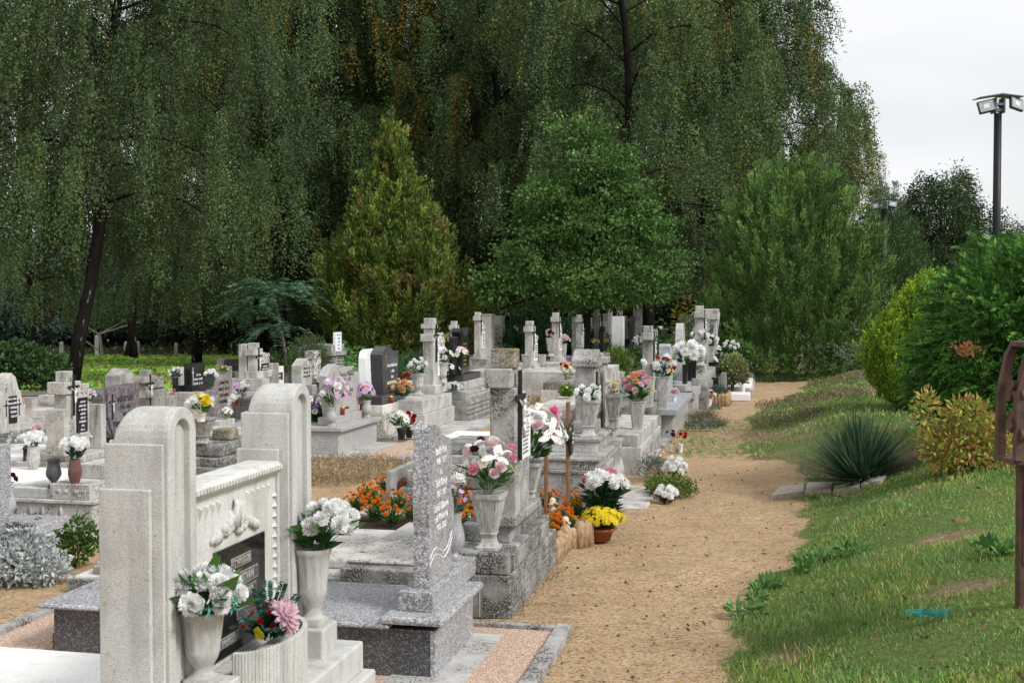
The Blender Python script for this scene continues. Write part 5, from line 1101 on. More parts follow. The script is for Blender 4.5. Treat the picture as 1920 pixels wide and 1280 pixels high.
# generic crosses at the back: px, base_py, base_px_far, cross column px, top, plaque, label
for (p,q,pf,cx_,top_,pq,mat,base,lab,sc_) in [
 (862,726,884,844,602,'black','creamy','lconc','pale cross with a narrow black tablet beside yellow mums',.85),
 (915,705,938,890,585,'white','creamy','conc','tall pale cross rising behind the scooped black stone',.95),
 (1010,737,1034,986,602,'white','creamy','lconc','white cross between two empty tapered urns, left of the twin rose urns',1.0),
 (1052,715,1072,1036,586,'white','creamy','lconc','pale cross between two urns of pink and cream roses',1.0),
 (1098,700,1112,1080,590,'white','conc','conc','brown weathered stone between two small tapered planters',.9),
 (1122,690,1136,1114,580,'black','creamy','conc','pale cross with yellow flowers near the juniper, left of the white column',.9),
 (1170,672,1182,1156,567,'white','conc','conc','dark mossy cross behind the plain white column',.9),
 (306,800,335,258,691,'black','conc','conc','grey cross with black crucifix right of the violet marble stone',.85),
]:
    t,C_,W_,z=base_tomb(lab,p,q,pf,1.5,[(0,.24,M[base],1.2),(.05,.40,M[base],.7)])
    cross_head(t,C_,-.2,bp(C_,cx_,-.33),.40,zp(C_,.3,top_),M[mat],sc_,pq,seed=int(p)); slabstack(t,W_,1.21,2.2,[.2],[M['slab']])
# double white column tomb
t,C_,W_,z=base_tomb('white tomb with two tall plain columns and a low wall between them',945,690,962,1.4,[(0,.3,M['paint'],1.2)])
y0=bp(C_,918,-.35); y1=bp(C_,938,-.35)
bxs(t,'column',M['paint'],[(-.62,-.3,y0,y0+.35,.3,zp(C_,y0,592)),(-.64,-.28,y0-.03,y0+.38,zp(C_,y0,592),zp(C_,y0,588))],.02); bxs(t,'column',M['paint'],[(-.62,-.3,y1,y1+.4,.3,zp(C_,y1,592))],.02)
bx(t,'panel',M['marb'],-.5,-.36,y0+.36,y1-.01,.3,1.15,.01); scribble(t,-.355,(y0+.35+y1)/2,1.0,.4,3,M['gold'],.08,seed=3)
# plain stones at the back
def slabstone(lab,p,q,pf,hx,wd,top,mat,basemat='conc',shape='flat',bh=.25,th=.12,ln=1.2,insc=None,name='headstone',extra=None):
    t,C_,W_,z=base_tomb(lab,p,q,pf,ln,[(0,bh,M[basemat],ln)]); y0=bp(C_,hx,-.2-th); zt=zp(C_,y0,top); a,b=y0,y0+wd
    pts={'flat':[(a,bh),(a,zt),(b,zt),(b,bh)],'round':[(a,bh),(a,zt-wd*.4)]+[(a+wd/2-wd/2*math.cos(math.pi*i/8),zt-wd*.4+wd*.4*math.sin(math.pi*i/8)) for i in range(1,8)]+[(b,zt-wd*.4),(b,bh)],
     'point':[(a,bh),(a,zt-.12),(a+wd/2,zt),(b,zt-.12),(b,bh)],'slant':[(a,bh),(a-.02,zt-.45),(a+.2*wd,zt-.33),(a+.55*wd,zt-.1),(b-.12*wd,zt),(b,zt),(b,bh)],
     'ogee':[(a,bh),(a,zt-.16),(a+wd*.15,zt-.08),(a+wd*.35,zt),(a+wd*.65,zt),(a+wd*.85,zt-.08),(b,zt-.16),(b,bh)]}[shape]
    hd=MB().prism(pts,-.2-th,-.2).build(name,M[mat],t,bevel=.008)
    if insc: scribble(hd,-.199,(a+b)/2,zt-.2,wd*.7,insc[0],M[insc[1]],insc[2],seed=int(p))
    return t,C_,y0,zt,hd
slabstone('bright white narrow column stone on stepped white foot',1168,702,1176,1147,.26,593,'paint','paint','flat',.5,.3)
t,C_,y0,zt,hd=slabstone('grey flat stone standing behind the bright white column',1150,678,1158,1139,.3,578,'bgran','conc')
slabstone('brown weathered twin slab headstone in front of the massive black trunk',1205,668,1218,1187,1.3,567,'conc','conc','flat',.25,.35)
slabstone('small dark slab stone below the brown twin slabs',1190,690,1200,1180,.4,593,'black','ash')
slabstone('black flat tomb in the deep shade right of the massive trunk',1238,672,1262,1218,1.3,620,'black','black','flat',.6,.4)
slabstone('far dark stone behind the yellow leaved stems',1285,672,1300,1270,.6,590,'ash','ash')
slabstone('little pale stone between juniper and brown weathered stone',1082,690,1088,1072,.4,594,'paint','conc','round')
for lab,p,q,pf,hx,wd,top,mat,bm,shp,th in [
 ('pale square topped stone half hidden by the spreading juniper, left of the mossy cross',1142,668,1150,1130,.3,588,'creamy','conc','flat',.22),
 ('white pointed stone directly left of the brown twin slabs',1178,664,1186,1168,.35,592,'paint','conc','point',.15),
 ('grey slim pillar stone touching the brown twin slabs',1196,662,1204,1188,.3,585,'conc','conc','flat',.3),
 ('grey round topped stone behind the white rose sheaf',1222,676,1232,1208,.5,600,'lconc','conc','round',.15),
 ('pale ogee stone left of the round bright bush',1232,690,1244,1222,.45,618,'lconc','lconc','ogee',.14),
 ('small white stone between the round bush and the round topped granite',1268,690,1280,1262,.4,622,'paint','lconc','round',.14),
 ('grey capped stone under the yellow leaved stems',1296,680,1306,1284,.4,590,'conc','conc','flat',.3),
 ('dim pale stone behind the tall cross with white garland',1304,668,1314,1296,.4,584,'creamy','conc','point',.2),
 ('black slab stone behind the capped column tomb',1352,672,1362,1345,.5,592,'black','ash','round',.14),
 ('white flat stone against the juniper foot',1384,690,1394,1377,.3,603,'paint','lconc','flat',.15),
 ('dark green black slab left of the bright white column',1136,690,1146,1122,.5,612,'ash','conc','ogee',.14),
 ('pale grey stone right of the brown weathered stone',1108,672,1116,1098,.35,596,'lconc','conc','point',.2),
 ('low white stone between the twin rose urns and brown stone',1072,672,1080,1062,.35,612,'paint','conc','round',.15),
 ('grey stone peeping over the cross with two empty urns',1028,676,1036,1020,.35,606,'conc','conc','flat',.25),
 ('pale stone just right of the double column tomb',968,684,978,962,.4,610,'lconc','conc','ogee',.15),
 ('dark stone between scooped black stone and tall pale cross',902,690,912,908,.4,625,'ash','conc','flat',.14)]:
    slabstone(lab,p,q,pf,hx,wd,top,mat,bm,shp,.3,th,insc=(4,'letter' if mat in('black','ash') else 'ink',.05))
# ================ left rows
# VASS stone
Cv=G(262,872,0); t=tomb('violet grey marble stone with black letters and a broken rough edge',Cv)
bx(t,'base',M['purple'],-.75,.02,-.12,.95,-.05,.19,.01); flat_=0
Y0=bp(Cv,213,-.2); zt0=zp(Cv,0,722)
yv=bp(Cv,200,-.25); z1=zp(Cv,yv,731); z2=zp(Cv,yv+.9,716); b=bp(Cv,259,-.25)
m=MB(); m.prism([(yv+.35,.19),(yv+.12,.30),(yv+.02,.5),(yv,.8),(yv,z1),(b,z2-.0),(b,.19)],-.42,-.25); hd=m.build('headstone',M['purple'],t,bevel=.006)
m=MB(); m.prism([(yv+.3,.19),(yv-.02,.4),(yv-.06,.75),(yv-.01,.8),(yv-.01,z1-.08),(yv+.001,z1-.08),(yv+.001,.5),(yv+.35,.19)],-.40,-.27); m.build('broken_edge',marbled('rough_violet_marble',(.08,.07,.08),(.24,.22,.24),.7,14),t)
yc=(yv+b)/2+.03
for s_,zz,sz in [('VASS ISTVÁN',z1-.12,.085),('1926 - 1976',z1-.205,.062),('NEJE',z1-.285,.062),('TÜRK MAGDOLNA',z1-.375,.085)]: text(s_,hd,-.2485,yc,zz,sz,M['ink'],font_sx=.8*(b-yv)/.75,ext=.002)
crucifix(t,-.249,yv+.09,z1-.05,.27,M['ink'],True)
flat('paving',Cv,quadl(Cv,-1.2,.3,-.2,.9),.015,M['lconc'])
# white cross tomb with black plaque L4
C4l=G(168,900,0); t=tomb('creamy white cross tomb with vine carved sides, crucifix and black plaque',C4l)
bx(t,'base',M['creamy'],-.75,-.0,-.08,1.2,-.05,.17,.01); bx(t,'step',M['creamy'],-.70,-.06,.0,1.1,.17,.235,.01)
xf=-.28; y0=bp(C4l,98,xf-.15); zt=zp(C4l,y0,697); s=.8
cr_=bxs(t,'cross_pillar',M['creamy'],[(xf-.14,xf,y0,y0+.13,.235,zt-.22),(xf-.16,xf+.02,y0-.08,y0+.21,zt-.22,zt-.10),(xf-.13,xf-.01,y0+.01,y0+.12,zt-.10,zt)],.008)
bxs(t,'headstone',M['creamy'],[(xf-.12,xf-.02,y0+.132,y0+.42,.235,zt-.14)],.01)
relief(t,xf-.02,y0+.30,zt-.2,.22,.08,M['creamy'],3,18)
p=bx(t,'plaque',M['black'],xf-.02,xf-.005,y0+.18,y0+.36,.42,zt-.27,.003); scribble(p,xf-.0045,y0+.27,zt-.32,.14,11,M['letter'],.026,seed=3)
for a in (y0-.20,y0+.43): 
    bx(t,'side_pilaster',M['creamy'],xf-.1,xf+.10,a,a+.09,.235,.68,.008); relief(t,xf+.10,a+.045,.48,.06,.36,M['creamy'],int(a*100)%97,14)
crucifix(t,xf+.022,y0+.07,zt-.03,.40)
slabstack(t,1.1,.76,2.4,[.15,.2],[M['lconc'],M['marb']])
# L1 pale tomb with fleur de lis
Cl=G(174,1010,0); t=tomb('low bright white tomb with carved lilies and a wide flat cover slab',Cl)
bx(t,'base',M['creamy'],-2.2,0,0,1.0,-.05,.245,.01); bx(t,'foot',M['creamy'],-2.2,.025,-.03,1.03,-.05,.03,.004); bx(t,'rim',M['creamy'],-2.22,.018,-.018,1.018,.245,.272,.006)
bx(t,'corner_block',M['creamy'],-.34,-.02,.0,.98,.272,.385,.006); bx(t,'step',M['creamy'],-2.2,-.342,.02,.9,.272,.345,.006); bx(t,'cover_slab',M['paint'],-2.1,-.36,.12,.85,.345,.37,.006)
bx(t,'second_step',M['creamy'],-.30,-.07,.28,.96,.385,.49,.006)
m=MB()
def fleur(m,P,s):
    for (u,v,ru,rv) in [(0,.05,.014,.04),(0,-.03,.014,.03),(-.03,.0,.012,.03),(.03,.0,.012,.03),(0,-.005,.035,.007),(-.035,.02,.01,.012),(.035,.02,.01,.012)]:
        P(m,u*s,v*s,ru*s,rv*s)
for i in range(9):
    fleur(m,lambda mm_,u,v,ru,rv,x=-.25-.105*i-.04*(i>0):mm_.blob((x+u,-.001,.13+v),1,8,0,(ru,.012,rv)),1.1)
for i in range(7): fleur(m,lambda mm_,u,v,ru,rv,y=.2+.1*i:mm_.blob((.001,y+u,.13+v),1,8,0,(.012,ru,rv)),1.1)
for x in (-.27,-.21,-.13,-.07): m.blob((x,.001,.33),.02,7,.3,(1.2,.3,1))
for i in range(16): m.blob((-.019,.08+.055*i,.33+.012*(-1)**i),.017,7,.3,(.5,1.2,1))
m.build('carved_lilies',M['creamy'],t,True)
# L2 grey granite at left edge
C2l=G(40,1056,0); t=tomb('grey granite tomb corner cut off by the left edge of the picture',C2l)
bx(t,'base',M['gran'],-1.2,-.02,.0,.6,-.05,.10,.008); bx(t,'slab',M['gran'],-1.25,.02,-.03,.62,.10,.135,.01); bx(t,'plinth',M['gran'],-.9,-.03,.2,.6,.135,.2,.006)
bx(t,'headstone',M['gran'],-.55,-.365,.12,.42,.2,.72,.006)
# L5 arched white stone on long steps
C5l=G(118,873,0); t=tomb('white shouldered stone with black tablet on long speckled steps at far left',C5l)
for k,(x0,zt) in enumerate([(-.0,.12),(-.05,.24),(-.22,.36)]): bx(t,'step' if k else 'base',M['conc'],-1.3,x0,.15*k,2.6-.1*k,(0,.12,.24)[k]-(.05 if k==0 else 0),zt,.01)
y0=bp(C5l,6,-.5); 
a=bp(C5l,0,-.45); b=bp(C5l,47,-.45); zt=zp(C5l,a+.3,698)
w5=(b-a); m=MB(); m.prism([(a-.1,.36),(a-.08,zt-.42),(a+.0*w5,zt-.22),(a+.14*w5,zt-.18),(a+.28*w5,zt-.05),(a+.45*w5,zt),(a+.62*w5,zt-.05),(a+.74*w5,zt-.18),(a+.82*w5,zt-.2),(a+.9*w5,zt-.35),(b+.1,zt-.5),(b+.3,.36)],-.58,-.45); hd=m.build('headstone',M['creamy'],t,bevel=.012)
p=bx(t,'tablet',M['black'],-.45,-.44,a+.30*w5,a+.62*w5,zt-.52,zt-.24,.003); scribble(p,-.4395,a+.46*w5,zt-.28,.2,5,M['letter'],.03,seed=6); relief(t,-.445,a+.45*w5,zt-.66,.25,.15,M['creamy'],5,12)
for q in (.2,.72): crucifix(t,-.449,a+q*w5,zt-.28,.17,None,False)
# small stones on the left
slabstone('small grey gabled stone peeping over the violet marble stone',222,752,235,196,.5,692,'conc','conc','point',.2,.3)
slabstone('grey rounded stone stub left of the black headstone with white names',340,765,352,322,.3,690,'lconc','conc','flat',.2,.16)
t,C_,y0,zt,hd=slabstone('black headstone with four white names in front of the meadow',366,775,384,344,.46,682,'black','lconc','flat',.32,.13,insc=(11,'letter',.045)); bx(t,'stone_foot',M['black'],-.40,-.14,y0-.08,y0+.56,.32,.42,.006)
bxs(hd,'engraved_cross',M['letter'],[(-.2,-.198,y0+.05,y0+.062,zt-.35,zt-.06),(-.2,-.198,y0+.02,y0+.09,zt-.15,zt-.138)],0)
t,C_,y0,zt,hd=slabstone('brownish marble stone with a swooping slanted top and faded names',414,845,440,386,.46,690,'brown','lconc','slant',.34,.11,insc=(4,'ink',.05))
slabstone('weathered grey slim stone behind the slanted brown one',418,722,424,406,.3,672,'conc','conc','flat',.2,.2)
slabstone('black narrow stone right of the weathered slim one',432,726,440,419,.55,675,'black','ash','flat',.3,.1)
slabstone('grey arched stone with black inset left of the white stepped cross',452,722,462,440,.5,673,'conc','conc','round',.25,.25)
t,C_,W_,z=base_tomb('tall white stone cross with stepped shoulder and crucifix above the second pillar',500,770,520,1.5,[(0,.3,M['creamy'],1.2),(.1,.5,M['creamy'],.7)])
cross_head(t,C_,-.25,bp(C_,463,-.4),.5,zp(C_,.2,643),M['creamy'],.95,'black',True,True,.72,seed=44); bx(t,'shoulder',M['creamy'],-.55,-.41,bp(C_,463,-.4),bp(C_,463,-.4)+.2,.5,1.05,.01)
t,C_,y0,zt,hd=slabstone('small white stone with a black plaque and pale letters, beside a clipped bush',518,762,530,499,.5,689,'paint','lconc','flat',.25,.1); p=bx(hd,'plaque',M['black'],-.2,-.192,y0+.08,y0+.44,.4,zt-.1,.003); scribble(p,-.1915,y0+.26,zt-.17,.28,6,M['letter'],.045,seed=8)
slabstone('streaked grey concrete stub stone left of the small black plaque stone',492,768,504,478,.3,682,'conc','conc','flat',.2,.3)
slabstone('little grey pointed stone with a thin cross between clipped bush and conifer',562,748,575,546,.5,673,'lconc','conc','point',.2,.2,insc=(3,'ink',.05))
slabstone('pale grey slab stone just left of the grooved block monument',586,742,594,571,.35,658,'paint','conc','flat',.2,.2)
slabstone('dark grey tall slab behind the grooved block monument',578,728,590,559,.7,650,'conc','conc','flat',.2,.25)
# ornate dark planter tomb L11
C11l=G(432,905,0); t=tomb('blackened ornate stone planter grave with zigzag carving behind the white pillars',C11l)
bx(t,'base',M['dconc'],-.9,0,-.2,1.3,-.05,.16,.01); bx(t,'step',M['dconc'],-.85,-.05,-.1,1.25,.16,.235,.008); bx(t,'upper_block',M['dconc'],-.5,-.10,.0,1.2,.235,.36,.02); bx(t,'cover_slab',M['slab'],-.9,-.12,.55,1.2,.36,.40,.008)
m=MB(); diamonds(m,-.05,-.05,1.2,.165,.23,16,1,.012); diamonds(m,-.10,.05,1.15,.25,.35,12,1,.012); m.build('zigzag_carving',M['dconc'],t); bx(t,'rough_block',M['mconc'],-.34,-.14,.30,.5,.36,.47,.02)
# extra low slabs in the middle distance
for lab,p,q,pf,ln,hs,ms in [('low white edged slab grave behind the granite wave stone',905,836,930,.5,[.1],['paint']),
  ('low dark speckled slab grave between the flowered granite and the flaking plinth',600,790,640,1.4,[.2,.3],['dgran','dgran']),
  ('flat weathered slab right of the ornate beaded tomb',1212,958,1238,.55,[.025],['slab']),
  ('white broken cover slab jutting onto the path at the row end',1412,736,1428,.7,[.06,.1],['lconc','paint']),
  ('grey slab grave behind the yellow green plant',1068,760,1095,.5,[.25,.38],['slab','dconc']),
  ('low pale slab grave behind the plain tall stone',1170,745,1190,2.0,[.35,.45],['lconc','slab']),
  ('low grey tomb left of the cross with black crucifix',238,790,262,1.5,[.25,.35],['conc','slab'])]:
    C_=G(p,q,0); W_=max(.4,bp(C_,pf)); t=tomb(lab,C_,'grave slab','grave_slab_tomb'); z=-.03
    for j,(h,mm_) in enumerate(zip(hs,ms)): bx(t,'base' if j==0 else 'cover_slab',M[mm_],-ln+.04*j,-.04*j,.04*j,W_-.04*j,z,h,.008); z=h
flat('concrete_strip',C5,quadl(C5,-.3,.12,-.1,2.6),.03,M['conc'])
# log edged bed near the row end
g_=G(1362,762,0); bd=empty('flower_bed',g_,-TH,'small bed edged with upright logs beside the white vase at the row end','flower bed')
bx(bd,'soil',M['soil'],-.45,0,0,.8,-.02,.14,0)
for i in range(9): inst('log_stake',lm[i%6],bd,(-.45+.055*i,-.02,.02),(0,0,i),1.3)
for i in range(10): inst('log_stake',lm[i%6],bd,(.01,.0+.085*i,.02),(0,0,i),1.3)
inst('foliage',leafy(55,[(-.2,.2,.2,.22,.08),(-.2,.6,.2,.22,.08)],900,.05,[(.05,.10,.06),(.10,.14,.11)],[1,1],.6),bd)

# weeds and blown sand tufts against the tomb feet
A=[]; r=np.random.default_rng(66)
for C_,a_,b0,b1 in [(C1,.0,-.1,.7),(C2,.015,0,1.37),(C3,-.04,.5,2.05),(C4,.02,0,1),(C5,.02,0,1),(C6,.02,0,.8),(C7,.02,0,.9),(C8,.02,0,.8),(Cm1,.02,0,1.2),(Cm3,.1,0,1),(Cm6,.05,0,1.2),(Cm7,.05,0,1.2),(Cl,.02,0,1),(C4l,.03,0,1.1)]:
    for i in range(9):
        b=r.uniform(b0,b1); p=L2W(C_,a_+r.uniform(0,.05),b); n=int(r.integers(8,30)); x=p.x+r.normal(0,.03,n); y=p.y+r.normal(0,.03,n)
        A.append(leafarr(np.stack([x,y,np.full(n,.0)],-1),np.stack([r.normal(0,.5,n),r.normal(0,.5,n),np.ones(n)],-1),r.uniform(.015,.05,n),.004,tint(r,n,[(.14,.20,.06),(.30,.24,.14),(.20,.15,.09)],[2,2,1]),r))
T(inst('dry_grass',leafmesh('foot_grass',A)),kind='stuff')
# ================================================================ VASES AND FLOWERS
from mathutils.bvhtree import BVHTree
bpy.context.view_layer.update()
_V=[];_F=[]
for o in bpy.data.objects:
    if o.type!='MESH' or not o.parent: continue
    rt=o
    while rt.parent: rt=rt.parent
    if not rt.name.startswith(('tomb','grave_slab')) or o.name.startswith(('inscription','crucifix','corpus','relief','engraved')): continue
    k0=len(_V); mw=o.matrix_world; _V+=[mw@v.co for v in o.data.vertices]; _F+=[tuple(i+k0 for i in p.vertices) for p in o.data.polygons]
BV=BVHTree.FromPolygons(_V,_F)
def down(x,y,z):
    h=BV.ray_cast(Vector((x,y,z)),Vector((0,0,-1)))[0]; g0=gz(x,y)
    return max(h.z,g0) if h else g0
def SP(px,py,z):
    'the resting place seen at a photo position: top of the stone or the ground there'
    if z<=.12: return G(px,py,z)
    e=G(px,py,z); d=ray(px,py).normalized(); h=BV.ray_cast(Vector((0,0,H)),d)[0]
    if h and abs(h.y-e.y)/e.y<.4:
        q=h+d*.07; return Vector((q.x,q.y,down(q.x,q.y,h.z+.28)))
    return Vector((e.x,e.y,down(e.x,e.y,z+.25)))
VP={
 'flutedsq':dict(n=96,prof=[(0,.62,7,0),(.05,.62,7,0),(.065,.50,7,0),(.13,.40,7,0),(.2,.36,7,0),(.27,.43,7,0),(.285,.47,7,0),(.30,.44,7,0),(.31,.44,6,.022),(.88,.80,6,.022),(.90,.84,7,0),(.93,.88,7,0),(1,.9,7,0),(1,.74,7,0),(.9,.68,7,0)],fk=40),
 'urn':dict(n=64,prof=[(0,.62,8,0),(.09,.62,8,0),(.1,.54,2,0),(.15,.40,2,0),(.2,.36,2,0),(.26,.44,2,0),(.34,.58,2,0),(.42,.66,2,0),(.47,.68,2,0),(.5,.66,2,.03),(.9,.80,2,.03),(.93,.88,2,0),(1,.95,2,.02),(1,.78,2,0),(.9,.70,2,0)],fk=12),
 'granite':dict(n=24,prof=[(0,.62,6),(.08,.62,6),(.10,.42,2),(.15,.36,2),(.2,.5,2),(.3,.80,2),(.42,.92,2),(.55,.88,2),(.7,.72,2),(.82,.62,2),(.92,.66,2),(1,.74,2),(1,.6,2),(.9,.5,2)]),
 'grey_urn':dict(n=24,prof=[(0,.5,8),(.12,.5,8),(.13,.32,2),(.2,.28,2),(.28,.5,2),(.4,.8,2),(.5,.86,2),(.62,.80,2),(.78,.66,2),(.9,.66,2),(.95,.78,2),(1,.74,2),(1,.6,2),(.9,.5,2)]),
 'box':dict(n=32,prof=[(0,.62,8),(.04,.62,8),(.05,.58,8),(.2,.60,8),(.95,.84,8),(.97,.9,8),(1,.9,8),(1,.78,8),(.9,.74,8)]),
 'footbox':dict(n=32,prof=[(0,.70,8),(.05,.70,8),(.08,.58,4),(.16,.44,4),(.24,.50,8),(.27,.62,8),(.95,.90,8),(.97,.95,8),(1,.95,8),(1,.8,8),(.9,.74,8)]),
 'hex':dict(n=8,prof=[(0,.60,2),(.3,.9,2),(.5,.95,2),(1,.72,2),(1,.6,2),(.9,.55,2)]),
 'square':dict(n=4,prof=[(0,.9,2),(1,.95,2),(1,.8,2),(.9,.8,2)]),
 'cup':dict(n=20,prof=[(0,.62,2),(.05,.62,2),(.93,.88,2),(.94,.95,2),(1,.95,2),(1,.85,2),(.1,.6,2)]),
 'pot':dict(n=24,prof=[(0,.66,2),(.75,.86,2),(.76,.96,2),(1,1,2),(1,.88,2),(.85,.84,2)]),
 'planter':dict(n=4,prof=[(0,.8,2),(.9,.98,2),(.92,1.03,2),(1,1.03,2),(1,.9,2),(.85,.9,2)]),
}
VC={}
def vase(kind,mat,label,px,pb,pt,wpx,z=None,Y=None,pos=None,h=None,r=None,name=None,cat='vase',group=None,sx=1):
    if pos is None:
        if Y is None: pos=SP(px,pb,z)
        else: pos=Vector((XW(px,Y,pb),Y,Z(pb,Y)))
        h=(pb-pt)*pos.y/F*1.0; r=wpx/2*pos.y/F/.9
    key=(kind,mat.name)
    if key not in VC:
        d=VP[kind]; m=MB(); m.ring([(q[0],)+tuple(q[1:]) for q in d['prof']],d['n'],fk=d.get('fk',12),cap=True,rot=math.pi/4 if d['n']==4 else 0)
        VC[key]=m.mesh('vase',[mat],d['n']>8 and kind not in('flutedsq','box','footbox'))
    o=inst(name or {'pot':'flower_pot','planter':'flower_bowl','cup':'flower_cup'}.get(kind,'vase'),VC[key],None,pos,(0,0,-TH),(r*sx,r,h))
    T(o,label,cat,group); return Vector((pos.x,pos.y,pos.z+h*.93)),r
def fmesh(name,rows,mat,center=None,zz=0,jit=.12,seed=1,zig=0):
    rr=random.Random(seed); m=MB()
    for (n,e0,e1,L,W,r0,z0) in rows:
        ph=rr.uniform(0,6)
        for i in range(n):
            a=ph+2*math.pi*i/n+rr.uniform(-jit,jit); l=L*rr.uniform(.85,1.12); h=Vector((math.cos(a),math.sin(a),0)); s=Vector((-h.y,h.x,0)); k=Vector((0,0,1))
            p=h*r0+k*z0; V=[]
            ws=(.45,.95,1.0,.35 if not zig else .9)
            for j,t in enumerate((0,.35,.72,1)):
                e=e0+(e1-e0)*t+rr.uniform(-.06,.06)
                if j: p=p+(h*math.cos(e)+k*math.sin(e))*l*(t-(0,.35,.72,1)[j-1])
                w=W*.5*ws[j]; up=k*(rr.uniform(-.13,.13)*L*t if zig else 0)
                V+=[p-s*w+up,p+k*(-.12*W if j in(1,2) else 0),p+s*w-up]
            m.add(V,[(0,1,4,3),(1,2,5,4),(3,4,7,6),(4,5,8,7),(6,7,10,9),(7,8,11,10)])
    mats=[mat]
    if center: m.mi=1; m.blob((0,0,center[1]),center[0],8,0,(1,1,.6)); mats.append(center[2]); m.mi=0
    return m.mesh(name,mats,True)
PC=dict(white=((.95,.95,.94),(.91,.92,.90)),cream=((.82,.78,.62),(.74,.66,.48)),yellow=((.85,.72,.03),(.78,.60,.02)),orange=((.85,.26,.01),(.75,.20,.01)),pink=((.75,.25,.38),(.80,.42,.52)),
 palepink=((.80,.55,.58),(.85,.70,.72)),hotpink=((.72,.10,.30),(.80,.25,.45)),lilac=((.62,.38,.66),(.72,.50,.74)),purple=((.26,.10,.45),(.36,.16,.52)),violet=((.12,.07,.42),(.2,.12,.5)),red=((.55,.015,.02),(.45,.01,.015)),
 maroon=((.07,.01,.012),(.11,.02,.02)),peach=((.82,.42,.20),(.80,.5,.3)),teal=((.10,.42,.36),(.16,.5,.44)),lemon=((.84,.80,.45),(.8,.7,.3)),dusty=((.66,.42,.52),(.74,.55,.62)))
YC=plain('flower_eye',(.55,.38,.03),.8); DC=plain('dark_flower_eye',(.02,.015,.02),.8)
RW=dict(
 mum=[(16,-.7,.15,1,.26,.05,-.1),(16,-.25,.5,1,.26,.05,0),(14,.15,.9,.95,.26,.05,.05),(12,.55,1.3,.85,.24,.05,.1),(8,.95,1.7,.7,.22,.03,.12),(5,1.3,2.0,.55,.2,.02,.12)],
 carnation=[(24,-.8,-.2,.95,.24,.05,-.05),(26,-.5,.05,.97,.24,.05,0),(26,-.2,.35,.96,.24,.05,.03),(24,.1,.6,.93,.24,.05,.05),(21,.4,.85,.9,.23,.05,.07),(18,.65,1.1,.86,.22,.04,.08),(14,.9,1.35,.82,.22,.04,.1),(9,1.15,1.5,.78,.2,.03,.1),(5,1.4,1.7,.74,.2,.02,.1)],
 rose=[(5,-.1,.7,.95,.9,.1,-.15),(5,.3,1.2,.9,.85,.1,-.1),(5,.7,1.6,.85,.7,.08,-.05),(4,1.0,1.9,.75,.55,.05,0),(3,1.3,2.1,.65,.4,.02,0)],
 lily=[(3,1.0,-.35,1.45,.55,.05,-.3),(3,.85,-.5,1.4,.42,.05,-.3)],
 daisy=[(13,.05,-.1,1,.3,.12,0),(12,.2,.05,.9,.28,.1,.04)],
 five=[(5,.25,-.15,1,.95,.05,0)],
 pansy=[(5,.15,-.05,1,1.15,.03,0)],
 marigold=[(9,-.4,.05,.95,.5,.05,0),(10,.0,.45,.92,.46,.05,.05),(9,.45,.9,.82,.42,.05,.1),(7,.9,1.4,.7,.36,.04,.12)],
 dahlia=[(10,-.35,-.1,1.1,.34,.06,0),(10,-.05,.2,1.05,.34,.06,.04),(9,.3,.6,.9,.3,.05,.08),(7,.7,1.0,.75,.26,.04,.12),(4,1.1,1.4,.5,.2,.02,.15)],
 tulip=[(3,1.3,1.7,1.1,.8,.25,-.5),(3,1.35,1.85,1.1,.7,.18,-.5)])
FC={}
def flower(kind,colr):
    if (kind,colr) not in FC:
        mt=petal('petal_'+colr,PC[colr][0],PC[colr][1]); ce=None
        if kind=='daisy': ce=(.26,.06,YC if colr in('yellow','lemon','palepink') else DC if colr=='white' else YC)
        if kind=='pansy': ce=(.22,.03,DC)
        if kind=='five': ce=(.12,.03,YC)
        if kind=='lily': ce=(.1,.4,YC)
        if kind in('mum','marigold','dahlia'): ce=(.5,.05,mt)
        if kind=='carnation': ce=(.4,.0,mt)
        FC[(kind,colr)]=fmesh('flower',RW[kind],mt,ce,seed=len(FC),zig=kind in('carnation','marigold'))
    return FC[(kind,colr)]
LV=dict(green=[(.03,.09,.02),(.05,.13,.03),(.08,.18,.04)],dark=[(.02,.055,.02),(.03,.08,.03)],teal=[(.03,.10,.08),(.05,.15,.12),(.03,.07,.045)],grey=[(.10,.14,.11),(.07,.11,.08)],lime=[(.16,.26,.05),(.22,.30,.07),(.10,.18,.04)],brown=[(.12,.07,.06),(.17,.11,.09),(.08,.09,.05)])
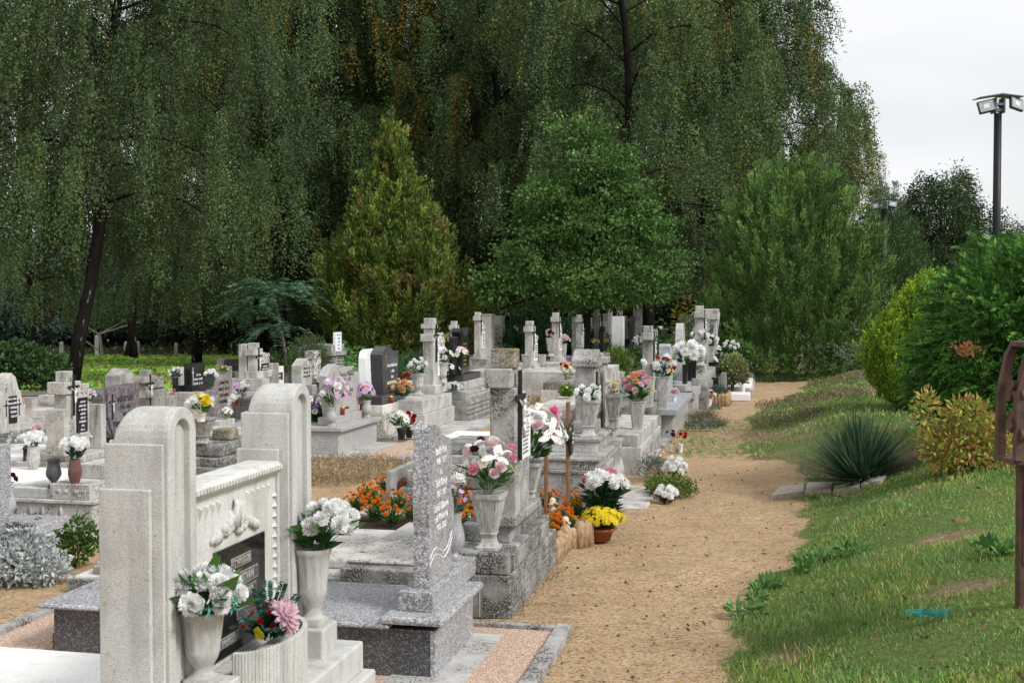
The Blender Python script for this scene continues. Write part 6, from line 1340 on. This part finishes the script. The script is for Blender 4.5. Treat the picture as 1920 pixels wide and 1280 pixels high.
def bouquet(label,pos,R,kinds,leaf='green',nl=70,Hc=None,rz=.8,lean=(0,0),ls=.5,lw=.35,cat='bouquet',name='bouquet',group=None,seed=None,spread=.95,teal=0,low=-.15,stemsn=True):
    seed=seed if seed is not None else abs(hash(label))%9999 if 0 else sum(map(ord,label))
    r=np.random.default_rng(seed); o=empty(name,pos,0,label,cat,group)
    Hc=R*.9 if Hc is None else Hc; c0=np.array([lean[0],lean[1],Hc])
    tot=sum(k[3] for k in kinds); pts=[]
    for i in range(tot):
        zc=1-(i+.5)/tot*(1-low); a=i*2.39996+r.uniform(-.35,.35); q=math.sqrt(max(0,1-zc*zc))
        d=np.array([q*math.cos(a),q*math.sin(a),zc]); pts.append(d)
    order=r.permutation(tot); j=0; arr=[]
    for (kd,cl,sz,n) in kinds:
        me=flower(kd,cl)
        for q in range(n):
            d=pts[order[j]]; j+=1; p=c0+d*np.array([R,R,R*rz])*spread*r.uniform(.82,1.05)
            ax=Vector(d*np.array([1,1,1.0])+r.normal(0,.22,3)+np.array([0,0,.15])).normalized()
            ro=ax.to_track_quat('Z','Y').to_euler(); s=sz*r.uniform(.85,1.15)
            inst('flower',me,o,tuple(p),ro,s); arr.append(p)
    P=[];D=[];L=[];Wd=[];C=[]
    cols=LV[leaf]
    for i in range(nl):
        d=unit(r.normal(size=3)); d[2]=abs(d[2])*.8-.1; t=r.uniform(.2,.95)
        b=c0*t*.9+d*R*t*.55; P.append(b*np.array([1,1,1])); D.append(d+[lean[0],lean[1],.25]); L.append(R*ls*r.uniform(.6,1.3)); Wd.append(L[-1]*lw); C.append(tint(r,1,cols,[1]*len(cols))[0])
    for p in arr: 
        P.append(np.array([0,0,-.01])); D.append(p-P[-1]); L.append(float(np.linalg.norm(p))); Wd.append(.004 if R>.03 else .003); C.append(np.array(cols[0])*1.4)
    A=[leafarr(np.array(P),np.array(D),np.array(L),np.array(Wd),np.array(C),r)]
    if teal:
        P=[];D=[]
        for i in range(teal):
            d=unit(r.normal(size=3)); d[2]=abs(d[2])*.7; b=c0*.7
            for q in range(26):
                t=q/26; P.append(b+d*R*(.35+.95*t)); D.append(d*.6+r.normal(0,.6,3))
        A.append(leafarr(np.array(P),np.array(D),.024*R/.12,.0065*R/.12,tint(r,len(P),[(.10,.42,.36),(.20,.50,.44),(.06,.28,.24)],[1,1,1]),r))
    inst('foliage',leafmesh('foliage',A),o); return o
# ---- the pillared tomb
p1=L2W(C0,.03,.135,.545); tp,r_=vase('urn',M['white2'],'fluted stone goblet urn in front of the nearest pillar',0,0,0,0,pos=p1,h=.215,r=.075)
b=bouquet('white carnations with teal sprigs and big dark leaves in the nearest urn',tp,.105,[('carnation','white',.031,19)],'green',46,.055,.8,(.015,-.01),1.15,.42,teal=14)
p1=L2W(C0,.045,.955,.50); tp,r_=vase('urn',M['white2'],'fluted stone goblet urn on the ledge beside the farther pillar',0,0,0,0,pos=p1,h=.28,r=.075)
b=bouquet('white carnations with teal sprigs leaning right out of the farther urn',tp,.088,[('carnation','white',.031,14)],'green',60,.11,.9,(.07,-.01),1.0,.36,teal=12)
b=bouquet('pink dahlias with eucalyptus and red berries in the half round planter',L2W(C0,.05,.55,.56),.10,[('dahlia','dusty',.043,3),('dahlia','palepink',.03,2),('five','yellow',.022,2),('rose','red',.010,7),('five','teal',.03,2)],'teal',120,.05,.7,(.01,0),.55,.5)
r=np.random.default_rng(6); A=[]
for d in [(.25,.5,.9),(-.2,.9,1.2),(.3,-.9,.25),(-.1,-.5,.9),(.5,.9,.55)]:
    d=unit(np.array(d,float)); k=16; t=np.linspace(.25,1,k).repeat(2); P=d*(t*.17)[:,None]; s=unit(np.cross(d,[0,0,1])); D=np.stack([s*(1 if i%2 else -1)+d*.3 for i in range(2*k)]); A.append(leafarr(P,D,.022,.018,tint(r,2*k,LV['teal'],[1,1,1]),r)); A.append(leafarr(np.zeros((1,3)),d[None],.17,.003,np.array([[.03,.07,.05]]),r))
inst('eucalyptus_sprig',leafmesh('eucalyptus_sprig',A),b,(0,0,.03))
# ---- granite wave stone and the dark tomb
tp,r_=vase('granite',M['gran'],'grey granite vase on the plinth behind the wavy headstone',0,0,0,0,pos=L2W(C1,-.12,.76,.386),h=.235,r=.062)
bouquet('white mum with violet sprigs and strap leaves in the grey granite vase',tp,.09,[('mum','white',.042,3),('five','lilac',.014,9)],'grey',40,.09,1.1,(0,.02),.8,.22)
tp,r_=vase('flutedsq',M['lconc'],'square fluted flared vase on the near corner of the blackened stepped tomb',0,0,0,0,pos=L2W(C2,-.145,.12,.353),h=.30,r=.103)
bouquet('white lilies and dark pink roses with long leaves in the near fluted vase',tp,.165,[('lily','white',.055,11),('rose','pink',.034,4),('rose','palepink',.034,4),('rose','maroon',.03,2),('five','cream',.03,5)],'green',60,.15,1.05,(-.0,0),.62,.24)
r=np.random.default_rng(3); 
tp,r_=vase('flutedsq',M['lconc'],'square fluted vase on the far end of the blackened stepped tomb',0,0,0,0,pos=L2W(C2,-.12,1.06,.448),h=.25,r=.10)
bouquet('white magnolias above bright pink dahlias in the farther fluted vase',tp,.19,[('lily','white',.06,16),('dahlia','hotpink',.045,4),('rose','palepink',.04,5),('five','cream',.045,6)],'green',60,.17,1.15,(.05,0),.5,.3)
# marigolds
r=np.random.default_rng(12); MP=[(666,950),(690,930),(705,965),(725,912),(745,945),(765,920),(735,975),(775,965),(800,935),(700,940),(868,930),(880,950),(862,968),(885,985),(1030,945),(1045,930),(1060,985),(1075,950),(1090,935),(1050,975),(1040,1000),(1083,965)]
for i,(p,q) in enumerate(MP):
    g_=G(p,q+12,.05); 
    ml='marigold clump %s'%(['with rusty brown buds at the outer left corner of the bed','with three orange heads beside the concrete strip','with low orange heads near the dark plank rim','tallest orange cluster against the pyramid end of the ornate tomb','with a single big orange head in the middle of the left part','with a yellow flower among orange ones left of the wave stone','hanging over the weathered slab left of the wave stone','half hidden behind the wave stone, left side','touching the left edge of the wave stone, upper','with small yellow buds next to the brick edging','just right of the wave stone, topmost','just right of the wave stone, middle','just right of the wave stone beside the granite vase','lowest orange heads left of the near fluted vase','between the two wooden crosses, upper left','behind the shorter wooden post with dense orange heads','at the log edge below the lantern','right of the tall wooden cross foot','topmost beside the white and pink mums','beside the front lantern in the bed','in the near corner by the stepped tomb','beneath the white and pink mums'][i])
    o=bouquet(ml,g_,.105,[('marigold','orange',.018,9+int(r.integers(0,5)))]+([('marigold','yellow',.016,1)] if i%4==1 else []),'green',420,.085,.9,(0,0),.42,.17,cat='marigold plant',name='marigold_plant',low=.15)
for p,q,lab in [(1055,938,'glass grave lantern with a round gilt lid, farthest in the marigold bed'),(1036,962,'glass grave lantern with gilt lid beside the shorter wooden post'),(1060,1000,'dark capped glass lantern at the front of the marigold bed')]:
    g_=G(p,q,.05); o=empty('grave_lantern',g_,0,lab,'grave lantern'); m=MB(); m.ring([(0,.03),(.07,.034)],16); m.build('glass',plain('frosted_glass',(.6,.6,.6),.15),o,True); m=MB(); m.ring([(.07,.042),(.082,.04),(.085,.026),(.105,.028),(.12,.018),(.125,.004)],16); m.build('lid',M['wax'],o,True)
# yellow pot
tp,r_=vase('pot',M['terra'],'terracotta pot of yellow chrysanthemums on the sand',1125,1012,988,52,z=0)
bouquet('dense dome of bright yellow chrysanthemums in the terracotta pot',tp,.165,[('daisy','yellow',.024,80)],'green',300,.05,.62,(.02,0),.4,.3,low=.1,cat='potted flowers',name='chrysanthemum')
g_=G(1132,985,.04); bouquet('tall potted mums with two white heads and one pink between them',g_,.17,[('mum','white',.055,11),('carnation','pink',.04,3)],'dark',220,.30,.55,(0,0),.75,.28,low=.2,cat='potted flowers',name='chrysanthemum')
# R3..R9 vases
def vb(kind,mat,vl,px,pb,pt,wpx,z,bl=None,Rpx=0,kinds=(),leaf='green',nl=50,rz=.8,lean=(0,0),hc=None,pos=None,**kw):
    if pos: p_=L2W(*pos); tp,r_=vase(kind,mat,vl,px,pb,pt,wpx,pos=p_,h=(pb-pt)*p_.y/F,r=wpx/2*p_.y/F/.9)
    else: tp,r_=vase(kind,mat,vl,px,pb,pt,wpx,z=z)
    s=tp.y/F
    if bl: return bouquet(bl,tp,Rpx*s,[(a,b,c*s,d) for a,b,c,d in kinds],leaf,nl,(Rpx*.8 if hc is None else hc)*s,rz,lean,**kw)
vb('flutedsq',M['creamy'],'large square fluted vase on the near end of the ornate beaded tomb',1106,818,748,46,.576,pos=(C3,-.215,.97,.576),bl='six big white roses with dark leaves in the vase of the ornate beaded tomb',Rpx=26,kinds=[('rose','white',9.5,8)],leaf='dark',nl=70,rz=.7,hc=12)
vb('flutedsq',M['conc'],'dark footed fluted vase behind the twisted column',1151,810,745,34,.576,pos=(C3,-.09,bp(C3,1151,-.09),.576),bl='two cream white roses in the dark footed vase behind the twisted column',Rpx=14,kinds=[('rose','cream',9,3)],leaf='dark',nl=40,hc=20)
vb('box',M['lconc'],'plain tapered grey vase on the pale smooth tomb',1195,806,753,30,.42,'pink and peach roses with fresh green leaves in the tapered grey vase',32,[('rose','pink',8,7),('rose','peach',8,4),('rose','cream',7,3),('rose','palepink',7,3)],'green',110,1.05,hc=28,ls=.4,lw=.5)
bouquet('single white ball mum on a tall stem above the pink roses',tp:=SP(1197,800,.40),.06,[('mum','white',.045,1)],'grey',4,.66,.5)
vb('box',M['lconc'],'tapered pale vase beside the narrow grey cross, left one',1216,772,716,26,.50,None,0,[])
vb('box',M['lconc'],'tapered pale vase right of the narrow grey cross',1243,766,706,28,.48,'white mums, rust lilies and teal leaves right of the narrow grey cross',26,[('mum','white',9,3),('five','maroon',9,3),('lily','peach',8,2),('rose','red',5,3)],'teal',90,.9)
vb('cup',M['plast'],'small white mug on the bluish granite bench',1264,752,741,12,.38,'pale pink artificial flowers in the white mug on the granite bench',9,[('rose','palepink',5,7)],'grey',10,.6)
for i,(p,q,t_,lab) in enumerate([(1284,720,684,'black square vase nearest at the foot of the round topped stone'),(1293,716,680,'black square vase, middle of three at the round topped stone'),(1301,712,676,'black square vase, farthest of three at the round topped stone')]):
    tp_,_=vase('square',M['black'],lab,p,q,t_,12,z=.48)
    if i==0: s=tp_.y/F; bouquet('large white mums massed over the black vases',tp_,30*s,[('mum','white',11*s,11)],'dark',40,24*s,.7,(.06,0))
vb('footbox',M['creamy'],'flared pale urn, nearer one before the tall cross with white garland',1312,692,650,26,.50,'white roses with dark leaves in the nearer flared urn of the garland cross',17,[('rose','white',6,9)],'dark',40,.9)
vb('footbox',M['creamy'],'flared pale urn, farther one before the tall cross with white garland',1331,684,643,20,.50,'tall white roses in the farther flared urn of the garland cross',14,[('rose','white',6,9)],'dark',20,1.3)
vb('square',M['black'],'black tapered bowl at the foot of the black round headed stone',1343,684,660,20,.40,'white lilies trailing from the black tapered bowl',14,[('lily','white',4.5,4)],'teal',30,.5)
vb('square',M['black'],'tall black box vase at the juniper edge',1371,690,667,16,.4,'white roses in the tall black box vase at the juniper edge',17,[('rose','white',4.5,12)],'green',40,.8)
vb('cup',M['plast'],'tall white plastic vase standing on the path at the row end',1392,745,720,11,0,'withered brown heather in the tall white vase on the path',21,[('rose','maroon',1.6,20)],'brown',260,1.1,ls=.35,lw=.2,hc=18)
vb('cup',M['plast'],'white plastic vase between yellow mums and brown heather',1375,722,700,10,.12,'variegated leafy stems with one white lily in the small white vase',16,[('lily','white',5,2)],'green',60,.8)
vb('pot',plain('brown_pot',(.10,.04,.025),.5),'brown pot holding small yellow mums near the row end',1364,722,706,18,.12,'small yellow mums in the brown pot near the row end',10,[('daisy','yellow',3.4,18)],'green',30,.6,low=0)
g_=G(1384,738,0); s=g_.y/F; shrub('variegated_shrub',leafy(61,[(0,0,50*s,26*s,22*s),(-10*s,0,38*s,22*s,20*s),(12*s,0,35*s,18*s,20*s)],2200,.07,[(.25,.30,.10),(.38,.36,.18),(.10,.17,.06)],[2,1,2],.55),g_.x-.05,g_.y+.3,'cream and green variegated shrub at the end of the grave row','shrub',stem=stems(8,45*s,10*s,STEM,.012))
vb('cup',M['plast'],'white plastic cup with red and white roses on the ground by the path',1329,765,748,12,0,'red and white roses in the white plastic cup by the path',12,[('rose','red',4.5,3),('rose','white',4.5,4)],'green',20,.7)
g_=G(1347,760,0); s=g_.y/F; bouquet('dark green fir wreath with red roses leaning by the white cup',g_,16*s,[('rose','red',5*s,5)],'dark',260,9*s,.8,(0,0),.5,.14,cat='wreath',name='grave_wreath')
vb('cup',M['plast'],'white cup stuck in the ground with dark red carnations, right one',1276,848,832,10,0,'dark red carnations in the right white cup stuck in the ground',9,[('carnation','red',3.5,4)],'grey',12,1,(.03,0),hc=14)
vb('cup',M['plast'],'white cup with wilted dark red roses, left one beside the black streaked base',1257,846,834,8,0,'wilted dark red roses beside the black streaked base',9,[('rose','maroon',4.5,4)],'dark',14,1,hc=20)
g_=G(1268,905,.06); bouquet('upright white mums growing out of the green cushion',g_,.10,[('mum','white',.036,12)],'green',50,.12,1.1,cat='potted flowers',name='chrysanthemum')
g_=G(1250,946,.0); bouquet('low white mums with bronze leaves in front of the green cushion',g_,.10,[('mum','white',.036,12)],'brown',150,.08,.7,cat='potted flowers',name='chrysanthemum',low=0)
g_=G(1232,880,.0); bouquet('small pale pink blossoms on thin stems above the lavender',g_,.11,[('five','palepink',.014,16)],'grey',60,.14,.7,ls=.6,lw=.08,cat='flowers',name='wild_flowers')
# middle row
vb('granite',M['lgran'],'speckled granite vase near the left edge of the ogee topped stone',622,800,764,21,.336,'pink orchids and white mums in the nearer speckled granite vase',30,[('five','lilac',6,14),('five','palepink',6,10),('mum','white',8.5,4)],'green',30,1.25,(.05,0))
vb('granite',M['lgran'],'speckled granite vase at the far side of the ogee topped stone',689,779,747,19,.336,'pink and lilac orchids in the farther speckled granite vase',20,[('five','lilac',5.5,14),('five','pink',5,8)],'green',30,1.1,(-.02,0),pos=(Cm1,-.08,1.16,.336))
for p,q,z_,lab in [(642,788,.336,'red candle glass between the nearer granite vase and the plinth'),(679,778,.42,'red candle glass at the right foot of the ogee topped stone'),(733,764,.42,'red candle on the flaking plinth of the dark granite stone')]:
    g_=SP(p,q,z_); s=g_.y/F; m=MB(); m.ring([(0,.028),(.07,.03),(.075,.024)],14); o=empty('grave_candle',g_,0,lab,'candle'); m.build('glass',M['glass'],o,True); m=MB(); m.ring([(.075,.03),(.09,.03),(.1,.02)],14); m.build('lid',M['gold'],o,True)
g_=G(604,800,.262); s=g_.y/F; bouquet('large mixed bunch of pansies, roses and white mums behind the nearer granite vase',g_,44*s,[('pansy','violet',6.5*s,9),('pansy','white',6*s,4),('rose','red',6.5*s,2),('rose','peach',7*s,4),('rose','cream',6*s,3),('mum','white',8*s,3),('pansy','purple',6*s,6)],'green',260,24*s,.75,(-.05,0),.4,.4,low=.1)
g_=G(752,824,.02); s=g_.y/F
tp_,_=vase('pot',M['bplast'],'black plastic pot with white daisies before the flaking plinth',753,824,802,17,z=.04); bouquet('white dark eyed daisies in the black plastic pot',tp_,27*s,[('daisy','white',6*s,15)],'green',40,16*s,.7,(-.05,0))
tp_,_=vase('pot',M['bplast'],'second black pot holding red carnations before the flaking plinth',767,820,800,15,z=.04); bouquet('red carnations and tiny white blossoms in the second black pot',tp_,16*s,[('carnation','red',5*s,4),('daisy','white',3*s,8)],'brown',40,16*s,1)
g_=SP(758,765,.25); s=g_.y/F; bouquet('apricot roses and foliage right of the dark granite stone',g_,22*s,[('rose','peach',6.5*s,8),('rose','yellow',5*s,3)],'green',120,22*s,.8,(-.03,0),cat='potted flowers',name='rose_pot')
g_=SP(761,718,.5); s=g_.y/F; bouquet('single red carnation over the low dark speckled slab',g_,5*s,[('carnation','red',5*s,2)],'dark',5,12*s,1)
vb('urn',M['creamy'],'fluted round urn left of the tall stepped cross',784,742,701,27,.44,'round white roses in the left fluted urn of the stepped cross',19,[('rose','white',5.5,12)],'green',60,.85)
vb('urn',M['creamy'],'fluted round urn right of the tall stepped cross',829,735,696,24,.44,'white roses in the right fluted urn of the stepped cross',19,[('rose','white',5.5,11)],'green',60,.9)
g_=SP(783,690,.9); s=g_.y/F; bouquet('small white blossoms with teal leaves high behind the left fluted urn',g_,16*s,[('rose','white',4*s,8)],'teal',50,26*s,.8)
vb('square',M['black'],'black tapered vase left of the scooped black stone',862,722,694,14,.44,'pink and white lilies in the black tapered vase, left of the scooped stone',18,[('five','palepink',6,10),('five','white',5.5,5),('mum','white',5,1)],'green',20,.7)
vb('square',M['black'],'black vase right of the scooped black stone',911,711,690,10,.44,'pink magnolia blossoms in the black vase, right of the scooped stone',12,[('lily','palepink',5,4)],'green',10,.7)
g_=SP(850,742,.30); s=g_.y/F; bouquet('heap of small white roses on the low dark speckled tomb',g_,19*s,[('rose','white',4*s,20)],'dark',40,5*s,.6,low=0)
g_=SP(838,670,.55); s=g_.y/F; bouquet('pale yellow mums beside the cross with a narrow black tablet',g_,20*s,[('mum','lemon',5*s,12)],'green',70,32*s,.5,(-.03,0))
g_=SP(842,690,.5); s=g_.y/F; bouquet('white small mums under the pale yellow ones',g_,22*s,[('daisy','white',4*s,18)],'dark',60,24*s,.6)
vb('cup',M['plast'],'little white cup with yellow mums by the scooped stone',867,652,642,9,.6,'bright yellow mums in the little white cup',10,[('mum','lemon',4.5,5),('mum','yellow',4.5,3)],'green',30,.7,hc=12)
g_=SP(936,650,.75); s=g_.y/F; bouquet('pink flowers before the double column tomb',g_,13*s,[('rose','palepink',4.5*s,9),('rose','pink',4*s,4)],'green',30,14*s,.8)
for p,pb,pt,wp,z_,lab,bl,cl in [(989,694,665,21,.40,'empty tapered urn, near one of the white cross pair',None,None),(1016,688,660,15,.40,'empty tapered urn, far one of the white cross pair',None,None),
  (1034,676,641,19,.40,'tapered urn with pink roses, near one','cream and pink roses in the near tapered urn',('palepink','cream','maroon')),(1057,668,636,11,.40,'tapered urn with pink roses, far one','cream and pink roses in the far tapered urn',('palepink','cream','maroon')),
  (1080,666,643,16,.40,'small square planter left of the brown weathered stone',None,None),(1104,658,640,9,.40,'small square planter right of the brown weathered stone',None,None)]:
    vb('footbox',M['lconc'],lab,p,pb,pt,wp,z_,bl,11 if bl else 0,[('rose',cl[0],4.2,7),('rose',cl[1],4,5),('rose',cl[2],3.5,4)] if cl else [],'dark',20,.9)
vb('cup',M['lconc'],'small grey pot of purple asters near the mossy gabled tomb',1078,692,686,12,.5,'purple asters in the small grey pot',13,[('daisy','purple',3.4,26)],'green',30,.7,low=0)
for (p,q,z_,lab,R_,kk,lf,nl_,hc_) in [
 (1064,722,.3,'cream daisies and orange lilies over the grey slab grave',17,[('daisy','lemon',4.5,9),('rose','red',4.5,3),('five','peach',4,2)],'lime',50,26),
 (1063,748,.38,'yellow green leafy potted plant on the grey slab grave',21,[('daisy','lemon',2.5,5)],'lime',330,16),
 (1114,655,.5,'yellow and cream flowers on the near side of the pale cross by the juniper',11,[('daisy','lemon',3,10)],'green',20,20),
 (1132,655,.5,'orange yellow flowers on the far side of the pale cross by the juniper',9,[('daisy','yellow',3,6),('daisy','lemon',2.6,5)],'green',30,26),
 (1140,660,.6,'dry brown seed heads left of the bright white column',9,[('daisy','maroon',2,8)],'brown',50,12),
 (1103,640,.6,'white flowers between the brown weathered stone and the pale cross',9,[('rose','white',3,8)],'dark',15,9),
 (1200,665,.5,'big sheaf of white roses before the brown twin slabs',19,[('rose','white',4,22)],'dark',30,20),
 (1207,640,.6,'tall white gladioli before the brown twin slabs',12,[('five','white',4,16)],'dark',15,22),
 (1192,660,.5,'scarlet flowers hanging under the white sheaf',8,[('rose','red',3.4,9)],'dark',10,8),
 (1128,676,.5,'white carnations before the dark green black slab',9,[('carnation','white',3.6,9)],'green',30,8),
 (1176,672,.5,'yellow asters at the foot of the white pointed stone',7,[('daisy','yellow',3,9)],'green',20,8),
 (1218,684,.45,'pink roses in front of the grey round topped stone',8,[('rose','pink',3.4,8)],'green',25,9),
 (1264,696,.4,'white and red roses before the small white round stone',9,[('rose','white',3.6,6),('rose','red',3.4,3)],'green',25,9),
 (1356,668,.6,'white mums by the black slab behind the column',8,[('mum','white',3.8,6)],'green',20,9),
 (1386,690,.5,'white roses at the juniper foot',8,[('rose','white',3.8,6)],'green',25,9),
 (1106,676,.5,'purple asters before the pale grey stone',7,[('daisy','purple',3,9)],'green',25,8),
 (972,690,.5,'white flowers right of the double column tomb',8,[('rose','white',3.6,7)],'green',25,9),
 (1290,672,.6,'white roses at the left side of the garland cross',8,[('rose','white',4,5)],'dark',15,14),
 (1337,672,.6,'white mums between garland cross and black round headed stone',9,[('mum','white',4,6)],'grey',10,14),
 (1350,655,.7,'white roses in front of the draped column',12,[('rose','white',4,9)],'grey',40,10),
 (1238,622,.65,'white petals on the black flat tomb in the deep shade',9,[('five','white',3.5,5)],'dark',8,3),
 (57,765,.36,'white mums in a stone pot on the long speckled steps',13,[('mum','white',5.5,10)],'green',30,22),
 (8,808,.1,'white flowers at the very left edge by the long steps',12,[('rose','white',6,6)],'dark',30,16),
 (68,838,.15,'three pale pink ball mums left of the vine carved pilaster',9,[('mum','palepink',6.5,4)],'grey',25,32),
 (164,742,.3,'white and cream roses seen between white cross tomb and violet marble stone',16,[('rose','white',4.5,9),('rose','palepink',4,2)],'green',60,14),
 (163,818,.15,'white lilies behind the violet marble stone',10,[('lily','white',5,4),('rose','white',5,4)],'teal',30,24),
 (396,770,.3,'white rose bunch with dark leaves behind the slanted brown stone',12,[('rose','white',6,6)],'teal',40,46),
 (428,768,.3,'large white mum with green leaves right of the slanted brown stone',12,[('mum','white',9,3)],'green',30,26),
 (424,790,.4,'tiny white blossoms beside the copper lantern',15,[('daisy','white',3,20)],'lime',40,13),
 (453,765,.4,'white, teal and lilac bunch left of the second pillar',14,[('rose','white',5,5),('five','lilac',6,7)],'teal',70,22),
 (497,748,.3,'lilac flower at the left of the small black plaque stone',5,[('five','lilac',5,3)],'green',8,8),
 (545,745,.3,'white lilies and lilac asters laid beyond the second pillar',20,[('lily','white',5,8),('five','lilac',4.5,5)],'teal',50,3),
 (420,722,.2,'yellow green tuft behind the slanted brown stone',12,[('daisy','lemon',2,6)],'lime',120,6)]:
    g_=SP(p,q,z_); s=g_.y/F; bouquet(lab,g_,R_*s,[(a,b_,c*s,d) for a,b_,c,d in kk],lf,nl_,hc_*s,.75,low=0)
vb('planter',M['black'],'black rectangular bowl of white flowers right of the yellow green conifer',1171,684,668,26,.45,'white flowers heaped in the black rectangular bowl',17,[('rose','white',4.5,22)],'green',30,.6,low=0,hc=6)
vb('square',M['black'],'black vase under the white rose sheaf',1184,660,638,10,.5,None,0,[])
vb('box',M['lconc'],'square stone pot below the white mums on the speckled steps',59,775,753,22,.36,None,0,[])
vb('cup',M['plast'],'empty white cup before the grooved block monument',582,742,719,12,.45,None,0,[])
# left row
vb('hex',M['creamy'],'tall creamy faceted vase beside the small black lantern',63,882,838,24,.2,'big white mums in the creamy faceted vase',20,[('mum','white',9,9)],'dark',40,.65)
vb('hex',M['red'],'red marble faceted vase on the lily carved tomb',141,913,868,25,.385,'wide white mum umbrella with grey eucalyptus leaves in the red marble vase',27,[('mum','white',10,13)],'teal',60,.5,hc=26,low=.15,ls=.5,lw=.55)
vb('grey_urn',M['dgran'],'dark grey baluster urn with a white candle, on the lily carved tomb',101,924,869,30,.345,None,0,[])
g_=SP(101,900,.48); m=MB(); 
vb('granite',M['lgran'],'mottled granite vase at the left edge below the dark roses',14,962,904,31,.2,'nearly black red roses in the mottled granite vase at the left edge',13,[('rose','maroon',6.5,5)],'dark',30,.9,(.02,0),hc=18)
vb('box',M['conc'],'grey stone vase with yellow flowers at the left edge',12,868,850,22,.25,'yellow and peach flowers at the left edge above the grey stone vase',15,[('five','yellow',6,7),('five','peach',6,5)],'green',30,.8)
g_=SP(49,868,.2); s=g_.y/F; o=empty('grave_lantern',g_,0,'small black lantern beside the creamy faceted vase','grave lantern'); m=MB(); m.ring([(0,.035),(.01,.035),(.012,.026),(.11,.026),(.113,.036),(.12,.036),(.15,.012)],12); m.build('housing',M['iron'],o,True)
vb('flutedsq',M['conc'],'round fluted stone urn rising behind the nearest pillar',381,838,790,42,.40,None,0,[])
tp_,_=vase('cup',M['plast'],'white cup with yellow and white flowers set on the fluted stone urn',377,790,776,20,Y=G(381,838,.40).y); s=tp_.y/F
bouquet('yellow mum, white lilies and a white ball mum over the fluted stone urn',tp_,26*s,[('mum','yellow',9*s,3),('mum','white',9*s,3),('lily','white',7*s,4),('five','lemon',5*s,4)],'green',50,20*s,.9,low=0)
g_=SP(446,786,.41); s=g_.y/F; o=empty('grave_lantern',g_,-TH,'copper lantern with a flat roof on the blackened ornate grave','grave lantern'); h=22*s; w_=9*s
m=MB(); m.box(-w_*.8,w_*.8,-w_*.8,w_*.8,0,h*.06)
for a in (-1,1):
    for b_ in (-1,1): m.box(a*w_*.75-.006,a*w_*.75+.006,b_*w_*.75-.006,b_*w_*.75+.006,h*.06,h*.85)
m.build('frame',M['copper'],o); m=MB(); m.box(-w_,w_,-w_,w_,h*.85,h,w_*.35,w_*.35); m.build('roof',M['lconc'],o); m=MB(); m.ring([(h*.06,w_*.4),(h*.6,w_*.4)],12); m.build('candle',M['glass'],o)
tp_,_=vase('square',M['black'],'black vase before the black headstone with four names',329,745,718,11,z=.35); s=tp_.y/F; bouquet('white roses in teal foliage over the black vase',tp_,15*s,[('rose','white',4*s,8)],'teal',90,10*s,.8)
g_=SP(322,752,.32); s=g_.y/F; bouquet('peach lilies low beside the black vase',g_,8*s,[('lily','peach',4*s,4)],'green',10,8*s,.7)
# lettering becomes plain mesh
bpy.context.view_layer.update(); dg=bpy.context.evaluated_depsgraph_get()
for o in FONTS:
    me=bpy.data.meshes.new_from_object(o.evaluated_get(dg)); nm=o.name; par=o.parent
    n=bpy.data.objects.new('inscription',me); col.objects.link(n); n.parent=par; n.location=o.location; n.rotation_euler=o.rotation_euler; n.scale=o.scale
for o in FONTS: bpy.data.objects.remove(o)
